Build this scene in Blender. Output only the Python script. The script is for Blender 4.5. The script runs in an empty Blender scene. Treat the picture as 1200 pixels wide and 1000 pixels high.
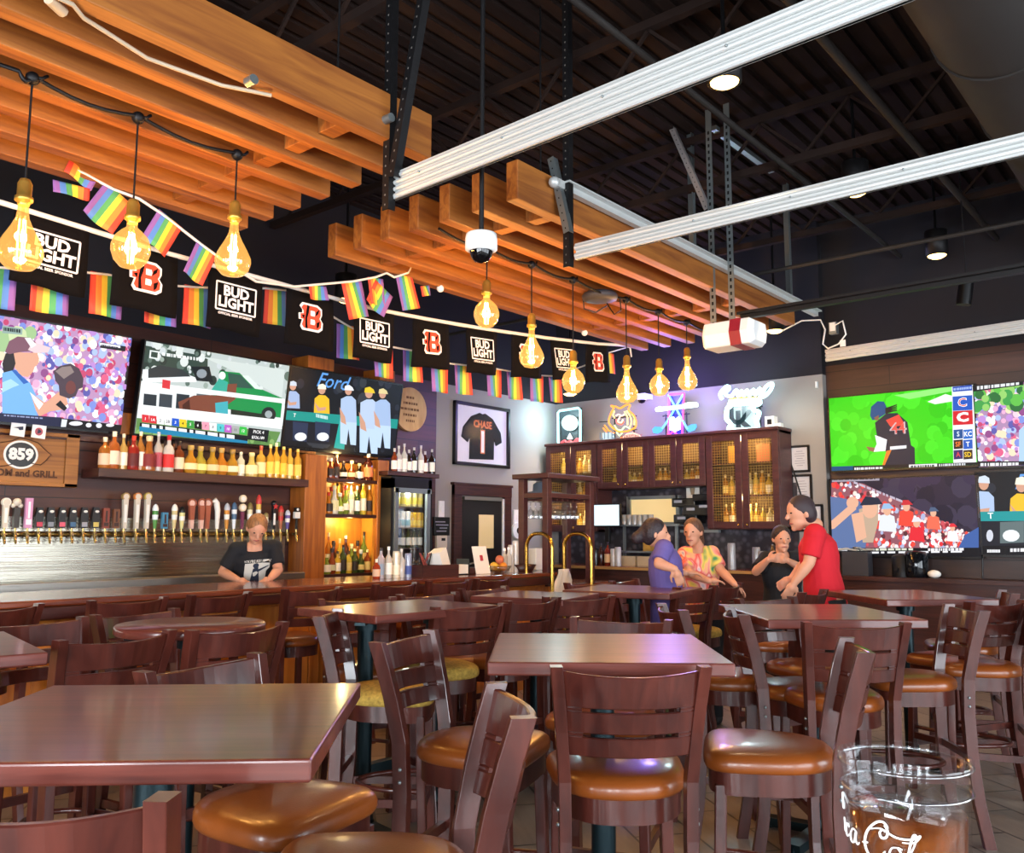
import bpy, math, random
from mathutils import Vector, Matrix
random.seed(7)
SC = bpy.context.scene
COL = SC.collection
PI = math.pi
R = math.radians

# ---------------------------------------------------------------- camera model (taken from the photograph's vanishing points)
FPX, PITCH, YAW, ROLL, CAMH = 1030.0, .12001, .69741, .00222, 1.45
FW = Vector((-math.sin(YAW)*math.cos(PITCH), math.cos(YAW)*math.cos(PITCH), math.sin(PITCH)))
RT = Vector((math.cos(YAW), math.sin(YAW), 0))
UP = RT.cross(FW)
RT, UP = RT*math.cos(ROLL)+UP*math.sin(ROLL), UP*math.cos(ROLL)-RT*math.sin(ROLL)
CAM = Vector((0, 0, CAMH))
def ray(x, y): return FW + RT*((x-600)/FPX) + UP*((500-y)/FPX)
def zp(x, y, z): d = ray(x, y); return CAM + d*((z-CAMH)/d.z)       # photo point on the plane z
def xp(x, y, X): d = ray(x, y); return CAM + d*(X/d.x)              # ... on the plane X
def yp(x, y, Y): d = ray(x, y); return CAM + d*(Y/d.y)              # ... on the plane Y
def dp(x, y, d): return CAM + ray(x, y)*d                           # ... at a distance
def pp(x, y, o, n): d = ray(x, y); return CAM + d*((o-CAM).dot(n)/d.dot(n))

# ---------------------------------------------------------------- materials
def lin(c):
    return tuple((v/12.92 if v <= .04045 else ((v+.055)/1.055)**2.4) for v in c)
def hexc(s):
    s = s.lstrip('#'); return lin(tuple(int(s[i:i+2], 16)/255 for i in (0, 2, 4)))
MATS = {}
def _new(name):
    m = bpy.data.materials.new(name); m.use_nodes = True
    nt = m.node_tree; b = nt.nodes['Principled BSDF']; return m, nt, b
def mat(name, col, rough=.5, metal=0, coat=0, emit=None, es=0, alpha=1, trans=0, ior=1.45, spec=.5, bump=0, bscale=60, var=0, vscale=(6, 6, 6)):
    if name in MATS: return MATS[name]
    m, nt, b = _new(name)
    c = hexc(col) if isinstance(col, str) else col
    b.inputs['Base Color'].default_value = (*c, 1)
    b.inputs['Roughness'].default_value = rough
    b.inputs['Metallic'].default_value = metal
    b.inputs['Coat Weight'].default_value = coat
    b.inputs['Coat Roughness'].default_value = .12
    b.inputs['Specular IOR Level'].default_value = spec
    b.inputs['Transmission Weight'].default_value = trans
    b.inputs['IOR'].default_value = ior
    b.inputs['Alpha'].default_value = alpha
    if emit is not None:
        b.inputs['Emission Color'].default_value = (*(hexc(emit) if isinstance(emit, str) else emit), 1)
        b.inputs['Emission Strength'].default_value = es
    tc = nt.nodes.new('ShaderNodeTexCoord')
    if var:
        mp = nt.nodes.new('ShaderNodeMapping'); mp.inputs['Scale'].default_value = vscale
        nz = nt.nodes.new('ShaderNodeTexNoise'); nz.inputs['Scale'].default_value = 1; nz.inputs['Detail'].default_value = 5
        rp = nt.nodes.new('ShaderNodeValToRGB')
        rp.color_ramp.elements[0].position = .3; rp.color_ramp.elements[1].position = .7
        rp.color_ramp.elements[0].color = (*[v*(1-var) for v in c], 1); rp.color_ramp.elements[1].color = (*[min(1, v*(1+var)) for v in c], 1)
        nt.links.new(tc.outputs['Object'], mp.inputs['Vector']); nt.links.new(mp.outputs[0], nz.inputs['Vector'])
        nt.links.new(nz.outputs['Fac'], rp.inputs['Fac']); nt.links.new(rp.outputs['Color'], b.inputs['Base Color'])
    if bump:
        n2 = nt.nodes.new('ShaderNodeTexNoise'); n2.inputs['Scale'].default_value = bscale; n2.inputs['Detail'].default_value = 4
        bp = nt.nodes.new('ShaderNodeBump'); bp.inputs['Strength'].default_value = bump; bp.inputs['Distance'].default_value = .01
        nt.links.new(tc.outputs['Object'], n2.inputs['Vector']); nt.links.new(n2.outputs['Fac'], bp.inputs['Height']); nt.links.new(bp.outputs['Normal'], b.inputs['Normal'])
    MATS[name] = m; return m
def wood(name, c0, c1, rough=.35, scale=(30, 1.5, 30), coat=0, bump=.08, spec=.5):
    """grain running along the axis with the small scale"""
    if name in MATS: return MATS[name]
    m, nt, b = _new(name)
    tc = nt.nodes.new('ShaderNodeTexCoord'); mp = nt.nodes.new('ShaderNodeMapping'); mp.inputs['Scale'].default_value = scale
    oi = nt.nodes.new('ShaderNodeObjectInfo'); ad = nt.nodes.new('ShaderNodeVectorMath'); ad.operation = 'ADD'
    ml = nt.nodes.new('ShaderNodeVectorMath'); ml.operation = 'SCALE'; ml.inputs['Scale'].default_value = 17
    cx = nt.nodes.new('ShaderNodeCombineXYZ')
    for k in range(3): nt.links.new(oi.outputs['Random'], cx.inputs[k])
    nt.links.new(cx.outputs[0], ml.inputs[0]); nt.links.new(tc.outputs['Object'], ad.inputs[0]); nt.links.new(ml.outputs[0], ad.inputs[1])
    nz = nt.nodes.new('ShaderNodeTexNoise'); nz.inputs['Scale'].default_value = 1; nz.inputs['Detail'].default_value = 6; nz.inputs['Distortion'].default_value = .8
    nt.links.new(ad.outputs[0], mp.inputs['Vector']); nt.links.new(mp.outputs[0], nz.inputs['Vector'])
    rp = nt.nodes.new('ShaderNodeValToRGB'); e = rp.color_ramp.elements
    e[0].position = .32; e[1].position = .68; e[0].color = (*hexc(c0), 1); e[1].color = (*hexc(c1), 1)
    nt.links.new(nz.outputs['Fac'], rp.inputs['Fac']); nt.links.new(rp.outputs['Color'], b.inputs['Base Color'])
    b.inputs['Roughness'].default_value = rough; b.inputs['Coat Weight'].default_value = coat; b.inputs['Coat Roughness'].default_value = .1
    b.inputs['Specular IOR Level'].default_value = spec
    bp = nt.nodes.new('ShaderNodeBump'); bp.inputs['Strength'].default_value = bump; bp.inputs['Distance'].default_value = .004
    nt.links.new(nz.outputs['Fac'], bp.inputs['Height']); nt.links.new(bp.outputs['Normal'], b.inputs['Normal'])
    MATS[name] = m; return m
def planks(name, c0, c1, gap, axis, pw=.14, pl=1.8, rough=.5, grain=1.0, mortar=.004, offset=.37, bump=.3, spec=.5, squash=False):
    """boards / tiles on a plane; axis: which object axes carry (along, across)"""
    m, nt, b = _new(name)
    tc = nt.nodes.new('ShaderNodeTexCoord'); sp = nt.nodes.new('ShaderNodeSeparateXYZ'); cb = nt.nodes.new('ShaderNodeCombineXYZ')
    nt.links.new(tc.outputs['Object'], sp.inputs[0])
    nt.links.new(sp.outputs[axis[0]], cb.inputs[0]); nt.links.new(sp.outputs[axis[1]], cb.inputs[1])
    rot = nt.nodes.new('ShaderNodeVectorRotate'); rot.rotation_type = 'Z_AXIS'; rot.inputs['Angle'].default_value = axis[2] if len(axis) > 2 else 0
    nt.links.new(cb.outputs[0], rot.inputs['Vector'])
    br = nt.nodes.new('ShaderNodeTexBrick'); br.offset = offset; br.inputs['Scale'].default_value = 1
    br.inputs['Brick Width'].default_value = pl; br.inputs['Row Height'].default_value = pw; br.inputs['Mortar Size'].default_value = mortar
    br.inputs['Color1'].default_value = (*hexc(c0), 1); br.inputs['Color2'].default_value = (*hexc(c1), 1); br.inputs['Mortar'].default_value = (*hexc(gap), 1)
    br.inputs['Mortar Smooth'].default_value = .1; br.inputs['Bias'].default_value = 0
    nt.links.new(rot.outputs[0], br.inputs['Vector'])
    mp = nt.nodes.new('ShaderNodeMapping'); mp.inputs['Scale'].default_value = (2.2, 26, 1)
    nz = nt.nodes.new('ShaderNodeTexNoise'); nz.inputs['Scale'].default_value = 1; nz.inputs['Detail'].default_value = 5
    nt.links.new(rot.outputs[0], mp.inputs['Vector']); nt.links.new(mp.outputs[0], nz.inputs['Vector'])
    rp = nt.nodes.new('ShaderNodeValToRGB'); e = rp.color_ramp.elements
    e[0].position = .3; e[1].position = .7; e[0].color = (1-.45*grain,)*3+(1,); e[1].color = (1+.25*grain,)*3+(1,)
    nt.links.new(nz.outputs['Fac'], rp.inputs['Fac'])
    mx = nt.nodes.new('ShaderNodeMix'); mx.data_type = 'RGBA'; mx.blend_type = 'MULTIPLY'; mx.inputs['Factor'].default_value = 1
    nt.links.new(br.outputs['Color'], mx.inputs['A']); nt.links.new(rp.outputs['Color'], mx.inputs['B'])
    nt.links.new(mx.outputs['Result'], b.inputs['Base Color'])
    b.inputs['Roughness'].default_value = rough; b.inputs['Specular IOR Level'].default_value = spec
    bp = nt.nodes.new('ShaderNodeBump'); bp.inputs['Strength'].default_value = bump; bp.inputs['Distance'].default_value = .006; bp.invert = True
    nt.links.new(br.outputs['Fac'], bp.inputs['Height']); nt.links.new(bp.outputs['Normal'], b.inputs['Normal'])
    MATS[name] = m; return m
def glass(name, tint=(1, 1, 1), gloss=.12, rough=.02, edge=.6):
    """thin clear glass / plastic: transparent with a fresnel reflection"""
    if name in MATS: return MATS[name]
    m = bpy.data.materials.new(name); m.use_nodes = True; nt = m.node_tree; nt.nodes.clear()
    o = nt.nodes.new('ShaderNodeOutputMaterial'); t = nt.nodes.new('ShaderNodeBsdfTransparent'); g = nt.nodes.new('ShaderNodeBsdfGlossy')
    t.inputs[0].default_value = (*tint, 1); g.inputs['Roughness'].default_value = rough
    lw = nt.nodes.new('ShaderNodeLayerWeight'); lw.inputs['Blend'].default_value = .35
    mr = nt.nodes.new('ShaderNodeMapRange'); mr.inputs['To Min'].default_value = gloss*.35; mr.inputs['To Max'].default_value = edge
    mx = nt.nodes.new('ShaderNodeMixShader')
    nt.links.new(lw.outputs['Facing'], mr.inputs['Value']); nt.links.new(mr.outputs[0], mx.inputs[0])
    nt.links.new(t.outputs[0], mx.inputs[1]); nt.links.new(g.outputs[0], mx.inputs[2]); nt.links.new(mx.outputs[0], o.inputs[0])
    MATS[name] = m; return m
def attr_mat(name, emit=0, rough=.7):
    """colour comes from the mesh's own 'Col' layer: printed cloth, printed paper or a lit screen"""
    if name in MATS: return MATS[name]
    m, nt, b = _new(name)
    a = nt.nodes.new('ShaderNodeAttribute'); a.attribute_name = 'Col'
    if emit:
        b.inputs['Base Color'].default_value = (.008, .008, .008, 1); b.inputs['Roughness'].default_value = .3; b.inputs['Specular IOR Level'].default_value = .12
        nt.links.new(a.outputs['Color'], b.inputs['Emission Color']); b.inputs['Emission Strength'].default_value = emit
    else:
        nt.links.new(a.outputs['Color'], b.inputs['Base Color']); b.inputs['Roughness'].default_value = rough
    MATS[name] = m; return m
def lamp_mat(name, col, s): return mat(name, '#000000', emit=col, es=s)

# ---------------------------------------------------------------- mesh builder
class MB:
    def __init__(self): self.v = []; self.f = []; self.mi = []; self.fc = []; self.sm = []
    def add(self, vs, fs, mi=0, col=None, smooth=False, M=None):
        n = len(self.v)
        self.v += [tuple(M @ Vector(p)) if M else tuple(p) for p in vs]
        for q in fs:
            self.f.append(tuple(i+n for i in q)); self.mi.append(mi); self.fc.append(col); self.sm.append(smooth)
        return self
    def box(self, c, s, mi=0, rz=0, col=None, M=None):
        x, y, z = s[0]/2, s[1]/2, s[2]/2
        T = Matrix.Translation(c) @ Matrix.Rotation(rz, 4, 'Z')
        if M: T = M @ T
        vs = [(-x, -y, -z), (x, -y, -z), (x, y, -z), (-x, y, -z), (-x, -y, z), (x, -y, z), (x, y, z), (-x, y, z)]
        return self.add(vs, [(0, 3, 2, 1), (4, 5, 6, 7), (0, 1, 5, 4), (1, 2, 6, 5), (2, 3, 7, 6), (3, 0, 4, 7)], mi, col, False, T)
    def bb(self, a, b, mi=0, col=None):
        return self.box([(a[i]+b[i])/2 for i in range(3)], [abs(a[i]-b[i]) for i in range(3)], mi, 0, col)
    def loft(self, rings, mi=0, caps=True, smooth=True, col=None, closed=True):
        n = len(rings[0]); vs = [p for r in rings for p in r]; fs = []
        for k in range(len(rings)-1):
            for i in range(n if closed else n-1):
                j = (i+1) % n; fs.append((k*n+i, k*n+j, (k+1)*n+j, (k+1)*n+i))
        self.add(vs, fs, mi, col, smooth)
        if caps and closed:
            self.add(rings[0], [tuple(range(n))[::-1]], mi, col, False); self.add(rings[-1], [tuple(range(n))], mi, col, False)
        return self
    def tube(self, pts, r, n=8, mi=0, caps=True, col=None, flat=None):
        P = [Vector(p) for p in pts]; rings = []
        rs = r if isinstance(r, (list, tuple)) else [r]*len(P)
        up = None
        for i, p in enumerate(P):
            t = (P[min(i+1, len(P)-1)]-P[max(i-1, 0)])
            t = t.normalized() if t.length > 1e-9 else Vector((0, 0, 1))
            if up is None:
                up = Vector((0, 0, 1)) if abs(t.z) < .9 else Vector((1, 0, 0))
            a = t.cross(up)
            if a.length < 1e-4: a = t.cross(Vector((0, 1, .3)))
            a.normalize(); b = a.cross(t).normalized(); up = b
            rings.append([tuple(p+(a*math.cos(2*PI*k/n)+b*math.sin(2*PI*k/n))*rs[i]) for k in range(n)])
        return self.loft(rings, mi, caps, True, col)
    def cyl(self, a, b, r, n=16, mi=0, r2=None, col=None): return self.tube([a, b], [r, r if r2 is None else r2], n, mi, True, col)
    def lathe(self, prof, c=(0, 0, 0), n=20, mi=0, caps=True, col=None, M=None, smooth=True):
        rings = []
        for r, z in prof:
            rg = [Vector((c[0]+r*math.cos(2*PI*k/n), c[1]+r*math.sin(2*PI*k/n), c[2]+z)) for k in range(n)]
            rings.append([tuple(M @ p) if M else tuple(p) for p in rg])
        return self.loft(rings, mi, caps, smooth, col)
    def bar(self, a, b, w, h, mi=0, up=(0, 0, 1), col=None):
        """rectangular bar between two points, w across, h along 'up'"""
        a = Vector(a); b = Vector(b); t = (b-a).normalized(); s = t.cross(Vector(up))
        if s.length < 1e-4: s = t.cross(Vector((1, 0, 0)))
        s.normalize(); u = s.cross(t)
        rg = lambda p: [tuple(p+s*x*w/2+u*y*h/2) for x, y in ((-1, -1), (1, -1), (1, 1), (-1, 1))]
        return self.loft([rg(a), rg(b)], mi, True, False, col)
    def prism(self, poly, d, mi=0, col=None, mf=None, smooth=False):
        """polygon of 3-D points pushed along the vector d"""
        n = len(poly); P = [Vector(p) for p in poly]; Q = [p+Vector(d) for p in P]
        self.add([tuple(p) for p in P+Q], [tuple(range(n))[::-1], tuple(range(n, 2*n))]+[(i, (i+1) % n, n+(i+1) % n, n+i) for i in range(n)], mi, col, smooth)
        return self
    def poly(self, pts, mi=0, col=None): return self.add(pts, [tuple(range(len(pts)))], mi, col)
    def ball(self, c, r, mi=0, n=12, m=8, col=None, sc=(1, 1, 1), M=None):
        vs = [(0, 0, -1)]; fs = []
        for j in range(1, m):
            a = -PI/2+PI*j/m
            vs += [(math.cos(a)*math.cos(2*PI*i/n), math.cos(a)*math.sin(2*PI*i/n), math.sin(a)) for i in range(n)]
        vs.append((0, 0, 1)); L = len(vs)-1
        for i in range(n):
            fs.append((0, 1+(i+1) % n, 1+i)); fs.append((L, L-n+i, L-n+(i+1) % n))
            for j in range(m-2): fs.append((1+j*n+i, 1+j*n+(i+1) % n, 1+(j+1)*n+(i+1) % n, 1+(j+1)*n+i))
        T = Matrix.Translation(c) @ (M if M else Matrix()) @ Matrix.Diagonal((r*sc[0], r*sc[1], r*sc[2], 1))
        return self.add(vs, fs, mi, col, True, T)
    def build(self, name, mats, parent=None, bevel=0, seg=2, loc=None, rz=0, autosmooth=False):
        me = bpy.data.meshes.new(name); me.from_pydata(self.v, [], self.f)
        for m in (mats if isinstance(mats, (list, tuple)) else [mats]): me.materials.append(m)
        me.polygons.foreach_set('material_index', self.mi)
        me.polygons.foreach_set('use_smooth', self.sm)
        if any(c is not None for c in self.fc):
            at = me.color_attributes.new('Col', 'FLOAT_COLOR', 'CORNER'); d = []
            for q, c in zip(self.f, self.fc): d += list((*(c or (0, 0, 0)), 1))*len(q)
            at.data.foreach_set('color', d)
        me.update()
        o = bpy.data.objects.new(name, me); COL.objects.link(o)
        if parent: o.parent = parent
        if loc is not None: o.location = loc
        o.rotation_euler.z = rz
        if bevel:
            bv = o.modifiers.new('bevel', 'BEVEL'); bv.width = bevel; bv.segments = seg; bv.limit_method = 'ANGLE'; bv.angle_limit = R(40)
        return o
def tag(o, label=None, cat=None, group=None, kind=None):
    if label: o['label'] = label
    if cat: o['category'] = cat
    if group: o['group'] = group
    if kind: o['kind'] = kind
    return o
def thing(name, label, cat, loc=(0, 0, 0), rz=0, group=None):
    o = bpy.data.objects.new(name, None); COL.objects.link(o); o.empty_display_size = .1
    o.location = loc; o.rotation_euler.z = rz
    return tag(o, label, cat, group)
def struct(name, mb, m, **k): return tag(mb.build(name, m, **k), kind='structure')
KIDS = {}
def copy_tree(o, parent=None):
    c = o.copy(); COL.objects.link(c)
    if parent: c.parent = parent
    for ch in o.children: copy_tree(ch, c)
    return c
_font = {}
def text_geo(s, size, bold=0, shear=0, align='CENTER'):
    """outline text as flat (vertices, faces), centred on the origin, reading along +x, up +y"""
    key = (s, size, bold, shear, align)
    if key in _font: return _font[key]
    cu = bpy.data.curves.new('t', 'FONT'); cu.body = s; cu.size = size; cu.offset = bold; cu.shear = shear
    cu.align_x = align; cu.align_y = 'CENTER'; cu.resolution_u = 2; cu.fill_mode = 'FRONT'
    ob = bpy.data.objects.new('t', cu); COL.objects.link(ob)
    dg = bpy.context.evaluated_depsgraph_get(); me = bpy.data.meshes.new_from_object(ob.evaluated_get(dg))
    vs = [tuple(v.co) for v in me.vertices]; fs = [tuple(p.vertices) for p in me.polygons]
    bpy.data.objects.remove(ob); bpy.data.curves.remove(cu); bpy.data.meshes.remove(me)
    _font[key] = (vs, fs); return vs, fs
def text_on(mb, s, o, u, v, size, mi=0, col=None, bold=0, shear=0, sx=1, align='CENTER', off=0):
    """text in the plane through o spanned by u (reading direction) and v (up), lifted by 'off' along u x v"""
    vs, fs = text_geo(s, size, bold, shear, align)
    u = Vector(u).normalized(); v = Vector(v).normalized(); n = u.cross(v)
    o = Vector(o)
    mb.add([tuple(o+u*x*sx+v*y+n*off) for x, y, _ in vs], fs, mi, col)
ORD = ['first', 'second', 'third', 'fourth', 'fifth', 'sixth', 'seventh', 'eighth', 'ninth', 'tenth', 'eleventh', 'twelfth', 'thirteenth', 'fourteenth', 'fifteenth', 'sixteenth', 'seventeenth', 'eighteenth', 'nineteenth', 'twentieth', 'twenty-first', 'twenty-second', 'twenty-third', 'twenty-fourth', 'twenty-fifth', 'twenty-sixth', 'twenty-seventh', 'twenty-eighth', 'twenty-ninth', 'thirtieth', 'thirty-first', 'thirty-second', 'thirty-third', 'thirty-fourth', 'thirty-fifth', 'thirty-sixth', 'thirty-seventh']
# ================================================================ setting
XA, YB, YC, ZC, XR, YF = -7.1, 9.4, 9.5, 4.9, 4.6, -4.0
XG = -3.47                       # corner where the grey wall ends
WTOP = 3.17
m_floor = planks('floor_tile', '#8d7d6e', '#7a6d62', '#332b26', (0, 1, R(38)), .3, .6, .36, .35, .006, .5, .25)
m_plankA = planks('wall_plank', '#4a2219', '#3c1c16', '#120806', (1, 2), .19, 2.6, .45, .6, .004, .37, .3)
m_plankC = planks('wall_plank_right', '#3f241e', '#33201b', '#140c0a', (0, 2), .2, 2.8, .4, .6, .004, .37, .3)
m_grey = mat('grey_paint', '#8d8985', .75, bump=.03, bscale=120)
m_black = mat('black_paint', '#17141a', .8)
m_deck = mat('black_deck', '#2a201d', .95, spec=.1)
m_trimdk = wood('dark_trim_wood', '#2b100d', '#46201a', .4, (3, 3, 40))
m_post = wood('oak_post', '#82440f', '#a9621f', .45, (24, 24, 1.6))
m_slat = wood('orange_slat', '#733b0e', '#a06122', .6, (30, 1.3, 16))
m_alu = mat('aluminium', '#c9cdcc', .42, .35, bump=.02, bscale=40)
m_galv = mat('galvanised', '#8f989a', .4, .8)
m_steel = mat('steel', '#a8a49c', .28, .95)
m_blkmet = mat('black_metal', '#151416', .5, .4)
m_dkpaint = mat('dark_duct_paint', '#25211f', .7, bump=.03, bscale=30)
m_wht = mat('white_plastic', '#e6e6e4', .4)
m_blkpl = mat('black_plastic', '#0b0b0d', .3)
m_brass = mat('brass', '#b48a3c', .22, 1)
m_paper = mat('paper_white', '#e9e6df', .8)
m_dark = mat('dark_void', '#050506', .9)
m_glass = glass('clear_glass')
m_glow = lamp_mat('warm_lamp', '#ffcb7a', 7)

b = MB(); b.bb((XA-.2, YF, -.1), (XR+.2, YC+.4, 0)); struct('floor', b, m_floor)
b = MB()
for k in range(int((XR-XA)/.15)):
    x = XA+k*.15; b.bb((x, YF, ZC), (x+.09, YC+.4, ZC+.05)); b.bb((x+.09, YF, ZC+.04), (x+.15, YC+.4, ZC+.09))
struct('ceiling', b, m_deck)
b = MB(); b.bb((XA-.15, YF, 0), (XA, 7.12, WTOP)); struct('wall_left', b, m_plankA)
b = MB(); b.bb((XA-.15, 7.12, 0), (XA, YB, WTOP)); struct('wall_left_grey', b, m_grey)
b = MB(); b.bb((XA-.15, YF, WTOP), (XA+.005, YB, ZC)); struct('wall_left_upper', b, m_black)
b = MB(); b.bb((XA-.15, YB, 0), (XG, YB+.15, WTOP)); struct('wall_back', b, m_grey)
b = MB(); b.bb((XA-.15, YB, WTOP), (XG, YB+.15, ZC)); struct('wall_back_upper', b, m_black)
b = MB(); b.bb((XG, YC, 0), (XR, YC+.15, 3.27)); struct('wall_right', b, m_plankC)
b = MB(); b.bb((XG, YC, 3.27), (XR, YC+.15, ZC)); struct('wall_right_upper', b, m_black)
# the garage-door side: tall glazed openings
b = MB()
b.bb((XR, YF, 3.0), (XR+.15, YC, ZC)); b.bb((XR, YF, 0), (XR+.15, YC, .12))
for y0, y1 in ((YF, -3.4), (-.15, .25), (3.65, 4.05), (7.6, YC)): b.bb((XR, y0, .12), (XR+.15, y1, 3.0))
struct('wall_east', b, m_black)
b = MB(); b.bb((XA-.15, YF-.15, 0), (-3.2, YF, ZC)); b.bb((3.9, YF-.15, 0), (XR+.15, YF, ZC)); b.bb((-3.2, YF-.15, 2.9), (3.9, YF, ZC)); b.bb((-3.2, YF-.15, 0), (3.9, YF, .5))
struct('wall_front', b, m_black)
n = 1
for y0, y1 in ((-3.4, -.15), (.25, 3.65), (4.05, 7.6)):
    w = MB(); g = MB(); k = 4
    for i in range(k+1): w.box((XR+.07, y0+(y1-y0)*i/k, 1.56), (.06, .07, 2.88))
    for z in (.15, .85, 1.55, 2.25, 2.95): w.box((XR+.07, (y0+y1)/2, z), (.06, y1-y0, .07))
    g.bb((XR+.075, y0, .12), (XR+.08, y1, 3.0))
    f = struct('window_%d' % n, w, m_blkmet); tag(g.build('pane', m_glass, f)); n += 1
w = MB(); g = MB()
for i in range(6): w.box((-3.2+7.1*i/5, YF-.07, 1.7), (.08, .07, 2.4))
for z in (.5, 2.9): w.box((.35, YF-.07, z), (7.1, .07, .08))
g.bb((-3.2, YF-.075, .5), (3.9, YF-.07, 2.9))
f = struct('window_4', w, m_blkmet); g.build('pane', m_glass, f)
# ---- door in the grey wall, with its trim
y0, y1 = xp(529, 600, XA).y, xp(596, 600, XA).y
b = MB()
for a in (y0, y1-.13): b.bb((XA-.01, a, 0), (XA+.05, a+.13, 2.0))
b.bb((XA-.01, y0, 1.88), (XA+.055, y1, 2.02))
b.bb((XA-.01, y0-.02, 2.0), (XA+.06, y1+.02, 2.03))
struct('trim_1', b, m_trimdk, bevel=.004)
b = MB(); b.bb((XA, y0+.13, .01), (XA+.03, y1-.13, 1.87))
d = struct('door_1', b, mat('door_black', '#15100f', .35))
w = MB(); wa = xp(561, 610, XA+.03); wb = xp(578, 648, XA+.03)
w.bb((XA+.028, wa.y, 1.26), (XA+.036, wb.y, 1.66)); w.build('door_window', mat('door_window_glass', '#b59c72', .15, es=.35, emit='#d9b97e'), d)
w = MB(); w.bb((XA+.03, y1-.165, .02), (XA+.045, y1-.133, 1.86)); w.build('edge_strip', mat('white_strip', '#cfcac2', .5), d)
w = MB(); w.bb((XA+.03, y0+.15, 1.83), (XA+.07, y1-.2, 1.868)); w.build('door_closer', m_steel, d)
# ---- oak posts standing on the back bar
for k, (u0, u1) in enumerate(((358, 383), (443, 456))):
    ya, yb = xp(u0, 560, -6.86).y, xp(u1, 560, -6.86).y
    b = MB(); b.bb((XA+.005, ya, 2.19), (-7.04, yb, 3.02)); struct('trim_%d' % (k+5), b, m_post, bevel=.004)
    b = MB(); b.bb((XA+.005, ya-.03, 3.02), (-6.83, yb+.03, 3.14)); struct('trim_%d' % (k+7), b, m_post, bevel=.006)
    b = MB(); b.bb((XA+.005, ya, .0), (-6.86, yb, 2.19))
    tag(b.build('timber_column_%d' % (k+1), m_post, bevel=.006), kind='structure')
b = MB(); b.bb((XA+.002, 1.2, 2.24), (-7.02, 5.0, 2.42)); struct('trim_2', b, m_post, bevel=.006)
b = MB(); b.bb((XA+.0, 1.2, 2.16), (XA+.06, 6.2, 2.22)); struct('trim_3', b, m_trimdk, bevel=.004)

# ================================================================ ceiling: joists, duct, conduits
for k in range(7):
    y = -2.2+k*1.75; b = MB()
    b.bb((XA+.05, y-.03, 4.78), (XR-.05, y+.03, 4.84)); b.bb((XA+.05, y-.03, 4.36), (XR-.05, y+.03, 4.42))
    x = XA+.3; s = 1
    while x < XR-.6:
        b.bar((x, y, 4.42 if s > 0 else 4.78), (x+.36, y, 4.78 if s > 0 else 4.42), .022, .022); x += .36; s = -s
    tag(b.build('roof_joist', m_deck), 'black open-web roof joist under the deck, %s from the glass front' % ORD[k], 'joist', 'open-web roof joists')
b = MB(); b.tube([(-.82, YF+.1, 4.22), (-.82, YC-.1, 4.22)], .36, 28)
for k in range(11): b.tube([(-.82, -3+k*1.15, 4.22), (-.82, -2.96+k*1.15, 4.22)], .372, 28)
tag(b.build('air_duct', m_dkpaint), 'wide round dark air duct running under the deck above the glazed doors', 'duct')
b = MB(); b.cyl((-2.62, YF+.2, 4.33), (-2.62, YC-.05, 4.33), .022, 8)
tag(b.build('conduit_pipe', m_dkpaint), 'thin dark conduit pipe running from above the bar rail towards the screens', 'pipe', 'ceiling conduits')
b = MB(); b.cyl((-1.72, YF+.2, 4.33), (-1.72, YC-.05, 4.33), .03, 8)
tag(b.build('conduit_pipe', m_dkpaint), 'dark sprinkler pipe running alongside the wide duct', 'pipe', 'ceiling conduits')
b = MB(); b.cyl((XA+.1, 7.1, 3.7), (XR-.1, 7.1, 3.7), .018, 8)
tag(b.build('conduit_pipe', m_dkpaint), 'thin dark pipe crossing the ceiling near the screens', 'pipe', 'ceiling conduits')

# ---- two groups of timber slats, every slat a thing, tied by cross members
def slat_row(name, x0, y0, y1s, grp, where, cross):
    for k in range(7):
        b = MB(); x = x0+.279*k; y1 = y1s[k] if isinstance(y1s, (list, tuple)) else y1s
        b.bb((x-.045, y0, 3.4), (x+.045, y1, 3.64))
        tag(b.build('timber_slat', m_slat, bevel=.006), 'long orange timber ceiling slat %s, %s from the bar wall' % (where, ORD[k]), 'slat', grp)
    for j, y in enumerate(cross):
        b = MB()
        for k in range(6): b.bb((x0+.279*k+.045, y-.045, 3.43), (x0+.279*(k+1)-.045, y+.045, 3.56))
        cb = b.build('cross_batten', m_slat, bevel=.004)
        for dx in (.14, 1.53): b = MB(); b.cyl((x0+dx, y, 3.55), (x0+dx, y, ZC), .006, 6); b.build('hanging_rod', m_blkmet, cb)
        tag(cb, 'orange timber cross batten between the slats %s, %s along it' % (where, ORD[j]), 'batten', grp+' battens')
slat_row('a', -4.88, -1.2, [3.11]*7, 'timber slats over the taps end of the bar', 'over the taps', (2.63, .9))
slat_row('b', -4.88, 3.82, [8.05, 8.05, 8.05, 8.02, 8.0, 7.97, 7.92], 'timber slats over the far end of the bar', 'over the far bar end', (4.28, 7.0))

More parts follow.
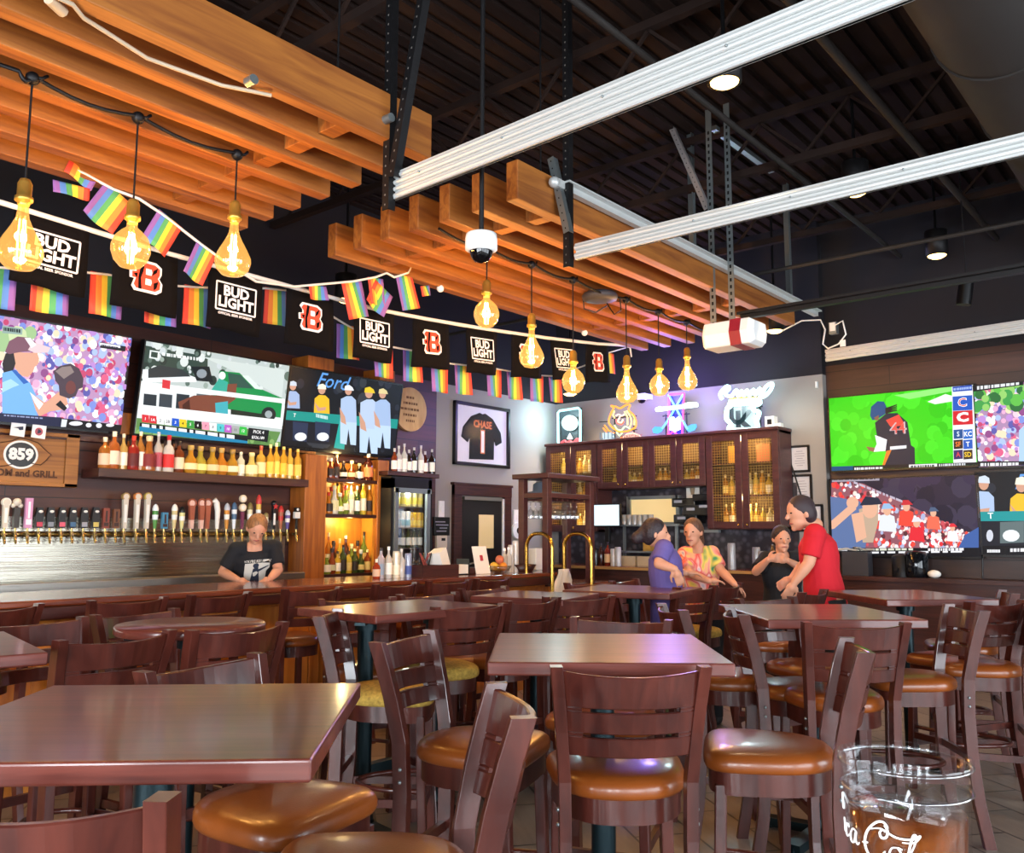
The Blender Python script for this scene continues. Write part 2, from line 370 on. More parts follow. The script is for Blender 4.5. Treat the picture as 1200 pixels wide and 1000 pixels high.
# ---- overhead garage-door tracks, ends hung from perforated angles
def track(y, z, h, label, ridges, x0=-3.05, yo=0):
    t = thing('door_track', label, 'track', (x0, y, z), 0, 'overhead garage door tracks')
    b = MB(); L = XR-x0-.02
    b.bb((0, .0, 0), (L, .014, h))
    for k in range(ridges):
        zz = h*(k+.5)/ridges; b.tube([(0, -.004, zz), (L, -.004, zz)], h/ridges*.36, 8)
    b.bb((0, -.012, 0), (L, .012, .01)); b.bb((0, -.012, h-.012), (L, .03, h))
    b.build('rail', m_alu, t)
    s = MB()
    for k in range(9): s = MB(); s.ball((.25+k*.55, -.02, h*.62), .006, 0, 6, 4); s.build('screw', m_galv, t)
    return t
def perf(mb, a, b_, w, mi=0, n=24):
    mb.bar(a, b_, .045, .006, mi, (0, 1, 0)); A = Vector(a); B = Vector(b_)
    off = Vector((.021, .02, 0)); mb.bar(A+off, B+off, .006, .045, mi, (0, 1, 0))
def holes(mb, a, b_, n, mi):
    A = Vector(a); B = Vector(b_); d = (B-A).normalized(); s = Vector((0, -1, 0))
    for k in range(n):
        p = A.lerp(B, (k+.5)/n)+Vector((0, -.0045, 0)); u = Vector((1, 0, 0))
        mb.poly([p-u*.004-d*.005, p+u*.004-d*.005, p+u*.004+d*.005, p-u*.004+d*.005], mi)
m_hole = mat('hole_light', '#5e5a56', .7)
p1 = zp(455, 237, 3.1); p2 = zp(675, 305, 3.1); p3 = zp(968, 424, 3.1)
t1 = track(p1.y, 3.1, .135, 'silver ribbed garage door track nearest the hanging bulbs over the taps', 4, p1.x)
t2 = track(p2.y, 3.1, .10, 'silver channel track ending on the dark perforated hanger by the camera dome', 2, p2.x)
t3 = track(p3.y, 3.1, .115, 'silver track along the top of the screens wall', 3, p3.x)
for t_, a, q in ((t1, p1, zp(1060, 2, 3.1)), (t2, p2, zp(1200, 182, 3.1)), (t3, p3, zp(1200, 391, 3.1))): t_.rotation_euler.z = math.atan2(q.y-a.y, q.x-a.x)
def hanger(label, parts, m, grp='track hangers', hm=None):
    b = MB()
    for a, c in parts: perf(b, a, c, .05)
    for a, c in parts: holes(b, a, c, int((Vector(a)-Vector(c)).length/.05), 1)
    return tag(b.build('perforated_hanger', [m, hm or m_hole]), label, 'hanger', grp)
q = zp(520, 0, 4.4)
hanger('dark perforated steel hanger and slanting brace holding the ribbed track end', [((p1.x+.03, p1.y-.045, 3.04), (p1.x+.03, p1.y-.045, ZC)), ((p1.x+.07, p1.y-.05, 3.2), (p1.x+.45, p1.y-.05, ZC))], m_blkmet)
hanger('dark perforated steel hanger standing on the end of the channel track', [((p2.x-.05, p2.y-.03, 3.06), (p2.x-.05, p2.y-.03, ZC))], m_blkmet)
a = pp(645, 185, Vector((p2.x, p2.y-.07, 0)), Vector((0, 1, 0))); c = pp(664, 272, Vector((p2.x, p2.y-.07, 0)), Vector((0, 1, 0)))
hanger('light perforated brace leaning against the dark hanger of the channel track', [(a, c)], m_galv, hm=m_dark)
# angle iron along the front slat
b = MB(); a = Vector((-3.14, 4.15, 3.58)); b.bar((-3.12, 4.12, 3.58), (-3.12, 8.35, 3.58), .045, .05); b.bar((-3.09, 4.2, 3.6), (-3.09, 8.35, 3.6), .06, .012); b.ball((-3.12, 4.12, 3.58), .035)
tag(b.build('angle_iron', m_alu), 'silver angle iron bolted along the front slat of the far group', 'beam')
for k, (px, ya, yb, lab) in enumerate(((812, 110, 300, 'tall galvanised ceiling strut beside the front slat, nearest the channel track'), (925, 200, 345, 'lone galvanised strut dropping from the deck to the end of the angle iron'))):
    yy = 6.6 if k == 0 else 8.2
    a = yp(px, ya, yy); c = yp(px, yb, yy); b = MB(); b.bar((c.x, yy, 3.6), (c.x, yy, ZC), .05, .035, 0, (0, 1, 0)); b.bar((c.x+.03, yy-.02, 3.6), (c.x+.03, yy-.02, ZC), .006, .05, 0, (0, 1, 0))
    tag(b.build('ceiling_strut', m_galv), lab, 'strut', 'galvanised struts')
a = yp(780, 135, 6.4); c = yp(828, 245, 6.4)
hanger('white perforated brace slanting down to the tall galvanised strut', [(a, c)], mat('pale_metal', '#b9b4b4', .4, .6), hm=m_dark)
b = MB(); a = yp(836, 150, 6.45); c = yp(905, 222, 7.6); b.bar(a, (c.x, 7.6, a.z), .05, .04)
tag(b.build('header_bar', m_galv), 'thin galvanised bar joining the tops of the opener straps', 'beam')

# ---- garage door opener: white and red motor head hung on two straps, with its dark rail
oc = yp(857, 394, 6.28)
t = thing('garage_opener', 'white and red garage door opener hung below the slats on perforated straps', 'opener', oc)
u = Vector((1, 0, 0))
def octa(x0, x1, sx, sz, z0=0):
    return [[(x, sx*c[0], z0+sz*c[1]) for c in ((-.5, -.5), (-.28, -.5) , (.28, -.5), (.5, -.5), (.62, 0), (.5, .5), (-.5, .5), (-.62, 0))] for x in (x0, x1)]
b = MB(); b.loft([[(-.2, y*.8, z*.75) for _, y, z in octa(0, 1, .2, .2)[0]]]+octa(-.17, .05, .24, .2), 0, True, False)
b.build('motor_housing', m_wht, t, bevel=.012)
b = MB(); b.loft(octa(.05, .14, .245, .205), 0, True, False); b.build('red_band', mat('opener_red', '#8c1f2e', .4), t)
b = MB(); b.loft(octa(.14, .2, .24, .2)+[[(.24, y*.8, z*.75) for _, y, z in octa(0, 1, .24, .2)[0]]], 0, True, False); b.build('light_cover', m_wht, t, bevel=.012)
b = MB(); b.bar((.1, -.02, .14), (XR-oc.x-.1, -.02, .14), .05, .05); b.bar((.1, -.1, .145), (XR-oc.x-.1, -.1, .16), .02, .02); b.build('opener_rail', m_blkmet, t)
for px in (836, 858):
    a = yp(px, 375, 6.28)
    s = MB(); s.bar((a.x-oc.x, 0, .08), (a.x-oc.x, 0, ZC-oc.z), .05, .006, 0, (0, 1, 0))
    for k in range(30): s.box((a.x-oc.x, -.006, .12+k*.055), (.014, .004, .026), 1)
    s.build('strap', [m_galv, m_dark], t)
a = yp(977, 385, 8.1)
t = thing('outlet_box', 'grey junction box with looping white cords at the end of the screens track', 'outlet', a)
b = MB(); b.box((0, 0, 0), (.07, .06, .11)); b.box((.0, -.03, .01), (.05, .01, .08), 1); b.build('box', [m_galv, m_wht], t)
b = MB(); b.tube([(.02, -.03, .02), (.1, -.04, .05), (.12, -.03, -.08), (.05, -.03, -.16), (-.05, -.03, -.19), (-.1, -.02, -.14), (-.08, 0, 0), (-.12, 0, .1), (-.3, 0, .12), (-.5, 0, .05)], .008, 6); b.box((.09, -.035, -.16), (.05, .006, .06)); b.build('cord', m_wht, t)

# ---- security dome camera on its drop pipe, second camera on the back wall, hanging speaker
a = dp(564, 288, 4.2)
t = thing('dome_camera', 'white dome security camera on a long black drop pipe among the slats', 'camera', a)
b = MB(); b.lathe([(.045, .06), (.073, .055), (.077, .03), (.077, -.02), (.06, -.03)], n=24); b.build('housing', m_wht, t)
b = MB(); b.lathe([(.055, -.03), (.052, -.05), (.036, -.075), (.0, -.088)], n=20); b.build('dome', mat('dome_black', '#0a0a0c', .05), t)
b = MB(); b.cyl((0, 0, .05), (0, 0, ZC-a.z), .012, 10); b.build('drop_pipe', m_blkmet, t)
a = yp(752, 467, 9.2)
t = thing('wall_camera', 'small white dome camera on the grey wall above the tiger neon', 'camera', a)
b = MB(); b.box((0, .08, .03), (.1, .2, .06)); b.lathe([(.055, .02), (.06, 0), (.055, -.02)], n=16); b.build('bracket', m_wht, t)
b = MB(); b.lathe([(.05, -.02), (.035, -.055), (0, -.065)], n=16); b.build('dome', MATS['dome_black'], t)
a = dp(1130, 345, 7.5)
t = thing('hanging_speaker', 'small black tube speaker hung above the track by the screens', 'speaker', a)
b = MB(); b.cyl((.02, 0, .09), (-.01, 0, -.09), .06, 20); b.build('body', m_blkpl, t)
b = MB(); b.cyl((.02, 0, .09), (.02, 0, ZC-a.z), .006, 6); b.build('cable', m_blkmet, t)

# ---- can lights
cans = [((849, 97), 4.05, 'bright can light just below the ribbed track'), ((1098, 300), 4.05, 'black can light above the dark opener rail'), ((1003, 226), 4.05, 'can light half hidden behind the channel track'), ((908, 388), 3.55, 'low can light beside the red and white opener'), ((405, 352), 3.3, 'small can light behind the rainbow flags above the third bar screen'), ((668, 462), 3.25, 'small can light behind the round bulb near the grey wall corner')]
LIGHTS = []
for (px, py), z, lab in cans:
    a = zp(px, py, z) if z > 3.4 else (xp(px, py, -6.3) if px < 500 else yp(px, py, 8.95))
    t = thing('can_light', lab, 'light', a, 0, 'black can lights')
    b = MB(); b.lathe([(.085, .0), (.1, 0), (.1, .24), (.03, .26), (.012, .27), (.012, ZC-a.z)], n=20, caps=False); b.build('can', m_blkmet, t)
    b = MB(); b.lathe([(0, -.028), (.05, -.02), (.08, -.002), (.084, .02), (0, .02)], n=24); b.build('lens', m_glow, t)
    LIGHTS.append((a, 60))
# ================================================================ screens
m_scr = attr_mat('lit_screen', 1.0)
class Screen:
    """flat picture of a television: polygons and lettering given in photo pixels, put on the real panel"""
    def __init__(self, o, u, v, w, h):
        self.o, self.u, self.v, self.w, self.h = Vector(o), Vector(u).normalized(), Vector(v).normalized(), w, h
        self.n = self.u.cross(self.v); self.mb = MB(); self.k = 0
    def uv(self, x, y):
        p = pp(x, y, self.o, self.n)-self.o; return p.dot(self.u), p.dot(self.v)
    def raw(self, P, c, boost=1):
        P = self.clip(P)
        if len(P) < 3: return
        self.k += 1; off = self.n*(.0015+.00004*self.k)
        self.mb.poly([tuple(self.u*a+self.v*b+off) for a, b in P], 0, tuple(q*boost for q in (hexc(c) if isinstance(c, str) else c)))
    def clip(self, P):
        for ax, lim, sg in ((0, .008, 1), (0, self.w-.008, -1), (1, .012, 1), (1, self.h-.008, -1)):
            out = []
            for i in range(len(P)):
                a, b = P[i-1], P[i]; ia, ib = (a[ax]-lim)*sg >= 0, (b[ax]-lim)*sg >= 0
                if ia != ib:
                    t = (lim-a[ax])/(b[ax]-a[ax]); out.append((a[0]+(b[0]-a[0])*t, a[1]+(b[1]-a[1])*t))
                if ib: out.append(b)
            P = out
            if not P: break
        return P
    def p(self, pts, c, org=(0, 0), s=1, boost=1): self.raw([self.uv(org[0]+x*s, org[1]+y*s) for x, y in pts], c, boost)
    def e(self, cx, cy, rx, ry, c, org=(0, 0), s=1, n=14):
        self.p([(cx+rx*math.cos(2*PI*i/n), cy+ry*math.sin(2*PI*i/n)) for i in range(n)], c, org, s)
    def fill(self, c): self.raw([(0, 0), (self.w, 0), (self.w, self.h), (0, self.h)], c)
    def bokeh(self, cols, n, r0, r1, box=None, seed=1):
        rnd = random.Random(seed); x0, y0, x1, y1 = box or (0, 0, 1, 1)
        for _ in range(n):
            a = (x0+(x1-x0)*rnd.random())*self.w; b = (y0+(y1-y0)*rnd.random())*self.h; r = (r0+(r1-r0)*rnd.random())*self.h
            self.raw([(a+r*math.cos(t*PI/5), b+r*1.15*math.sin(t*PI/5)) for t in range(10)], rnd.choice(cols))
    def t(self, s, x, y, size, c, org=(0, 0), sc=1, bold=.012, shear=0, sx=1):
        a, b = self.uv(org[0]+x*sc, org[1]+y*sc); self.k += 1
        if not (.01 < a < self.w-.01 and .01 < b < self.h-.01): return
        vs, fs = text_geo(s, size, bold*size, shear); off = self.n*(.0015+.00004*self.k)
        P = [(a+x*sx, b+y) for x, y, _ in vs]
        if max(q[0] for q in P) > self.w or min(q[0] for q in P) < 0: return
        self.mb.add([tuple(self.u*q[0]+self.v*q[1]+off) for q in P], fs, 0, hexc(c))
    def line(self, x0, y0, x1, y1, hgt, c, org=(0, 0), s=1, seed=3, n=9):
        """a strip of small unreadable caption dashes"""
        rnd = random.Random(seed); x = 0
        while x < 1:
            w = .03+.09*rnd.random()
            if x+w > 1: break
            xa, ya, xb, yb = x0+(x1-x0)*x, y0+(y1-y0)*x, x0+(x1-x0)*(x+w), y0+(y1-y0)*(x+w)
            self.p([(xa, ya-hgt/2), (xb, yb-hgt/2), (xb, yb+hgt/2), (xa, ya+hgt/2)], c, org, s); x += w+.015+.02*rnd.random()
    def finish(self, label, grp):
        t = thing('television', label, 'television', self.o, 0, grp); u, v, n, w, h = self.u, self.v, self.n, self.w, self.h
        b = MB(); M = Matrix((u, v, n)).transposed().to_4x4()
        b.box((w/2, h/2, -.03), (w+.012, h+.012, .055), 0, 0, None, M); b.box((w/2, h*.45, -.062), (w*.6, h*.6, .03), 0, 0, None, M); b.build('casing', m_blkpl, t)
        f = MB()
        for c, s in (((w/2, 0, 0), (w+.014, .018, .012)), ((w/2, h, 0), (w+.014, .012, .012)), ((0, h/2, 0), (.012, h, .012)), ((w, h/2, 0), (.012, h, .012))): f.box(c, s, 0, 0, None, M)
        f.build('bezel', m_blkpl, t)
        self.mb.build('screen', m_scr, t); return t
TT = R(8.5)
def tvA(px, w=1.42, h=.78):
    yb = xp(px, 515, -6.94).y
    return Screen((-6.94, yb, 2.235), (0, 1, 0), (math.sin(TT), 0, math.cos(TT)), w, h)
CR = ['#f3eef6', '#e8a9cc', '#c2476e', '#a9bdf2', '#7e8fd8', '#f6c9d8', '#8d4a86', '#ffffff', '#d95f86', '#5d5aa8', '#b98ad0', '#f0d8b8']
# ---- pitcher
S = tvA(139); S.o.y -= S.w; S.fill('#b98fb8'); S.bokeh(CR, 1000, .013, .042, None, 5); S.bokeh(['#9fc08a', '#7fa873', '#c8d8a8'], 24, .04, .09, (0, .72, .5, 1), 8)
O, K = (0, 360), .2
S.p([(60, 262), (205, 268), (216, 300), (208, 335), (190, 350), (180, 378), (150, 410), (110, 400), (70, 350)], '#dba288', O, K)
S.p([(20, 270), (65, 258), (78, 330), (62, 378), (8, 385), (0, 330)], '#2a2023', O, K)
S.p([(16, 262), (40, 200), (90, 172), (165, 180), (205, 215), (215, 255), (100, 264), (40, 275)], '#7d5363', O, K)
S.p([(150, 250), (180, 205), (282, 236), (268, 266), (190, 268)], '#e0c6cb', O, K); S.p([(130, 180), (165, 180), (200, 222), (170, 240)], '#f0e4ec', O, K)
S.p([(0, 385), (60, 370), (125, 410), (165, 445), (195, 510), (208, 600), (200, 640), (0, 640)], '#74aeea', O, K)
S.p([(0, 440), (50, 420), (100, 455), (60, 470), (0, 500)], '#a5d2f6', O, K); S.p([(55, 370), (75, 365), (155, 440), (125, 450)], '#2f62b4', O, K)
S.p([(165, 500), (250, 560), (330, 495), (370, 520), (385, 565), (345, 600), (280, 610), (215, 640), (195, 600)], '#dba288', O, K)
S.p([(160, 495), (240, 565), (215, 600), (190, 560)], '#eef2fb', O, K); S.p([(312, 570), (340, 545), (380, 590), (362, 608)], '#17161c', O, K)
S.p([(300, 375), (335, 345), (400, 330), (450, 360), (475, 420), (470, 470), (445, 480), (430, 520), (390, 535), (335, 515), (330, 455), (310, 430)], '#4a3b47', O, K)
S.p([(310, 375), (350, 350), (400, 345), (420, 380), (360, 420)], '#8a7a78', O, K); S.e(400, 470, 30, 40, '#6e3b3a', O, K)
S.p([(-400, 590), (345, 645), (345, 716), (-400, 650)], '#1c2140', O, K); S.p([(340, 648), (705, 690), (700, 745), (340, 708)], '#121218', O, K)
S.line(10, 632, 240, 650, 8, '#8f98c0', O, K); 
for q in ((430, 680, 40, 13), (505, 690, 17, 13), (565, 692, 17, 14), (630, 690, 24, 10)): S.e(*q, '#e8e8f0', O, K)
S.p([(348, 655), (380, 658), (372, 700), (342, 700)], '#d8dfe6', O, K); S.p([(0, 108), (118, 126), (116, 162), (0, 152)], '#8fa8a0', O, K); S.line(8, 128, 110, 142, 20, '#26302e', O, K, 4)
S.p([(570, 204), (722, 230), (718, 260), (572, 238)], '#20222c', O, K); S.p([(570, 208), (690, 226), (690, 240), (570, 224)], '#e8e8ee', O, K); S.line(580, 222, 680, 238, 7, '#30304a', O, K, 7)
S.finish('screen over the bar showing a pitcher in light blue against a crowd', 'screens above the bar')
# ---- race track
S = tvA(156); S.fill('#b9c4c2'); O, K = (0, 333), 1/3
S.p([(505, 215), (730, 255), (730, 330), (490, 340)], '#34463f', O, K); S.bokeh(['#5b6f66', '#93a39b', '#d5dcda', '#2c3833', '#c7cfd2'], 90, .015, .05, (0, .6, 1, 1), 4)
S.p([(710, 255), (1000, 302), (990, 400), (850, 320)], '#c9d3d0', O, K); S.p([(500, 300), (600, 295), (690, 330), (690, 345), (500, 345)], '#e4eaee', O, K)
S.p([(520, 300), (560, 285), (640, 300), (670, 325), (520, 330)], '#33393c', O, K); S.p([(670, 290), (735, 290), (748, 345), (690, 340)], '#1c2226', O, K); S.e(708, 315, 18, 16, '#8b949c', O, K)
S.p([(490, 340), (1000, 415), (1000, 500), (480, 470)], '#dfe6e8', O, K)
for q in (505, 560, 620, 690): S.p([(q, 385), (q+45, 390), (q+42, 445), (q-4, 440)], random.choice(['#39424a', '#28323a', '#5b646a']), O, K)
S.p([(770, 305), (840, 312), (900, 362), (992, 402), (985, 470), (925, 462), (800, 440), (785, 380)], '#128a48', O, K); S.p([(800, 312), (845, 320), (890, 368), (805, 362)], '#2c5148', O, K)
S.p([(850, 322), (895, 368), (920, 372), (872, 322)], '#d8e6de', O, K); S.e(943, 458, 26, 26, '#20262a', O, K); S.e(943, 458, 13, 13, '#9aa6a8', O, K); S.p([(810, 440), (930, 458), (930, 475), (810, 462)], '#1d2a24', O, K)
S.p([(625, 415), (680, 392), (760, 390), (800, 352), (832, 350), (826, 405), (790, 430), (765, 470), (635, 468)], '#7a4434', O, K); S.p([(640, 425), (665, 405), (670, 468), (645, 468)], '#4a281f', O, K)
S.p([(742, 372), (770, 330), (800, 345), (795, 388), (750, 392)], '#36a592', O, K); S.e(780, 322, 12, 14, '#e6efe9', O, K); S.p([(755, 418), (800, 412), (800, 470), (758, 470)], '#3fa7b4', O, K)
S.p([(495, 342), (1000, 404), (1000, 420), (493, 358)], '#f3f6f7', O, K); S.p([(480, 422), (990, 478), (990, 510), (480, 450)], '#f0f4f4', O, K)
S.p([(570, 335), (598, 340), (596, 370), (568, 365)], '#d2353f', O, K); S.p([(470, 470), (985, 520), (960, 580), (465, 540)], '#5f8a4c', O, K); S.bokeh(['#6f9a56', '#547d44', '#86ab66'], 60, .02, .05, (0, 0, 1, .13), 6)
for i, c in enumerate(['#d32f3a', '#d32f3a', '#f1f3f4', '#f1f3f4', '#2458c8', '#e8c628', '#3a9a3f', '#141414', '#f29ab0', '#f1f3f4', '#53c0c8', '#b65cc0', '#a6a8a8', '#36b848']):
    x, y = 497+i*26.4, 458+i*3.25; S.p([(x, y), (x+25, y+3), (x+25, y+30), (x, y+27)], c, O, K); S.t(['1', '1A', '2', '2B', '3', '4', '5', '6', '7', '8', '9', '10', '11', '12'][i], x+12, y+16, .034, '#10141a' if c in ('#f1f3f4', '#e8c628', '#f29ab0', '#53c0c8', '#a6a8a8') else '#ffffff', O, K)
S.p([(490, 487), (870, 534), (868, 556), (488, 507)], '#0f1620', O, K); S.line(497, 497, 862, 543, 13, '#e8ecee', O, K, 9); S.p([(488, 500), (700, 527), (868, 552), (868, 566), (488, 518)], '#1f7fa8', O, K)
S.p([(872, 505), (944, 514), (938, 556), (866, 546)], '#141a20', O, K); S.t('PICK 4', 907, 521, .04, '#ffffff', O, K); S.t('$326,189', 905, 540, .036, '#ffffff', O, K)
S.p([(525, 232), (560, 237), (557, 266), (522, 260)], '#dfe8e6', O, K); S.p([(530, 237), (553, 241), (551, 260), (528, 256)], '#34463f', O, K); S.line(568, 246, 720, 268, 11, '#e6ecea', O, K, 12)
S.finish('screen over the bar showing horses and a green truck at a race track', 'screens above the bar')
# ---- dugout
def dugout(S, O, K, ref):
    S.fill('#15171d'); S.bokeh(['#1d2630', '#272b36', '#10141a', '#32363e'], 40, .03, .09, None, 3)
    for k in range(40): 
        a = k/40*2*PI
    S.t('Ford', *ref['ford'], .2, '#5f9be0', bold=.006, shear=.35)
    for (cx, cy, s, cap, jer) in ref['men']:
        S.p([(cx-s*.95, cy+s*2.9), (cx-s*.85, cy+s*1.1), (cx-s*.35, cy+s*.7), (cx+s*.4, cy+s*.75), (cx+s*.85, cy+s*1.2), (cx+s*.9, cy+s*3)], jer)
        S.e(cx, cy+s*.1, s*.42, s*.52, '#c99880'); S.p([(cx-s*.5, cy), (cx-s*.4, cy-s*.5), (cx+s*.1, cy-s*.62), (cx+s*.45, cy-s*.4), (cx+s*.5, cy+s*.05)], cap)
        S.p([(cx-s*.9, cy+s*1.5), (cx-s*.3, cy+s*2.2), (cx+s*.5, cy+s*2.1), (cx+s*.4, cy+s*2.5), (cx-s*.5, cy+s*2.6)], '#c99880')
    for f in ref['post']: f(S)
S = tvA(330)
def dug1(S):
    S.p([(334, 481), (470, 492), (470, 503), (334, 492)], '#1c8f86'); S.t('T', 345, 487, .05, '#f1f5f5'); S.line(370, 487, 384, 490, 4, '#c8e0de', seed=3)
    S.p([(334, 492), (470, 503), (470, 530), (334, 516)], '#171a24')
    for x in (352, 378): S.p([(x-9, 494), (x+9, 496), (x+7, 518), (x-9, 516)], '#2a3550'); S.e(x, 512, 7, 5, '#e6ecf2')
    S.p([(399, 486), (407, 487), (403, 527), (391, 525)], '#1fa39a')
    for x, y, s, jer, cap in ((408, 458, 8, '#a9bede', '#dfe6ee'), (432, 461, 9, '#b4c6e2', '#e3c22a'), (448, 462, 8, '#9fb6da', '#d8c890')):
        S.p([(x-s*1.2, y+s*4.6), (x-s*1.1, y+s*1.2), (x-s*.3, y+s*.8), (x+s*.5, y+s*.8), (x+s*1.1, y+s*1.4), (x+s*1.2, y+s*4.8)], jer)
        S.p([(x-s*1.2, y+s*4.5), (x+s*1.2, y+s*4.7), (x+s*1.1, y+s*8), (x+s*.3, y+s*7.9), (x, y+s*5.6), (x-s*.3, y+s*7.9), (x-s*1.2, y+s*7.7)], '#b9d0ef')
        S.e(x, y, s*.5, s*.65, '#c99880'); S.p([(x-s*.6, y-s*.1), (x-s*.5, y-s*.7), (x+s*.1, y-s*.85), (x+s*.6, y-s*.5), (x+s*.8, y)], cap)
        S.p([(x-s*1.3, y+s*2.4), (x-s*1.1, y+s*4.6), (x-s*.3, y+s*5), (x-s*.5, y+s*3.8)], '#c99880')
    S.p([(300, 518), (470, 535), (470, 548), (300, 531)], '#0c0d14'); S.line(340, 528, 455, 538, 2.6, '#c9ccd6', seed=5)
dugout(S, (0, 0), 1, dict(ford=(389, 448), men=[(343, 452, 9, '#c9d3e2', '#9fb2d6'), (377, 456, 10, '#f3e9d0', '#eab62a')], post=[dug1]))
S.finish('screen over the bar showing ball players lined up in a dugout', 'screens above the bar')
# ---- four screens of the right-hand wall
def tvC(px, py, w, h): a = yp(px, py, 9.36); return Screen(a, (1, 0, 0), (0, 0, 1), w, h)
O, K = (940, 420), .3
S = tvC(974, 553.5, 1.425, .80); S.fill('#35c914'); S.bokeh(['#3fd41c', '#2fbf10', '#45da24'], 70, .05, .12, None, 2)
S.p([(490, 170), (560, 140), (590, 148), (590, 168), (520, 180)], '#e8f6e2', O, K); S.p([(360, 145), (590, 108), (592, 128), (420, 160)], '#8be876', O, K)
S.p([(285, 252), (330, 215), (372, 214), (412, 250), (426, 340), (440, 350), (442, 425), (316, 425), (330, 370), (292, 300)], '#1c2438', O, K)
S.p([(328, 242), (378, 220), (404, 262), (346, 268)], '#e0473c', O, K); S.p([(285, 300), (332, 318), (326, 362), (278, 366), (292, 335)], '#eceaf3', O, K); S.p([(250, 345), (285, 350), (280, 366), (262, 362)], '#8b5d4a', O, K)
S.p([(266, 225), (270, 190), (295, 168), (320, 170), (332, 195), (328, 216), (292, 240), (275, 242)], '#1b4a7c', O, K); S.p([(282, 232), (300, 222), (300, 240), (288, 245)], '#7d5442', O, K)
for a in range(4): S.p([(325, 195+a*5), (370, 180+a*7), (372, 184+a*7), (326, 202+a*5)], '#1d1a1c', O, K)
S.t('44', 376, 276, .17, '#c7b3bb', O, K); S.t('44', 376, 276, .14, '#d9534a', O, K, bold=.002); S.p([(344, 345), (408, 340), (408, 352), (344, 358)], '#e8e8f0', O, K); S.p([(330, 362), (350, 358), (320, 425), (312, 425)], '#e07a2a', O, K)
S.p([(585, 108), (668, 98), (682, 425), (592, 430)], '#e9edf3', O, K); S.p([(588, 112), (664, 104), (665, 126), (589, 132)], '#2147a8', O, K); S.line(592, 122, 662, 115, 9, '#9db4e8', O, K, 2)
S.p([(588, 150), (665, 144), (666, 202), (589, 206)], '#1f55b8', O, K); S.t('C', 626, 174, .12, '#ffffff', O, K, .035); S.t('C', 626, 174, .115, '#d43a44', O, K, .0)
S.p([(589, 207), (666, 203), (668, 258), (590, 262)], '#c81f2c', O, K); S.t('C', 627, 232, .12, '#ffffff', O, K, .05, 0, 1.25)
for i, (a, c, f) in enumerate((('S', '#1c4f8c', '#d7e6f2'), ('KC', '#2468c0', '#ffffff'), ('SF', '#3a2a22', '#f07a30'), ('T', '#2458b8', '#ffffff'), ('A', '#3b2a60', '#d8484a'), ('SD', '#3a2c20', '#f0c638'))):
    x, y = 592+(i % 2)*38, 280+(i//2)*40; S.p([(x, y), (x+36, y-3), (x+37, y+33), (x+1, y+36)], c, O, K); S.t(a, x+18, y+17, .066, f, O, K, .02, 0, .8)
S.p([(100, 424), (690, 406), (690, 440), (100, 446)], '#12141c', O, K); S.p([(110, 424), (200, 421), (200, 442), (110, 444)], '#164a78', O, K); S.line(205, 432, 320, 429, 9, '#dfe3ea', O, K, 4); S.p([(418, 416), (528, 412), (528, 430), (418, 434)], '#e8eaee', O, K); S.line(425, 424, 520, 420, 9, '#4a4d58', O, K, 6); S.line(535, 418, 640, 414, 9, '#c8ccd4', O, K, 8)
S.finish('screen beside the grey wall showing a ball player on bright green grass', 'screens on the brown plank wall')
S = tvC(976, 651, 1.425, .80); S.fill('#2b2437'); S.bokeh(['#342b45', '#241f30', '#3a3348'], 40, .05, .14, (.3, .4, 1, 1), 9)
S.p([(115, 490), (180, 480), (240, 490), (640, 680), (690, 690), (690, 745), (110, 745)], '#8b5560', O, K)
rnd = random.Random(4)
for _ in range(520):
    t = rnd.random(); x = 115+560*t; ylo = 480+max(0, t-.15)*255; y = ylo+(742-ylo)*rnd.random(); s = 5+5*rnd.random()
    S.e(x, y, s, s*1.2, rnd.choice(['#d8323c', '#f0eef2', '#c7505a', '#e8b8b0', '#5a3038', '#e0473c', '#a7aed0', '#f3d9cf', '#8c2530', '#eadfe4']), O, K, 7)
for (x, y, s, cap, jer) in ((410, 575, 26, '#c23038', '#e8483a'), (335, 590, 28, '#8fb4d8', '#d9dde6'), (515, 600, 22, '#4a5c7a', '#e06a52'), (450, 640, 24, '#d8d8e0', '#d82c38'), (590, 660, 18, '#d8323c', '#e8e4ea')):
    S.p([(x-s*1.2, y+s*3), (x-s, y+s*.9), (x, y+s*.6), (x+s, y+s), (x+s*1.3, y+s*3.2)], jer, O, K); S.e(x, y+s*.2, s*.55, s*.7, '#dba98e', O, K); S.p([(x-s*.8, y), (x-s*.5, y-s*.8), (x+s*.3, y-s*.8), (x+s, y-s*.1)], cap, O, K)
S.p([(112, 540), (150, 545), (230, 560), (262, 640), (250, 745), (112, 745)], '#5a6f9c', O, K); S.p([(112, 640), (205, 560), (215, 590), (130, 665), (112, 670)], '#dba98e', O, K); S.e(200, 565, 24, 24, '#dba98e', O, K)
S.p([(225, 590), (300, 570), (300, 640), (280, 720), (240, 720)], '#b8a08a', O, K); S.e(268, 590, 30, 36, '#dba98e', O, K); S.p([(228, 575), (250, 540), (300, 545), (318, 570), (270, 574)], '#20283c', O, K); S.p([(195, 610), (240, 600), (255, 700), (215, 720)], '#dba98e', O, K)
S.p([(640, 690), (692, 660), (692, 745), (610, 745)], '#3d5c9c', O, K); S.line(205, 485, 420, 570, 9, '#b8aec0', O, K, 11); S.p([(120, 462), (305, 458), (305, 478), (120, 484)], '#9a94a4', O, K); S.line(126, 472, 300, 468, 10, '#2a2630', O, K, 5)
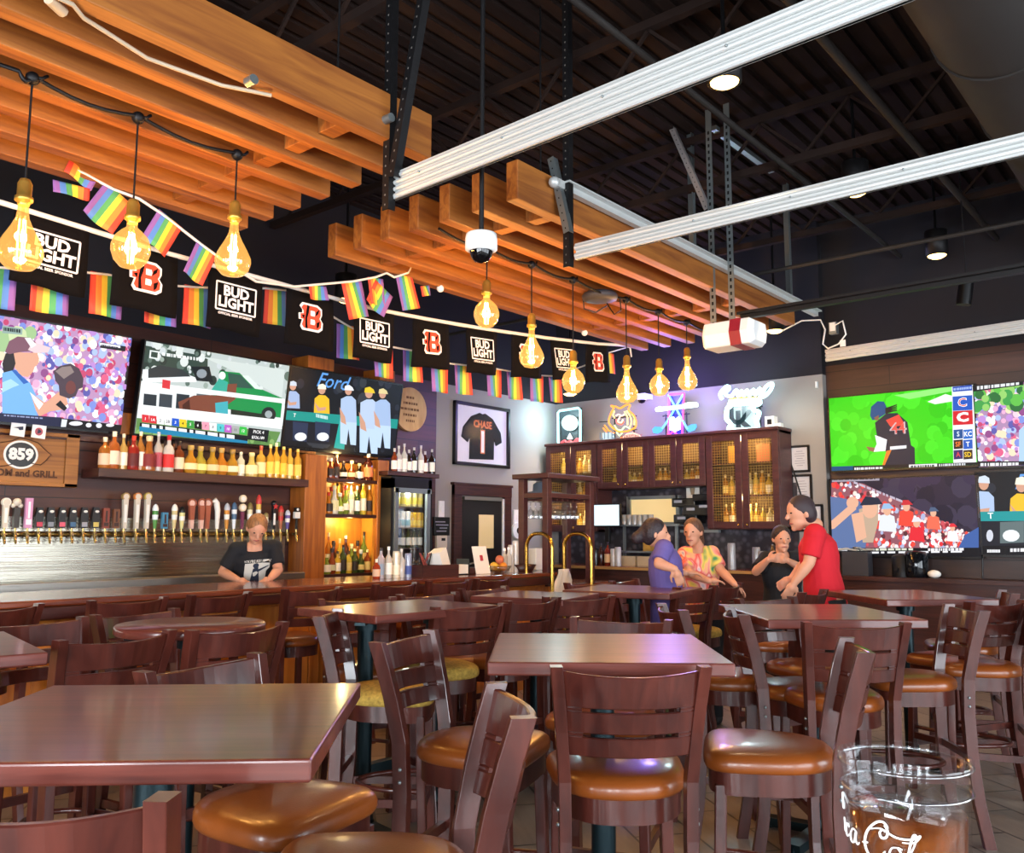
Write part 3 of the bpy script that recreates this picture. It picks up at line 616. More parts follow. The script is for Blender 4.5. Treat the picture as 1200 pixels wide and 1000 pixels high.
S.p([(110, 742), (700, 740), (700, 775), (110, 772)], '#0c0c14', O, K); S.line(135, 748, 180, 747, 10, '#e8e8ee', O, K, 2); S.line(215, 748, 440, 746, 8, '#cfd2c0', O, K, 3); S.line(215, 760, 640, 755, 7, '#e4e4ea', O, K, 6); S.line(495, 748, 640, 746, 10, '#e4e4ea', O, K, 7)
S.finish('lower screen beside the grey wall showing red-shirted fans crowded along a rail', 'screens on the brown plank wall')
S = tvC(1146.5, 549, 1.425, .80); S.fill('#a987ad'); S.bokeh(CR, 800, .015, .045, None, 15); S.bokeh(['#3f9a4a', '#5fb84a', '#8fc86a', '#2d6a38'], 40, .04, .08, (0, .72, .35, .98), 16)
S.p([(1195, 505), (1205, 495), (1230, 500), (1230, 545), (1195, 545)], '#a9c8f0'); S.p([(1140, 450), (1200, 442), (1200, 452), (1140, 460)], '#14161c'); S.line(1146, 455, 1196, 449, 5, '#d8dce0', seed=3); S.p([(1142, 541), (1300, 541), (1300, 552), (1142, 552)], '#17161c'); S.line(1150, 545, 1200, 544, 3.5, '#e0e0e6', seed=9)
S.finish('upper screen cut by the frame edge, showing a blurred pink crowd', 'screens on the brown plank wall')
S = tvC(1149, 651.5, 1.425, .80)
def dug2(S):
    S.p([(1148, 600), (1300, 597), (1300, 610), (1148, 611)], '#1c8f92'); S.t('T', 1161, 605, .08, '#f1f5f5'); S.p([(1148, 611), (1300, 610), (1300, 640), (1148, 640)], '#1a1c26')
    S.p([(1172, 612), (1200, 611), (1200, 636), (1172, 637)], '#5d6c6e'); S.e(1185, 628, 10, 7, '#dfe4e8'); S.e(1160, 628, 4, 7, '#c8ccd8'); S.p([(1146, 640), (1300, 638), (1300, 656), (1146, 656)], '#0b0b12'); S.line(1157, 646, 1172, 646, 3.5, '#e8e8ee', seed=2); S.line(1184, 645, 1240, 644, 4, '#e0e0e6', seed=4)
dugout(S, (0, 0), 1, dict(ford=(1215, 565), men=[(1153, 566, 14, '#c9d3e2', '#a9bede'), (1197, 568, 15, '#f3e9d0', '#eab62a')], post=[dug2]))
S.finish('lower screen cut by the frame edge, showing a player in yellow behind a teal rail', 'screens on the brown plank wall')

# ================================================================ the bar
m_bartop = wood('bar_top_wood', '#4b1c10', '#7a3a1e', .22, (26, 1.4, 26), .5, .02)
m_barpan = wood('bar_panel_wood', '#9c5519', '#c47a2c', .35, (3, 14, 1.2))
m_nose = wood('bar_nose_wood', '#32110d', '#47201a', .3, (26, 1.4, 26), .3)
t = thing('bar_counter', 'long bar counter with dark top and warm wood front panels', 'bar', (-5.2, 3.9, 0))
Y0, Y1 = -1.0-3.9, 6.9-3.9
b = MB(); b.bb((-.82, Y0, 1.03), (0, Y1, 1.07)); b.build('bar_top', m_bartop, t, bevel=.01)
b = MB(); b.bb((-.06, Y0, .955), (-.004, Y1, 1.03)); b.build('nosing', m_nose, t, bevel=.008)
b = MB(); b.bb((-.62, Y0, .0), (-.12, Y1, 1.03)); b.build('bar_front', m_barpan, t)
b = MB(); y = Y0+.3
while y < Y1: b.bb((-.12, y, 0), (-.105, y+.09, .96)); y += .95
b.bb((-.12, Y0, 0), (-.104, Y1, .14)); b.bb((-.12, Y0, .93), (-.1, Y1, .96)); b.build('panel_moulding', m_barpan, t, bevel=.003)
b = MB(); b.tube([(-.02, Y0, .22), (-.02, Y1, .22)], .022, 10)
for k in range(9): b.cyl((-.02, Y0+.4+k*.9, .22), (-.12, Y0+.4+k*.9, .22), .012, 8)
b.build('foot_rail', m_brass, t)
b = MB(); a = xp(231, 706, -5.3); b.box((-.1, a.y-3.9, a.z), (.012, .1, .13)); b.build('outlet_plate', m_blkpl, t)
t = thing('service_counter', 'low dark service counter past the bar end under the glass rack', 'counter', (-5.7, 7.6, 0))
b = MB(); b.bb((-.35, -.68, .88), (.35, .55, .93)); b.build('top', m_bartop, t, bevel=.006)
b = MB(); b.bb((-.3, -.64, 0), (.3, .5, .88)); b.build('body', m_nose, t)
# ---- back bar with steel splash, drip tray, tap rail
t = thing('back_bar', 'dark back bar cabinet running along the plank wall under the taps', 'counter', (-6.9, 3.0, 0))
b = MB(); b.bb((-.19, -3.2, 0), (.2, 2.0, .98)); b.build('cabinet', m_trimdk, t)
b = MB(); b.bb((-.19, -3.2, .98), (.24, 2.03, 1.02)); b.build('top', m_blkmet, t)
b = MB(); b.bb((.0, -3.2, 1.02), (.22, 2.03, 1.075)); b.bb((.0, -3.2, 1.06), (.22, 2.03, 1.085)); b.build('drip_tray', m_steel, t, bevel=.006)
b = MB(); b.bb((-.19, -3.2, 1.02), (-.17, 2.08, 1.56))
m_spl, nt, bs = _new('brushed_steel'); bs.inputs['Metallic'].default_value = 1; bs.inputs['Base Color'].default_value = (.40, .37, .30, 1); bs.inputs['Roughness'].default_value = .3; tg = nt.nodes.new('ShaderNodeTangent'); tg.direction_type = 'RADIAL'; tg.axis = 'X'; nt.links.new(tg.outputs[0], bs.inputs['Tangent'])
tc = nt.nodes.new('ShaderNodeTexCoord'); mp = nt.nodes.new('ShaderNodeMapping'); mp.inputs['Scale'].default_value = (1, .25, 420); nz = nt.nodes.new('ShaderNodeTexNoise'); nz.inputs['Scale'].default_value = 1; nz.inputs['Detail'].default_value = 3
bp = nt.nodes.new('ShaderNodeBump'); bp.inputs['Strength'].default_value = 1; bp.inputs['Distance'].default_value = .0007; nt.links.new(tc.outputs['Object'], mp.inputs['Vector']); nt.links.new(mp.outputs[0], nz.inputs['Vector']); nt.links.new(nz.outputs['Fac'], bp.inputs['Height']); nt.links.new(bp.outputs['Normal'], bs.inputs['Normal']); bs.inputs['Roughness'].default_value = .14
b.build('steel_splash', m_spl, t)
t = thing('tap_rail', 'brass beer tap manifold along the steel splash', 'rail', (-6.99, 3.0, 1.43))
b = MB(); b.tube([(0, -2.2, 0), (0, 2.05, 0)], .02, 12)
for k in range(6): b.cyl((-.09, -2.1+k*.82, 0), (0, -2.1+k*.82, 0), .02, 10)
b.build('pipe', mat('aged_brass', '#a08a58', .25, .95), t)
TAPS = [(1, 583, 'w', 'white tap handle with a round top'), (14, 583, 'sk', 'dark tap handle topped by a small white skull shape'), (28, 583, 'pk', 'pink paddle tap handle'), (41, 594, 'b0', 'black tap handle with a red label'), (54, 594, 'b1', 'black tap handle with a grey label'), (67.5, 594, 'b2', 'black tap handle with a pink-red label'), (80, 594, 'b3', 'black tap handle with a blue label'), (93.5, 594, 'b4', 'black tap handle with a silver label'), (107, 594, 'b5', 'black tap handle with a yellow label'), (119, 595, 'rb', 'red-brown slab tap handle'), (131, 596, 'br', 'brown slab tap handle'), (141, 577, 'T0', 'tall white tap handle with a tan disc on top'), (155, 577, 'T1', 'tall white tap handle with an orange disc on top'), (167, 577, 'T2', 'tall white tap handle with a yellow disc on top'), (177, 590, 'gr', 'green tap handle with a white pointed tip'), (188, 600, 'bl', 'short blue tap handle'), (199.5, 590, 'cr', 'cream tap handle with a white tip'), (208.5, 593, 'cy', 'cream tap handle with a black tip'), (219.5, 585, 'co', 'copper tap handle with a ring top'), (231, 585, 'co2', 'copper tap handle with a white base'), (238, 585, 'co3', 'copper tap handle tucked close beside another'), (250, 584, 'wb', 'white tap handle bent at the top'), (261, 589, 'or', 'orange tap handle with a silver tip'), (269.6, 588, 'wl', 'white tap handle with blue lettering bands'), (279, 579, 'dc', 'purple tap handle with two stacked pale discs'), (288, 588, 'c2', 'slim cream tap handle'), (298, 579, 'ry', 'red and yellow tap handle above the bartender'), (307, 600, 'sm', 'small cream tap handle above the bartender'), (316, 586, 'bs', 'black tap handle with a red star'), (324.4, 592, 'rd', 'red capped copper tap handle'), (332.4, 597, 'pu', 'purple tap handle with a silver figure'), (343, 593, 'bw', 'black and white square tap handle by the oak post')]
def flatbar(mb, z0, z1, w0, w1, th, mi=0):
    mb.loft([[(-th*.5, -w0/2, z0), (th*.5, -w0/2, z0), (th*.5, w0/2, z0), (-th*.5, w0/2, z0)], [(-th*.5, -w1/2, z1), (th*.5, -w1/2, z1), (th*.5, w1/2, z1), (-th*.5, w1/2, z1)]], mi, True, False)
def cm(h, r=.4): return mat('paint_'+h.strip('#'), h, r)
fa = MB(); fa.cyl((0, 0, .0), (.05, 0, .0), .012, 10); fa.tube([(.05, 0, .02), (.055, 0, -.01), (.075, 0, -.07)], [.014, .014, .009], 8); fa.cyl((.052, 0, .01), (.05, 0, .05), .009, 8)
proto_f = None
for px, py, st, lab in TAPS:
    a = xp(px, 628, -6.97); top = xp(px, py, -6.93).z-1.43; h = top-.05
    t = thing('beer_tap', lab+', on the tap rail', 'beer tap', (-6.97, a.y, 1.43), 0, 'beer taps')
    if proto_f is None: proto_f = fa.build('faucet', MATS['aged_brass'], t)
    else: c = proto_f.copy(); COL.objects.link(c); c.parent = t
    b = MB(); z0 = .045; z1 = z0+h; X = Matrix.Translation((.052, 0, 0)); c0 = '#e6e2d8'; c1 = '#222222'
    if st[0] == 'b' and st[1:].isdigit():
        c0 = '#141416'; c1 = ['#b5364a', '#7f828a', '#d2566a', '#3a5f80', '#8f8f98', '#c9b25a'][int(st[1])]
        flatbar(b, z0, z0+h*.62, .05, .058, .03); flatbar(b, z0+h*.62, z1, .058, .04, .03); b.box((.017, 0, z0+h*.18), (.006, .04, h*.22), 1); b.ball((.016, .004, z0+h*.8), .013, 2, 8, 6, None, (.4, 1.3, .8))
    elif st in ('T0', 'T1', 'T2', 'w'):
        c1 = {'T0': '#a3824a', 'T1': '#c8793a', 'T2': '#b39a4a', 'w': '#d8d2c4'}[st]; c0 = '#c9bfae'
        flatbar(b, z0, z1-.05, .028, .042, .03); b.cyl((-.012, 0, z1-.03), (.014, 0, z1-.03), .032, 18, 1); b.cyl((-.01, 0, z1-.03), (.017, 0, z1-.03), .022, 18, 0); b.box((.016, 0, z0+h*.42), (.004, .018, h*.5), 2)
    elif st in ('rb', 'br', 'bl', 'pk'):
        c0 = {'rb': '#7d3524', 'br': '#6e4026', 'bl': '#3d7fa0', 'pk': '#c78ab0'}[st]; c1 = {'pk': '#efe6ea'}.get(st, '#3a1d14')
        flatbar(b, z0, z1, .05, .05, .028); b.box((.015, 0, z0+h*.2), (.004, .036, h*.18), 1); b.box((.015, 0, z0+h*.6), (.004, .014, h*.55), 1)
    elif st in ('co', 'co2', 'co3'):
        c0 = '#9a5138'; c1 = '#d8b0a0'
        flatbar(b, z0+h*.3, z1-.05, .036, .05, .03); flatbar(b, z0, z0+h*.3, .03, .036, .03, 1 if st != 'co3' else 0)
        b.lathe([(.028, -.011), (.04, -.011), (.04, .011), (.028, .011), (.028, -.011)], (0, 0, 0), 18, 0, False, None, Matrix.Translation((0, 0, z1-.03)) @ Matrix.Rotation(PI/2, 4, 'Y')); b.cyl((-.004, 0, z1-.03), (.006, 0, z1-.03), .026, 14, 1)
    elif st == 'dc':
        c0 = '#6a2c4a'; c1 = '#e0cfae'; flatbar(b, z0, z0+h*.5, .02, .034, .02)
        for zz in (.62, .88): b.cyl((-.01, 0, z0+h*zz), (.012, 0, z0+h*zz), .034, 16, 1); b.cyl((-.008, 0, z0+h*zz), (.015, 0, z0+h*zz), .02, 16, 2)
    elif st == 'sk':
        c0 = '#2d2620'; c1 = '#cfc4b4'; flatbar(b, z0, z1-.07, .034, .044, .034); b.ball((0, 0, z1-.03), .03, 1); b.ball((0, -.025, z1-.055), .018, 1, 8, 6); b.ball((0, .025, z1-.055), .018, 1, 8, 6)
    elif st == 'wb':
        b.tube([(0, 0, z0), (0, 0, z0+h*.6), (.0, -.012, z0+h*.85), (0, -.03, z1-.012), (0, -.05, z1-.03)], [.016, .024, .026, .022, .012], 10)
    elif st == 'bw':
        c0 = '#1a1a1a'; c1 = '#e6dfd6'; flatbar(b, z0, z0+h*.5, .016, .016, .016); b.box((0, 0, z0+h*.62), (.03, .06, h*.28), 1); b.box((0, 0, z0+h*.85), (.03, .05, h*.2), 0); b.ball((.016, 0, z0+h*.86), .014, 2, 8, 6, None, (.4, 1, 1))
    elif st == 'bs':
        c0 = '#17171a'; c1 = '#c03030'; flatbar(b, z0, z1-.05, .03, .034, .024); b.ball((0, 0, z1-.03), .03, 0)
        b.prism([(.024, .03*(1 if k % 2 == 0 else .42)*math.sin(k*PI/5), z1-.055+.03*(1 if k % 2 == 0 else .42)*math.cos(k*PI/5)) for k in range(10)], (.006, 0, 0), 1); b.box((.014, 0, z0+h*.35), (.004, .02, h*.4), 2)
    else:
        c0, c1, c2 = {'gr': ('#4f8a3c', '#f0f0ec', 0), 'cr': ('#cdbb84', '#f0ece0', 0), 'cy': ('#d9cf8a', '#1d1d18', 0), 'or': ('#c98524', '#b9bcc0', 0), 'wl': ('#dfe2e4', '#45607c', 0), 'c2': ('#dcd3ae', '#7a6a3a', 0), 'ry': ('#d8b04a', '#c23a34', 0), 'sm': ('#d8d0a0', '#8a7a4a', 0), 'rd': ('#a5603c', '#c0322c', 0), 'pu': ('#54468a', '#c8c8d0', 0)}[st]
        b.lathe([(.012, z0), (.017, z0+h*.25), (.023, z0+h*.6), (.024, z0+h*.72), (.016, z0+h*.78)], n=12); b.lathe([(.024, z0+h*.72), (.026, z0+h*.8), (.018, z0+h*.93), (.004, z1)], n=12, mi=1); b.lathe([(.021, z0+h*.36), (.0245, z0+h*.56)], n=12, mi=1 if st in ('wl', 'rd', 'gr') else 2, caps=False)
    b.v = [tuple(X @ Vector(p)) for p in b.v]
    b.build('handle', [cm(c0), cm(c1), cm('#e8e4dc')], t)

# ================================================================ bottles
def bottle_mesh(st, h, r):
    """body profile (radius, height) plus cap and label bands, unit-free styles"""
    if st == 'bour': pr = [(r*.92, 0), (r, .01), (r, h*.58), (r*.8, h*.68), (r*.36, h*.75), (r*.33, h*.9)]
    elif st == 'tall': pr = [(r*.95, 0), (r, .01), (r, h*.6), (r*.45, h*.72), (r*.3, h*.78), (r*.3, h*.93)]
    elif st == 'squat': pr = [(r*.8, 0), (r, h*.1), (r*1.05, h*.3), (r*.85, h*.5), (r*.4, h*.66), (r*.36, h*.84)]
    elif st == 'jug': pr = [(r, 0), (r*1.05, h*.05), (r*1.05, h*.4), (r*.5, h*.6), (r*.4, h*.85)]
    elif st == 'slim': pr = [(r*.95, 0), (r, .01), (r*.98, h*.66), (r*.5, h*.75), (r*.4, h*.8), (r*.4, h*.95)]
    elif st == 'can': pr = [(r*.9, 0), (r, .01), (r, h*.93), (r*.85, h*.985), (r*.8, h)]
    elif st == 'beer': pr = [(r*.95, 0), (r, .01), (r, h*.52), (r*.5, h*.7), (r*.4, h*.78), (r*.4, h*.95)]
    else: pr = [(r*1, 0), (r, h*.9), (r*.9, h)]
    return pr
BP = {}
def bottle(loc, st, h, r, liq, labc, capc, label, cat='bottle', grp=None, rz=0, parent_parts=True, name='liquor_bottle', rough=.12):
    key = (st, round(h, 3), round(r, 4), liq, labc, capc)
    if key not in BP:
        pr = bottle_mesh(st, h, r); t = thing(name, label, cat, loc, rz, grp)
        m = mat('bottle_'+liq.strip('#'), liq, rough, trans=.25 if st not in ('can',) else 0, coat=.3); b = MB(); b.lathe(pr, n=14)
        b.build('glass_body' if st != 'can' else 'can_body', m, t)
        if labc:
            b = MB(); z0, z1 = (h*.12, h*.48) if st != 'squat' else (h*.14, h*.36)
            rr = r*1.012 if st not in ('squat', 'jug') else r*1.075
            b.lathe([(rr, z0), (rr, z1)], n=14, caps=False); b.build('paper_label', cm(labc, .6), t)
        if capc:
            b = MB(); zc = pr[-1][1]; b.lathe([(r*.36 if st != 'slim' else r*.44, zc-.012), (r*.38, h), (0.001, h)], n=10) if st not in ('squat', 'jug') else b.lathe([(r*.4, zc-.004), (r*.5, h*.9), (r*.46, h), (.001, h)], n=10)
            b.build('cap', cm(capc, .35), t)
        BP[key] = t; return t
    t = copy_tree(BP[key]); t.location = loc; t.rotation_euler.z = rz; tag(t, label, cat, grp); return t
def shelf(name, label, a, b_, m, grp='bar shelves'):
    s = MB(); s.bb(a, b_); return tag(s.build(name, m, bevel=.004), label, 'shelf', grp)
sh1 = shelf('liquor_shelf', 'long dark shelf of spirits above the beer taps', (XA+.01, 3.15, 1.87), (-6.8, xp(358, 560, -6.86).y-.005, 1.94), m_trimdk)
W = 'counting from the carved sign, long shelf'
ROW = [(122, 'bour', .25, '#b06a2a', '#d8b89a', '#d8cdb8', 'pale amber bottle with a silver cap'), (131.5, 'bour', .30, '#b4602a', '#e6ceb4', '#e8dcc4', 'amber bottle with a pink label'), (143.5, 'tall', .29, '#c9a25a', '#efe6d0', '#cfc5b0', 'golden bottle with a white label'), (154.5, 'bour', .28, '#9a2c22', '#5a1410', '#c63a2a', 'red bottle with a dark label'), (163.5, 'tall', .32, '#b87a3a', '#efe4d8', '#e2d6b8', 'tall amber bottle with a cream label'), (172.7, 'jug', .29, '#a8642c', '#7a1e1a', '#d8c79a', 'broad brown bottle with a dark red label'), (184.4, 'tall', .33, '#c8beb4', '#b04a5a', '#c9ccd0', 'pale bottle with a rose label'), (195.8, 'bour', .31, '#d8cfc4', '#c82a28', '#c8202a', 'clear bottle with red cap and label'), (209, 'bour', .27, '#7a3a1c', '#d8c8a8', '#2a1a12', 'dark brown bottle with a small label'), (221.8, 'squat', .24, '#c98a2c', '#f0d9a0', '#b8934a', 'round gold stopper bottle, rosy base'), (234.3, 'squat', .24, '#b9a23a', '#dfe08a', '#b8934a', 'round gold stopper bottle, greenish label'), (247.4, 'squat', .24, '#c0902e', '#e0c894', '#a88440', 'round gold stopper bottle, tan label'), (259, 'squat', .24, '#c47a28', '#e8b86a', '#b8934a', 'round gold stopper bottle, orange label'), (271, 'squat', .235, '#b8862c', '#efe0b4', '#9a7838', 'round gold stopper bottle, cream label'), (282, 'slim', .22, '#d6cfb4', '#e8e4d0', '#cfc8b4', 'short clear bottle'), (293.6, 'jug', .22, '#d2b862', '#e8d8a0', '#cfc08a', 'wide cut-glass bottle'), (305.4, 'bour', .29, '#c49a3a', '#e8d49a', '#a03a2a', 'gold bottle with a red cap'), (315.4, 'tall', .31, '#cf9a34', '#efc04a', '#d8c48a', 'tall bottle with a yellow label'), (323.4, 'tall', .33, '#d8a83c', '#f0cc5a', '#efe2b4', 'tallest yellow bottle with a white cap'), (331, 'slim', .30, '#d09a30', '#f0b83a', '#e0c068', 'slim orange-yellow bottle'), (339.4, 'slim', .29, '#d8ac44', '#f2d27a', '#c89a38', 'slim pale yellow bottle'), (347.6, 'slim', .29, '#cf9c3a', '#e8b850', '#d8b860', 'slim yellow bottle beside the oak post')]
for i, (px, st, h, liq, lb, cp, lab) in enumerate(ROW):
    a = xp(px, 545, -6.9); bottle((-6.9+(i % 2)*.015, a.y, 1.9405), st, h, .036 if st in ('tall', 'slim') else .046 if st == 'bour' else .055, liq, lb, cp, '%s, %s %s' % (lab, ORD[i], W), 'bottle', 'spirits on the long shelf')
for i, px in enumerate((127, 150, 159, 178, 190, 203)):
    a = xp(px, 545, -7.02); c = ['#8a4a20', '#a8602a', '#b88a4a', '#6a2c18', '#c8b08a', '#94502a'][i]
    bottle((-7.03, a.y, 1.9405), 'tall', .27+.01*(i % 3), .034, c, '#d8c8b0', '#2a1c14', 'back-row bottle on the long shelf, %s from the carved sign' % ORD[i], 'bottle', 'back-row spirits on the long shelf')
# ---- open shelf unit between the two posts
ya, yb = xp(383, 600, -6.86).y+.004, xp(443, 600, -6.86).y-.004
t = thing('shelf_unit', 'amber lit open shelf unit of spirits between the two oak posts', 'shelf', (-7.0, (ya+yb)/2, 0))
hw = (yb-ya)/2
b = MB(); b.bb((-.09, -hw, .9), (-.075, hw, 2.15)); b.build('back_panel', wood('amber_panel', '#b8701c', '#d8942f', .4, (3, 14, 1.2)), t)
b = MB(); b.bb((-.07, hw-.03, .9), (.1, hw, 2.1)); b.bb((-.07, -hw, .9), (.1, -hw+.02, 2.1)); b.build('side_panel', MATS['amber_panel'], t)
zs = [xp(412, y, -6.9).z for y in (562, 603, 672)]
for z in zs:
    b = MB(); b.bb((-.074, -hw, z-.035), (.13, hw, z)); b.build('board', m_trimdk, t, bevel=.003)
b = MB(); b.bb((-.09, -hw, 0), (.12, hw, .9)); b.build('base_cabinet', m_trimdk, t)
PAL = ['#c8a02c', '#d8b83c', '#8a3c1a', '#b8701c', '#7a8a30', '#e0d0a0', '#5a2414', '#cfc8b4', '#a8862c', '#3a4a20']
rnd = random.Random(11); nm = {'#c8a02c': 'gold', '#d8b83c': 'yellow', '#8a3c1a': 'red-brown', '#b8701c': 'amber', '#7a8a30': 'green', '#e0d0a0': 'pale', '#5a2414': 'dark brown', '#cfc8b4': 'clear', '#a8862c': 'olive gold', '#3a4a20': 'dark green', '#1c1410': 'black', '#c05020': 'orange'}
def rowfill(zi, xx, xs, where, dark=False, hs=(.2, .3), grp='', xpos=-6.93):
    for i, px in enumerate(xs):
        a = xp(px, 560, xpos); c = rnd.choice(['#1c1410', '#5a2414', '#3a4a20', '#8a3c1a'] if dark else PAL); st = rnd.choice(['bour', 'tall', 'slim', 'squat', 'jug'])
        h = hs[0]+(hs[1]-hs[0])*rnd.random(); 
        if st in ('squat', 'jug'): h *= .82
        bottle((xpos, a.y, zi+.0006), st, round(h, 2), .034 if st in ('tall', 'slim', 'bour') else .04, c, rnd.choice(['#e8dcc0', '#d8b868', '#f0ead8', '#2a1a10', '#c8c090']), rnd.choice(['#2a1a12', '#d8c890', '#b83020', '#cfcabc']), '%s bottle, %s along %s' % (nm[c], ORD[i], where), 'bottle', grp)
rowfill(zs[0], 0, (387, 394, 402, 412, 421), 'the top board between the oak posts', True, (.2, .25), 'spirits on the top board')
b_ = bottle((-6.88, xp(430, 560, -6.9).y, zs[0]+.0006), 'bour', .27, .048, '#5a2414', '#e8804a', '#e8e0d0', 'dark bottle with orange base standing by the second oak post', 'bottle', 'spirits on the top board')
rowfill(zs[1], 0, (386, 392.5, 399, 405.5, 412, 419, 426, 433), 'the middle board between the oak posts', False, (.25, .36), 'spirits on the middle board')
rowfill(zs[1], 0, (389, 396, 403, 410, 417, 424), 'the back of the middle board', False, (.28, .36), 'back-row spirits on the middle board', -7.03)
rowfill(zs[2], 0, (385.5, 391.5, 398, 404.5, 411, 418, 425, 432.5), 'the bottom board between the oak posts', False, (.2, .3), 'spirits on the bottom board', -6.91)
rowfill(zs[2], 0, (387, 393, 400, 407, 414, 421, 428), 'the back of the bottom board', False, (.34, .42), 'back-row spirits on the bottom board', -7.0)
LIGHTS2 = [(-6.9, (ya+yb)/2, zs[0]-.06), (-6.9, (ya+yb)/2, zs[1]-.06), (-6.85, (ya+yb)/2-.1, 2.2)]
# ---- bottle fridge with glass door, and the shelf above it
y0, y1 = xp(458, 600, -6.7).y, xp(506, 600, -6.7).y
t = thing('bottle_fridge', 'black glass-door fridge full of cans and bottles beside the oak post', 'fridge', (-6.9, (y0+y1)/2, 0))
w = (y1-y0)/2
b = MB(); b.bb((-.19, -w, .05), (.2, -w+.05, 2.0)); b.bb((-.19, w-.05, .05), (.2, w, 2.0)); b.bb((-.19, -w, 1.9), (.2, w, 2.02)); b.bb((-.19, -w, 0), (.2, w, .4)); b.build('cabinet', m_blkmet, t)
b = MB(); b.bb((-.195, -w+.05, .4), (-.18, w-.05, 1.9)); b.build('white_lining', mat('fridge_lining', '#e4e6e0', .5), t)
zf = [xp(480, y, -6.8).z for y in (594, 618.5, 642)]
for z in zf+[.98]:
    b = MB(); b.bb((-.17, -w+.05, z-.012), (.12, w-.05, z)); b.build('wire_shelf', m_steel, t)
d = MB()
for c, s in (((.21, -w+.06, 1.15), (.03, .05, 1.5)), ((.21, w-.07, 1.15), (.03, .05, 1.5)), ((.21, 0, 1.88), (.03, 2*w-.06, .05)), ((.21, 0, .42), (.03, 2*w-.06, .05))): d.box(c, s)
dr = d.build('glass_door', m_galv, t); g = MB(); g.bb((.205, -w+.08, .44), (.209, w-.08, 1.86)); g.build('pane', m_glass, dr)
b = MB(); b.bb((.225, w-.04, .9), (.24, w-.02, 1.5)); b.build('handle', m_blkpl, dr)
LIGHTS2.append((-6.78, (y0+y1)/2, 1.85))
sh = shelf('fridge_shelf', 'short dark shelf of bottles over the fridge', (XA+.01, y0-.03, 2.03), (-6.72, xp(515, 558, -6.72).y, 2.075), m_trimdk)
for i, px in enumerate((462, 467, 473.5, 479, 485, 493, 498, 506)):
    c = ['#8a3c1a', '#d8d0c8', '#e0d8c8', '#3a2a20', '#2a2420', '#d8cfc4', '#5a2414', '#2a1a14'][i]
    bottle((-6.85, xp(px, 550, -6.85).y, 2.0755), 'tall' if i % 3 else 'bour', .25+.03*(i % 3), .034, c, '#efe8dc', '#c8c4bc', '%s bottle on the shelf over the fridge' % ['small red-brown', 'pale wide-label', 'tall clear', 'small dark', 'slim dark', 'clear broad-label', 'low brown', 'dark end'][i], 'bottle', 'spirits over the fridge')
fr = [(zf[0], 'can', .2, '#d9cf9a', '#e8d860', 7, 'yellow topped can on the upper fridge shelf'), (zf[1], 'can', .17, '#e8eef0', '#9fd0e0', 4, 'white can on the second fridge shelf'), (zf[2], 'beer', .22, '#3a4a2c', '#e8ece4', 6, 'green bottle with white label on the third fridge shelf'), (.98, 'beer', .2, '#2c2018', '#d8d0b0', 6, 'brown bottle on the lowest lit fridge shelf')]
for z, st, h, c, l, n, lab in fr:
    for i in range(n):
        y = y0+.09+i*.083 if n > 4 else y0+.09+i*.08
        bottle((-6.8, y, z+.0006), st, h, .033, c, l, '#3a3a30' if st == 'beer' else None, '%s, %s from the oak post' % (lab, ORD[i]), 'drink', 'drinks in the fridge', 0, True, 'drink_container')
for i in range(4): bottle((-6.8, y0+.08+(4+i)*.068, zf[1]+.0006), 'can', .16, .033, '#e0b838', '#f0d860', None, 'golden can on the second fridge shelf, %s past the white cans' % ORD[i], 'drink', 'drinks in the fridge', 0, True, 'drink_container')
# ================================================================ things on the plank wall
m_sign = wood('carved_sign_wood', '#7d4a1c', '#a0682c', .5, (3, 1.2, 26))
m_cut = mat('sign_cut', '#4d2a10', .6)
a = xp(93, 512, -7.05); z0, z1 = 1.79, 2.205; yr = xp(91, 540, -7.05).y; yl = yr-1.5
t = thing('carved_sign', 'carved wooden sign with a state outline and oval 859 badge under the first screen', 'sign', (-7.05, (yl+yr)/2, (z0+z1)/2))
Y = lambda px, py: (lambda q: (q.y-t.location.y, q.z-t.location.z))(xp(px, py, -7.03))
b = MB(); hw, hh = (yr-yl)/2, (z1-z0)/2; b.bb((-.04, -hw, -hh), (0, hw, hh)); b.bb((0, hw-.1, -hh), (.022, hw, hh)); b.bb((0, -hw, -hh), (.022, -hw+.1, hh)); b.bb((0, -hw, hh-.03), (.022, hw, hh)); b.bb((0, -hw, -hh), (.022, hw, -hh+.03)); b.build('board', m_sign, t, bevel=.004)
o = [Y(x, y) for x, y in ((-60, 546), (-40, 530), (-20, 524), (0, 519), (14, 517), (24, 513), (36, 516), (45, 519), (52, 526), (60, 533), (54, 540), (48, 545), (36, 543), (20, 543), (6, 546), (-20, 548))]
b = MB(); b.prism([(0.001, y, z) for y, z in o], (.012, 0, 0)); b.build('state_outline', m_sign, t, bevel=.002)
b = MB(); b.tube([(.013, y, z) for y, z in o+[o[0]]], .004, 6); b.build('outline_groove', m_cut, t)
cy, cz = Y(25, 533); b = MB()
for rr, dx, mi in ((1.16, .014, 1), (1.0, .018, 0)): b.prism([(.0, cy+.105*rr*math.cos(k*PI/14), cz+.092*rr*math.sin(k*PI/14)) for k in range(28)], (dx, 0, 0), mi)
text_on(b, '859', (.0, cy, cz), (0, 1, 0), (0, 0, 1), .115, 1, None, .006, 0, 1.0, 'CENTER', .02); b.build('oval_badge', [m_blkpl, m_paper], t)
cy2, cz2 = Y(68, 557); b = MB(); text_on(b, 'TAPROOM and GRILL', (0, cy2, cz2), (0, 1, 0), (0, 0, 1), .07, 0, None, .003, 0, 1.0, 'RIGHT', .004); b.build('carved_lettering', m_cut, t)
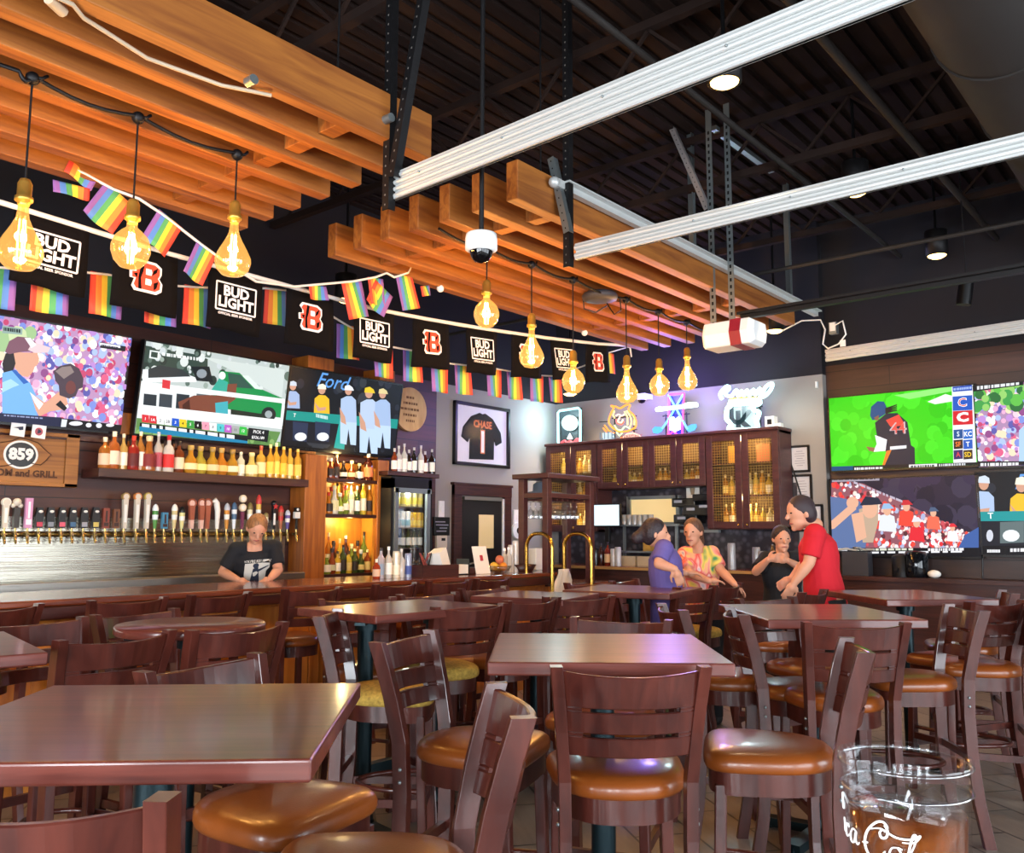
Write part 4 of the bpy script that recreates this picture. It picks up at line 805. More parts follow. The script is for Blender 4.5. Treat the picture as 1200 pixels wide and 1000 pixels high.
for k, (px, py, lab) in enumerate(((21, 503.5, 'white ticket card with a dark streak mark under the first screen'), (45.5, 506, 'white ticket card with a round red mark under the first screen'))):
    a = xp(px, py, -6.93); t = thing('ticket_card', lab, 'card', a, 0, 'ticket cards')
    b = MB(); b.box((0, 0, 0), (.002, .1, .1), 0, 0, None, Matrix.Rotation(R(-4), 4, 'X')); b.build('card', m_paper, t)
    b = MB()
    if k == 0: b.poly([(.003, -.035, .012), (.003, 0, .02), (.003, .035, .026), (.003, .036, .0), (.003, .01, -.004), (.003, .0, .008)])
    else: b.prism([(.001, .028*math.cos(q*PI/8), .03*math.sin(q*PI/8)) for q in range(16)], (.002, 0, 0), 1); b.poly([(.0035, -.012, -.018), (.0035, .014, -.006), (.0035, .016, .008), (.0035, -.006, .02)])
    b.build('printed_mark', [mat('ink_dark', '#2a3044', .6), mat('ink_red', '#a8505a', .6)], t)
a = xp(480.5, 480, XA+.03); rr = .245
t = thing('barrel_lid', 'round wooden barrel lid with burned lettering hung beside the third screen', 'sign', (XA+.03, a.y, a.z))
b = MB(); b.cyl((-.028, 0, 0), (.012, 0, 0), rr, 36); b.build('disc', wood('lid_wood', '#a8824e', '#c9a56c', .6, (3, 8, 2)), t)
b = MB()
for k in range(5):
    y = -.15+.04*abs(k-2); rn = random.Random(k)
    while y < .13-.04*abs(k-2): w_ = .012+.03*rn.random(); b.box((.0125, y+w_/2, .13-.065*k), (.002, w_, .026)); y += w_+.01
b.build('burned_lettering', mat('burnt', '#6a4622', .7), t)
# ---- framed jersey
p = [xp(*q, XA+.03) for q in ((533, 469), (597, 480), (531, 544), (596, 550))]
y0, y1, z0, z1 = (p[0].y+p[2].y)/2, (p[1].y+p[3].y)/2, (p[2].z+p[3].z)/2, (p[0].z+p[1].z)/2
cy, cz = (y0+y1)/2, (z0+z1)/2
t = thing('framed_jersey', 'black football jersey with a white number one in a black frame', 'picture', (XA+.03, cy, cz))
w, h = (y1-y0)/2, (z1-z0)/2
b = MB()
for c, s in (((0, 0, h-.02), (.05, 2*w, .04)), ((0, 0, -h+.02), (.05, 2*w, .04)), ((0, -w+.02, 0), (.05, .04, 2*h)), ((0, w-.02, 0), (.05, .04, 2*h))): b.box(c, s)
b.build('frame', m_blkpl, t, bevel=.006)
b = MB(); b.bb((-.028, -w+.03, -h+.03), (-.01, w-.03, h-.03)); b.build('mat_board', mat('mat_board', '#d9d4dc', .8), t)
J = [(-.09, .26), (-.05, .275), (0, .262), (.05, .275), (.09, .26), (.19, .22), (.34, .06), (.36, -.06), (.25, -.11), (.215, -.03), (.21, -.28), (-.23, -.3), (-.22, -.03), (-.26, -.1), (-.37, -.04), (-.34, .08), (-.2, .22)]
b = MB(); b.prism([(-.009, y, z) for y, z in J], (.012, 0, 0)); b.build('jersey', mat('jersey_black', '#121015', .85, bump=.3, bscale=50), t, bevel=.004)
b = MB(); text_on(b, 'CHASE', (0, .0, .13), (0, 1, 0), (0, 0, 1), .12, 0, None, .004, 0, .9, 'CENTER', .0045); text_on(b, '1', (0, 0, -.09), (0, 1, 0), (0, 0, 1), .36, 0, None, .022, 0, 1, 'CENTER', .0042); text_on(b, '1', (0, 0, -.09), (0, 1, 0), (0, 0, 1), .36, 1, None, .008, 0, 1, 'CENTER', .0048)
b.build('lettering', [mat('jersey_orange', '#d8703a', .7), m_paper], t)
b = MB(); b.bb((.012, -w+.03, -h+.03), (.015, w-.03, h-.03)); b.build('glazing', glass('frame_glass', (1, 1, 1), .01, .12, .03), t)
# ---- small fittings on the grey wall
def plate(name, lab, cat, px, py, w, h, d, m, plane='x', extra=None):
    a = xp(px, py, XA+d/2) if plane == 'x' else yp(px, py, YB-d/2)
    t = thing(name, lab, cat, a); b = MB(); b.box((0, 0, 0), (d, w, h) if plane == 'x' else (w, d, h)); b.build('plate', m, t, bevel=.004)
    if extra: extra(t, d)
    return t
def ex_sw(t, d): b = MB(); b.box((d/2+.004, 0, 0), (.008, .03, .06)); b.build('rocker', m_wht, t)
plate('wall_switch', 'white wall switch plate above the black notice board', 'switch', 517, 597, .09, .19, .02, m_wht, 'x', ex_sw)
def ex_bs(t, d):
    b = MB()
    for k in range(4): b.box((d/2+.001, (-.03, .0, .02, -.01)[k], .05-k*.035), (.002, (.16, .2, .12, .16)[k], .012))
    text_on(b, 'OPEN', (d/2, 0, -.005), (0, 1, 0), (0, 0, 1), .05, 0, None, .001, 0, 1, 'CENTER', .002) if False else None
    b.build('chalk_lines', mat('chalk', '#8d8d9a', .8), t)
plate('notice_board', 'small black notice board with chalk lines beside the black door', 'sign', 517, 617, .25, .21, .03, m_blkpl, 'x', ex_bs)
def ex_th(t, d):
    b = MB(); b.box((d/2+.001, .02, .025), (.002, .06, .03)); b.build('display', m_blkpl, t)
plate('thermostat', 'cream thermostat below the black notice board', 'thermostat', 517, 635, .17, .14, .03, mat('cream_plastic', '#cfc3ae', .5), 'x', ex_th)
def ex_no(t, d): b = MB(); b.box((d/2+.003, .0, 0), (.006, .05, .05)); b.build('socket', m_dark, t)
plate('wall_outlet', 'tan wall outlet below the thermostat', 'outlet', 514, 650, .08, .12, .02, mat('tan_plate', '#b09a80', .5), 'x', ex_no)
plate('light_switch', 'white light switch beyond the black door', 'switch', 605, 606, .1, .18, .02, m_wht, 'x', ex_sw)
def ex_cl(t, d): b = MB(); b.cyl((d/2, .01, 0), (d/2+.012, .01, 0), .04, 16); b.build('lens', m_dark, t)
a = xp(606, 622, XA+.02); t = thing('door_alarm', 'round white alarm unit with a dark eye beyond the black door', 'alarm', a)
b = MB(); b.cyl((-.015, 0, 0), (.02, 0, 0), .1, 24); b.build('housing', m_wht, t); ex_cl(t, .04)

# ================================================================ mesh fronted cabinets on the back wall
m_cab = wood('cabinet_wood', '#3d1a1a', '#4d2422', .4, (4, 4, 26))
m_grid = mat('brass_grid', '#a88c50', .5, .5)
m_lit = mat('cabinet_inside', '#5f4420', .7)
YF_ = 9.05
def cx(px, y=YF_): return yp(px, 560, y).x
def cz(py, px, y=YF_): return yp(px, py, y).z
def cabinet(name, label, x0, x1, z0, z1, nd, shelves, pats, flare=0):
    t = thing(name, label, 'cabinet', ((x0+x1)/2, (YF_+YB)/2, z0), 0, 'mesh fronted bottle cabinets'); w = (x1-x0)/2; h = z1-z0; dp_ = (YB-YF_)/2
    b = MB(); b.bb((-w, -dp_+.02, 0), (-w+.03, dp_-.01, h)); b.bb((w-.03, -dp_+.02, 0), (w, dp_-.01, h)); b.bb((-w, -dp_+.02, 0), (w, dp_-.01, .03)); b.bb((-w, -dp_, h-.03), (w, dp_-.01, h)); b.build('carcass', m_cab, t, bevel=.003)
    b = MB(); b.bb((-w+.03, dp_-.03, .03), (w-.03, dp_-.012, h-.03)); b.build('lit_back', m_lit, t)
    b = MB(); b.bb((-w-.01, -dp_-.03, h), (w+.01, dp_-.01, h+.035)); b.build('cornice', m_cab, t, bevel=.006)
    for s in shelves:
        b = MB(); b.bb((-w+.03, -dp_+.06, s), (w-.03, dp_-.03, s+.018)); b.build('shelf', m_cab, t)
    dw = 2*w/nd
    for k in range(nd):
        xa = -w+k*dw; d = MB(); f = .075
        for c, s in (((xa+f/2+.004, -dp_, h/2), (f, .025, h-.02)), ((xa+dw-f/2-.004, -dp_, h/2), (f, .025, h-.02)), ((xa+dw/2, -dp_, h-.01-f/2), (dw-.0082-2*f, .022, f)), ((xa+dw/2, -dp_, .01+f/2), (dw-.0082-2*f, .022, f))): d.box(c, s)
        do = d.build('door', m_cab, t, bevel=.003)
        g = MB(); x = xa+f; n = int((dw-2*f)/.03)
        for i in range(n+1): g.box((xa+f+(dw-2*f)*i/n, -dp_, h/2), (.003, .003, h-.02-2*f))
        n = int((h-2*f)/.03)
        for i in range(n+1): g.box((xa+dw/2, -dp_+.003, f+(h-2*f)*i/n), (dw-2*f, .003, .004))
        g.build('brass_mesh', m_grid, do)
        kb = MB(); kb.ball((xa+(dw-.05 if k % 2 == 0 else .05), -dp_-.022, .05), .014, 0, 10, 6); kb.build('knob', m_brass, do)
    return t
zt = 2.56
X0, X1, X2, X3 = cx(640), cx(700), cx(828), cx(914)
cabinet('bottle_cabinet', 'narrow two-door mesh cabinet in the corner by the grey wall', X0, X1-.005, 1.46, zt, 2, (.36, .72), None)
cabinet('bottle_cabinet', 'low four-door mesh cabinet over the service hatch', X1, X2-.005, 1.98, zt, 4, (.27,), None)
cabinet('bottle_cabinet', 'wide two-door mesh cabinet below the blue-white neon', X2, X3, 1.49, zt, 2, (.36, .72), None)
CB = []
def cabfill(x0, x1, z, n, where, hs, grp, seed):
    rn = random.Random(seed)
    for i in range(n):
        x = x0+.1+(x1-x0-.2)*(i+.5)/n; c = rn.choice(['#d8b040', '#e6c85a', '#c88a2c', '#e8d8a0', '#b8762c'])
        bottle((x, 9.24, z+.0006), rn.choice(['bour', 'tall', 'slim']), round(hs*(.75+.25*rn.random()), 2), .034, c, rn.choice(['#f0e4c0', '#e8c868', '#d8a848']), '#d8c48a', '%s, %s from the corner side' % (where, ORD[i]), 'bottle', grp)
cm_ = lambda b: b
for z, n, w_, hs, sd in ((1.49, 7, 'gold bottle low in the narrow corner cabinet', .26, 1), (1.46+.378, 7, 'gold bottle on the middle shelf of the corner cabinet', .27, 2), (1.46+.738, 7, 'gold bottle on the top shelf of the corner cabinet', .25, 3)): cabfill(X0, X1, z, n, w_, hs, 'bottles in the corner cabinet', sd)
cabfill(X1, X2, 2.01, 18, 'gold bottle on the floor of the low cabinet', .21, 'bottles in the low cabinet', 4)
for z, n, w_, hs, sd in ((1.52, 9, 'gold bottle low in the wide cabinet', .27, 5), (1.49+.378, 9, 'gold bottle on the middle shelf of the wide cabinet', .28, 6)): cabfill(X2, X3, z, n, w_, hs, 'bottles in the wide cabinet', sd)
for k, (dx, c, lab) in enumerate(((.28, '#d89a3a', 'orange gift box on the top shelf of the wide cabinet'), (.62, '#c87a4a', 'copper gift box on the top shelf of the wide cabinet'))):
    b = MB(); b.box((0, 0, .1), (.16, .1, .2)); o = b.build('gift_box', mat('box%d' % k, c, .6), loc=(X2+dx, 9.25, 1.49+.7386)); tag(o, lab, 'box', 'gift boxes')
LIGHTS3 = [((X0+X1)/2, 9.14, 2.5), ((X1+X2)/2-.35, 9.14, 2.5), ((X1+X2)/2+.35, 9.14, 2.5), ((X2+X3)/2, 9.14, 2.5), ((X2+X3)/2, 9.12, 1.84), ((X0+X1)/2, 9.12, 1.8)]

# ---- counter, splash tiles, hatch below the cabinets
m_hex, nt, bs = _new('dark_mosaic'); tc = nt.nodes.new('ShaderNodeTexCoord'); vo = nt.nodes.new('ShaderNodeTexVoronoi'); vo.inputs['Scale'].default_value = 13; rp = nt.nodes.new('ShaderNodeValToRGB')
rp.color_ramp.elements[0].color = (*hexc('#57545e'), 1); rp.color_ramp.elements[1].color = (*hexc('#221f29'), 1); rp.color_ramp.elements[0].position = .1; rp.color_ramp.elements[1].position = .55
nt.links.new(tc.outputs['Object'], vo.inputs['Vector']); nt.links.new(vo.outputs['Distance'], rp.inputs['Fac']); nt.links.new(rp.outputs['Color'], bs.inputs['Base Color']); bs.inputs['Roughness'].default_value = .35
b = MB(); b.bb((X0-.05, YB-.02, 1.06), (X3+.05, YB, 2.0)); struct('wall_back_splash', b, m_hex)
t = thing('back_counter', 'dark counter with a pale front edge running under the mesh cabinets', 'counter', ((X0+X3)/2, 9.05, 0)); w = (X3-X0)/2+.06
b = MB(); b.bb((-w, -.3, .02), (w, .33, 1.02)); b.build('cabinet', m_trimdk, t)
b = MB(); b.bb((-w, -.36, 1.02), (w, .34, 1.06)); b.build('worktop', m_bartop, t, bevel=.004)
b = MB(); b.bb((-w, -.372, 1.025), (w, -.36, 1.055)); b.build('edge_strip', mat('pale_edge', '#a8824e', .4), t)
p0, p1 = yp(739, 586, YB-.02), yp(797, 612, YB-.02)
b = MB(); b.bb((p0.x, YB-.045, p1.z), (p1.x, YB-.021, p0.z)); o = b.build('service_hatch', mat('hatch_lit', '#cdb887', .6, emit='#d8bf86', es=.5)); tag(o, 'pale lit service hatch behind the purple-shirted person', 'hatch')
b = MB(); h0, h1 = p0.x, p1.x
for c, s in (((h0, YB-.05, (p0.z+p1.z)/2), (.05, .05, p0.z-p1.z+.08)), ((h1, YB-.05, (p0.z+p1.z)/2), (.05, .05, p0.z-p1.z+.08)), (((h0+h1)/2, YB-.05, p0.z+.02), (h1-h0, .05, .04)), (((h0+h1)/2, YB-.05, p1.z-.02), (h1-h0, .05, .04))): b.box(c, s)
struct('trim_4', b, m_galv)
t = thing('steel_rack', 'steel shelving rack of glasses and boxes on the back counter', 'shelf', yp(762, 640, 9.18)); b = MB()
for dx in (-.36, .36): b.box((dx, 0, .02), (.03, .03, .56))
b.build('legs', m_galv, t)
rz_ = [yp(762, y, 9.18).z-t.location.z for y in (616, 647)]
for z in rz_: b = MB(); b.box((0, 0, z), (.9, .22, .02)); b.build('shelf', m_galv, t)
for i in range(6):
    bottle((t.location.x-.36+i*.075, 9.18, t.location.z+rz_[0]+.0106), 'cup', .12, .034, '#b8b4b0', None, None, 'stacked glass on the steel rack, %s from the white monitor' % ORD[i], 'glass', 'glasses on the steel rack', 0, True, 'drinking_glass')
for i in range(3):
    b = MB(); b.box((0, 0, .055), (.2, .18, .11)); o = b.build('paper_box', mat('boxcream', '#b9a88a', .7), loc=(t.location.x-.26+i*.23, 9.18, 1.0606)); tag(o, 'cream box under the steel rack, %s from the ketchup side' % ORD[i], 'box', 'cream boxes')
b = MB(); b.box((0, 0, .14), (.1, .1, .28)); o = b.build('hand_dispenser', mat('gold_dispenser', '#a8823c', .4), loc=(t.location.x-.02, 9.18, t.location.z+rz_[1]+.011)); tag(o, 'golden dispenser on the lower board of the steel rack', 'dispenser')
# monitor, tablets, printers
a = yp(709, 604, 9.0)
t = thing('white_monitor', 'small bright white monitor under the corner cabinets', 'monitor', a); b = MB(); b.box((0, .02, 0), (.43, .03, .28)); b.box((0, .06, -.2), (.06, .05, .3)); b.box((0, .05, 1.07-a.z), (.22, .16, .02)); b.build('casing', m_blkpl, t, bevel=.004)
S_ = MB(); S_.bb((-.2, -.001, -.125), (.2, .005, .125)); S_.build('screen', lamp_mat('white_screen', '#d6ecf4', 1.1), t)
a = yp(811, 592, 9.12)
t = thing('order_printer', 'stack of black order printers mounted beside the hatch', 'printer', (a.x, 9.2, a.z)); b = MB()
for k, (dx, dz, w, h) in enumerate(((-.1, .03, .3, .1), (.1, -.06, .36, .12), (-.08, -.16, .3, .1), (.14, .08, .2, .08))): b.box((dx, -.04*(k % 2), dz), (w, .22, h))
b.build('printers', m_blkpl, t, bevel=.008)
b = MB()
for dx, dz in ((-.14, .04), (.02, -.05), (-.1, -.15), (.18, -.02)): b.box((dx, -.155, dz), (.1, .01, .03))
b.build('receipt', mat('receipt', '#8f949c', .6), t); b = MB(); b.box((0, .1, -.3), (.5, .05, .03)); b.build('mount', m_galv, t)
a = yp(812, 575, 9.37); t = thing('wall_notice', 'small white notice with a cup drawing above the order printers', 'notice', a); b = MB(); b.box((0, 0, 0), (.17, .01, .21)); b.build('sheet', m_paper, t)
b = MB(); b.lathe([(.02, -.05), (.035, .04)], (0, -.008, 0), 8); b.build('drawing', mat('ink_tan', '#a08a70', .8), t)
for i, (px, h, c, lab) in enumerate(((704, .26, '#3c1a12', 'dark sauce bottle beside the white monitor'), (712, .28, '#7a1f14', 'red sauce bottle on the back counter'), (719, .2, '#d8d4cc', 'steel shaker beside the red sauce bottle'), (724, .22, '#c8c4bc', 'white tumbler beside the steel shaker'), (698, .2, '#1c1814', 'black bottle near the brass rail'))):
    bottle((yp(px, 640, 8.95).x, 8.95, 1.0606), 'bour' if i < 2 else 'cup', h, .04, c, '#d8b080' if i == 1 else None, '#1a1412' if i < 2 else None, lab, 'bottle', 'things on the back counter')
for i, (px, h, c, lab) in enumerate(((857, .28, '#9a9a9e', 'tall steel mixing jug on the back counter'), (886, .24, '#8f8f94', 'steel shaker set behind the black-shirted person'), (893, .2, '#b0aca8', 'second steel shaker behind the black-shirted person'), (905, .3, '#6a4a2a', 'brown bottle behind the red-shirted person'))):
    bottle((yp(px, 640, 8.95).x, 8.95, 1.0606), 'cup' if i < 3 else 'bour', h, .045, c, None, None, lab, 'shaker' if i < 3 else 'bottle', 'things on the back counter')
# framed certificates
for (x0, y0, x1, y1), lab in (((926, 524, 948, 552), 'topmost framed certificate beside the wide cabinet'), ((928, 558, 951, 590), 'middle framed certificate beside the wide cabinet'), ((922, 593, 964, 622), 'lowest and largest framed certificate, behind the red-shirted person')):
    p, q = yp(x0, y0, YB-.02), yp(x1, y1, YB-.02); w, h = (q.x-p.x)/2, (p.z-q.z)/2
    t = thing('framed_certificate', lab, 'certificate', ((p.x+q.x)/2, YB-.012, (p.z+q.z)/2), 0, 'framed certificates'); b = MB()
    for c, s in (((0, 0, h), (2*w+.02, .022, .025)), ((0, 0, -h), (2*w+.02, .022, .025)), ((-w, 0, 0), (.025, .022, 2*h)), ((w, 0, 0), (.025, .022, 2*h))): b.box(c, s)
    b.build('frame', m_blkpl, t); b = MB(); b.bb((-w, -.004, -h), (w, .008, h)); b.build('paper', mat('cert_paper', '#bdbcc0', .7), t)
    b = MB()
    for k in range(7): b.box((0, -.0055, h*.6-k*h*.19), (w*(1.1 if k % 3 else .7), .002, .006))
    b.build('print_lines', mat('ink_grey', '#85848c', .8), t)
a = yp(957, 451, YB-.02); b = MB(); b.box((0, 0, 0), (.02, .03, .07)); o = b.build('wall_hook', m_wht, loc=a); tag(o, 'tiny white hook high on the grey wall near its corner', 'hook')
a = yp(902, 503, 9.1); b = MB(); b.box((0, 0, .06), (.1, .1, .12)); b.box((.0, -.052, .06), (.05, .006, .06), 1); b.box((.08, 0, .02), (.08, .08, .04)); o = b.build('power_adapter', [m_wht, m_blkpl], loc=(a.x, 9.15, zt+.036)); tag(o, 'white adapter box on top of the wide cabinet', 'adapter')
b = MB(); P_ = [yp(x, y, YB-.03 if x > 916 else 9.1) for x, y in ((896, 506), (910, 503), (917, 506), (921, 520), (924, 535), (931, 556), (940, 585))]; b.tube(P_, .009, 6); o = b.build('hanging_cable', m_blkpl); tag(o, 'black cord drooping from the wide cabinet past the certificates', 'cord')

# ================================================================ neon signs on top of the cabinets
def neon(col, s=6):
    s = round(s*.5, 3); return mat('neon_'+col.strip('#')+str(s), '#000000', emit=col, es=s)
YN = 9.16
def N(pts, O=(0, 0), K=1): return [tuple(yp(O[0]+x*K, O[1]+y*K, YN)) for x, y in pts]
class Neon:
    def __init__(self, name, label, px, py): self.o = yp(px, py, YN); self.t = thing(name, label, 'neon sign', self.o, 0, 'neon signs on the cabinets'); self.b = {}
    def line(self, part, col, pts, r=.012, O=(0, 0), K=1, closed=False, s=6):
        b, m = self.b.setdefault(part, (MB(), neon(col, s))); P = [Vector(q)-self.o for q in N(pts, O, K)]
        if closed: P.append(P[0]); P.append(P[1])
        elif len(P) > 3:
            Q = []
            for i in range(len(P)-1):
                p0, p1, p2, p3 = P[max(i-1, 0)], P[i], P[i+1], P[min(i+2, len(P)-1)]
                for k in range(4): u = k/4; Q.append(.5*(2*p1+(p2-p0)*u+(2*p0-5*p1+4*p2-p3)*u*u+(3*p1-p0-3*p2+p3)*u**3))
            P = Q+[P[-1]]
        b.tube(P, r, 6)
    def fill(self, part, m, pts, O=(0, 0), K=1, d=.01, off=0):
        b, _ = self.b.setdefault(part, (MB(), m)); b.prism([Vector(q)-self.o+Vector((0, off, 0)) for q in N(pts, O, K)], (0, d, 0))
    def text(self, part, col, s, px, py, size, O=(0, 0), K=1, bold=.0, shear=0, es=6, sx=1):
        b, m = self.b.setdefault(part, (MB(), neon(col, es))); o = yp(O[0]+px*K, O[1]+py*K, YN)-self.o
        vs, fs = text_geo(s, size, bold, shear); b.add([(o.x+x*sx, o.y-.012, o.z+y) for x, y, _ in vs], fs)
    def done(self, back=True):
        for p, (b, m) in self.b.items(): b.build(p, m, self.t)
        f = MB(); zb = zt+.037-self.o.z
        for dx in (-.14, .14): f.cyl((dx, .03, zb), (dx, .03, .12), .008, 6)
        f.tube([(-.18, .03, .1), (.18, .03, .1)], .008, 6); f.build('stand', m_blkmet, self.t)
O, K = (640, 450), 1/6
n = Neon('rectangle_neon', 'upright white rectangle neon with a baseball C and a small red word', 666, 500)
n.fill('backing', mat('neon_back', '#1c2226', .5), [(82, 180), (240, 165), (245, 425), (90, 435)], O, K, .012, .03)
n.line('border_tube', '#9fe8ee', [(95, 190), (225, 170), (240, 185), (240, 410), (225, 425), (100, 432), (86, 420), (82, 205)], .016, O, K, True, 5)
n.fill('ball_face', neon('#c8f2f2', 2.6), [(165+58*math.cos(k*PI/10), 275+56*math.sin(k*PI/10)) for k in range(20)], O, K, .012, .0)
n.fill('letter_c', mat('neon_c_dark', '#5a8f98', .5), [(165+42*math.cos(a), 275+26*math.sin(a)) for a in [R(q) for q in range(40, 321, 20)]]+[(165+28*math.cos(a), 275+14*math.sin(a)) for a in [R(q) for q in range(320, 39, -20)]], O, K, .004, -.006)
n.fill('player_shape', neon('#e8fafa', 3), [(145, 385), (165, 345), (185, 385), (178, 390), (152, 390)], O, K, .012, 0)
n.line('red_word', '#ff4a52', [(105, 418), (130, 400), (150, 416), (168, 402), (190, 416), (215, 388), (225, 392), (212, 414)], .014, O, K, False, 4); n.done()
n = Neon('tiger_neon', 'orange and yellow tiger head neon with a white can and football below', 730, 498)
C = lambda part, col, pts, r=.009, s=4: n.line(part, col, pts, r, O, K, False, s)
C('orange_outline', '#ff8a2c', [(470, 310), (440, 270), (455, 210), (475, 170), (455, 155), (490, 160), (520, 172), (560, 150), (590, 150), (580, 185), (615, 220), (632, 260), (630, 300), (605, 320), (560, 335), (510, 335), (470, 310)], .011)
C('orange_outline', '#ff8a2c', [(410, 290), (440, 330), (480, 345)]); C('orange_outline', '#ff8a2c', [(400, 310), (430, 345)]); C('orange_outline', '#ff8a2c', [(500, 400), (520, 395), (530, 375)])
C('yellow_stripes', '#ffe27a', [(565, 190), (590, 225), (600, 270), (585, 310)]); C('yellow_stripes', '#ffe27a', [(550, 195), (572, 235), (572, 290)]); C('yellow_stripes', '#ffe27a', [(480, 190), (470, 220), (482, 240)]); C('yellow_stripes', '#ffe27a', [(600, 205), (622, 240), (618, 290)])
C('face_lines', '#ffd9a8', [(490, 225), (510, 215), (530, 225), (550, 215)]); C('face_lines', '#ffd9a8', [(520, 230), (505, 265), (530, 272), (540, 250)]); C('red_mouth', '#ff5a48', [(495, 250), (500, 275), (530, 285), (545, 265)])
C('green_chin', '#c8f2a0', [(480, 290), (500, 320), (530, 325), (555, 300), (590, 315)]); C('green_chin', '#c8f2a0', [(495, 340), (515, 365), (535, 345)])
n.fill('white_can', neon('#d8ecf2', 1.6), [(393, 345), (470, 338), (475, 385), (398, 400)], O, K, .02); n.text('can_word', '#7fa8c8', 'LITE', 433, 366, .13, O, K, 0, 0, 1)
n.fill('football', neon('#ffc9b8', 1.6), [(535, 380), (570, 352), (610, 345), (650, 360), (670, 375), (645, 395), (600, 405), (560, 402)], O, K, .02, .0); n.line('football_outline', '#ffb09a', [(535, 380), (570, 352), (610, 345), (650, 360), (670, 375), (645, 395), (600, 405), (560, 402)], .008, O, K, True, 4)
n.text('football_word', '#e8604a', 'BENGALS', 602, 376, .075, O, K, 0, .1, 1)
n.line('dark_bracket', '#000000', [(375, 268), (440, 265)], .006, O, K, False, 0); n.line('dark_bracket', '#000000', [(600, 325), (640, 322)], .006, O, K, False, 0); n.done()
n = Neon('golf_neon', 'red bar neon crossed by two glowing blue golf clubs', 791, 496)
n.fill('blue_panel', mat('neon_blue_panel', '#101a8a', .4, emit='#1a2cff', es=.9), [(868, 85), (958, 80), (955, 370), (855, 372)], O, K, .012, .03)
n.line('red_border', '#ff3a78', [(865, 75), (970, 68), (955, 375), (850, 380), (862, 330)], .011, O, K, True, 6); n.line('red_border', '#ff3a78', [(850, 375), (890, 335), (945, 372)], .01, O, K, False, 6)
n.line('blue_clubs', '#5aa0ff', [(965, 70), (910, 165), (860, 250), (815, 315)], .013, O, K, False, 6); n.line('blue_clubs', '#5aa0ff', [(858, 75), (910, 165), (955, 250), (995, 320)], .013, O, K, False, 6)
n.fill('club_heads', neon('#4a9cff', 3.5), [(745, 320), (765, 300), (800, 302), (818, 315), (808, 335), (780, 350), (752, 345)], O, K, .02); n.fill('club_heads', neon('#4a9cff', 3.5), [(985, 305), (1020, 285), (1050, 282), (1055, 300), (1040, 325), (1005, 338), (990, 330)], O, K, .02)
n.line('white_word', '#eafcff', [(775, 190), (800, 165), (820, 185), (850, 165)], .014, O, K, False, 6); n.line('white_word', '#eafcff', [(775, 182), (900, 168), (1058, 150)], .026, O, K, False, 5); n.line('white_word', '#eafcff', [(955, 160), (990, 140), (1055, 138), (1060, 160)], .014, O, K, False, 6)
n.fill('white_crest', neon('#e8f0ff', 4), [(870, 235), (895, 230), (905, 250), (930, 228), (945, 250), (942, 320), (905, 335), (862, 325), (860, 265)], O, K, .014); n.line('pink_glow', '#ff8ad0', [(860, 290), (905, 345), (945, 290)], .01, O, K, False, 5); n.done()
O, K = (820, 430), .21
n = Neon('script_neon', 'blue-white script neon over two large dark letters beside the white adapter', 875, 488)
n.fill('backing', MATS['neon_back'], [(150, 185), (330, 180), (335, 375), (165, 380)], O, K, .01, .035)
n.line('script_word', '#c8fbff', [(125, 180), (115, 150), (150, 110), (165, 120), (140, 150), (175, 165), (205, 130), (215, 165), (235, 135), (245, 162), (265, 130), (275, 160), (300, 128), (310, 158), (335, 120), (345, 155), (370, 110), (405, 95), (395, 130), (360, 165), (330, 168)], .022, O, K, False, 6)
n.line('amber_line', '#ffc83a', [(170, 180), (240, 176), (320, 174)], .014, O, K, False, 3.5)
n.line('outline_tube', '#c8fbff', [(165, 195), (325, 188), (325, 210), (300, 215), (300, 240), (330, 255), (318, 300), (325, 340), (328, 370), (175, 375), (165, 340), (178, 320), (150, 290), (155, 230), (175, 225), (165, 200)], .027, O, K, False, 6)
n.line('outline_tube', '#c8fbff', [(170, 210), (320, 202)], .03, O, K, False, 4); n.line('outline_tube', '#c8fbff', [(180, 355), (322, 350)], .03, O, K, False, 4)
n.text('letter_u', '#5d7f88', 'U', 215, 268, .34, O, K, .012, 0, .5, .9); n.text('letter_k', '#4a6870', 'K', 252, 312, .34, O, K, .012, 0, .45, 1.05); n.fill('white_field', neon('#d8ffff', 1.6), [(172, 225), (300, 218), (312, 345), (180, 352)], O, K, .008, .02); n.done()
NEONL = [((-6.75, 8.95, 2.9), (.6, .93, 1), 20), ((-5.92, 8.98, 2.85), (1, .6, .25), 4), ((-5.17, 8.93, 3.0), (.3, .22, 1), 60), ((-4.3, 8.93, 2.9), (.7, .96, 1), 22)]

# ================================================================ glass rack, brass rails, towel, small bar goods
t = thing('glass_rack', 'dark wooden glass rack with hanging stemware at the end of the bar', 'rack', (-5.62, 7.3, 0))
ya, yb = -.38, .55
y_ = lambda px: xp(px, 600, -5.3).y-7.3
ya = y_(641); yb = y_(691); xa = yp(613, 600, 7.3+ya).x+5.62; xb = .32
b = MB()
for (x, y) in ((xb, ya), (xb, yb), (xa, ya), (xa, yb)): b = MB(); b.bb((x-.035, y-.035, .9305), (x+.035, y+.035, 1.98)); b.build('post', m_cab, t, bevel=.004)
b = MB(); b.bb((xa-.08, ya-.08, 1.98), (xb+.08, yb+.08, 2.03)); b.build('top_board', m_cab, t, bevel=.006)
b = MB(); b.bb((xa-.03, ya-.03, 1.79), (xb+.03, yb+.03, 1.84)); b.build('shelf_board', m_cab, t, bevel=.004)
b = MB()
for k in range(7): b.bar((xa, ya+.08+k*(yb-ya-.1)/7, 1.775), (xb, ya+.08+k*(yb-ya-.1)/7, 1.775), .02, .02)
b.build('stem_rails', m_cab, t)
RY = (ya, yb, xa, xb)
m_stem = glass('stemware', (.96, .98, 1), .25, .02, .8)
k = 0
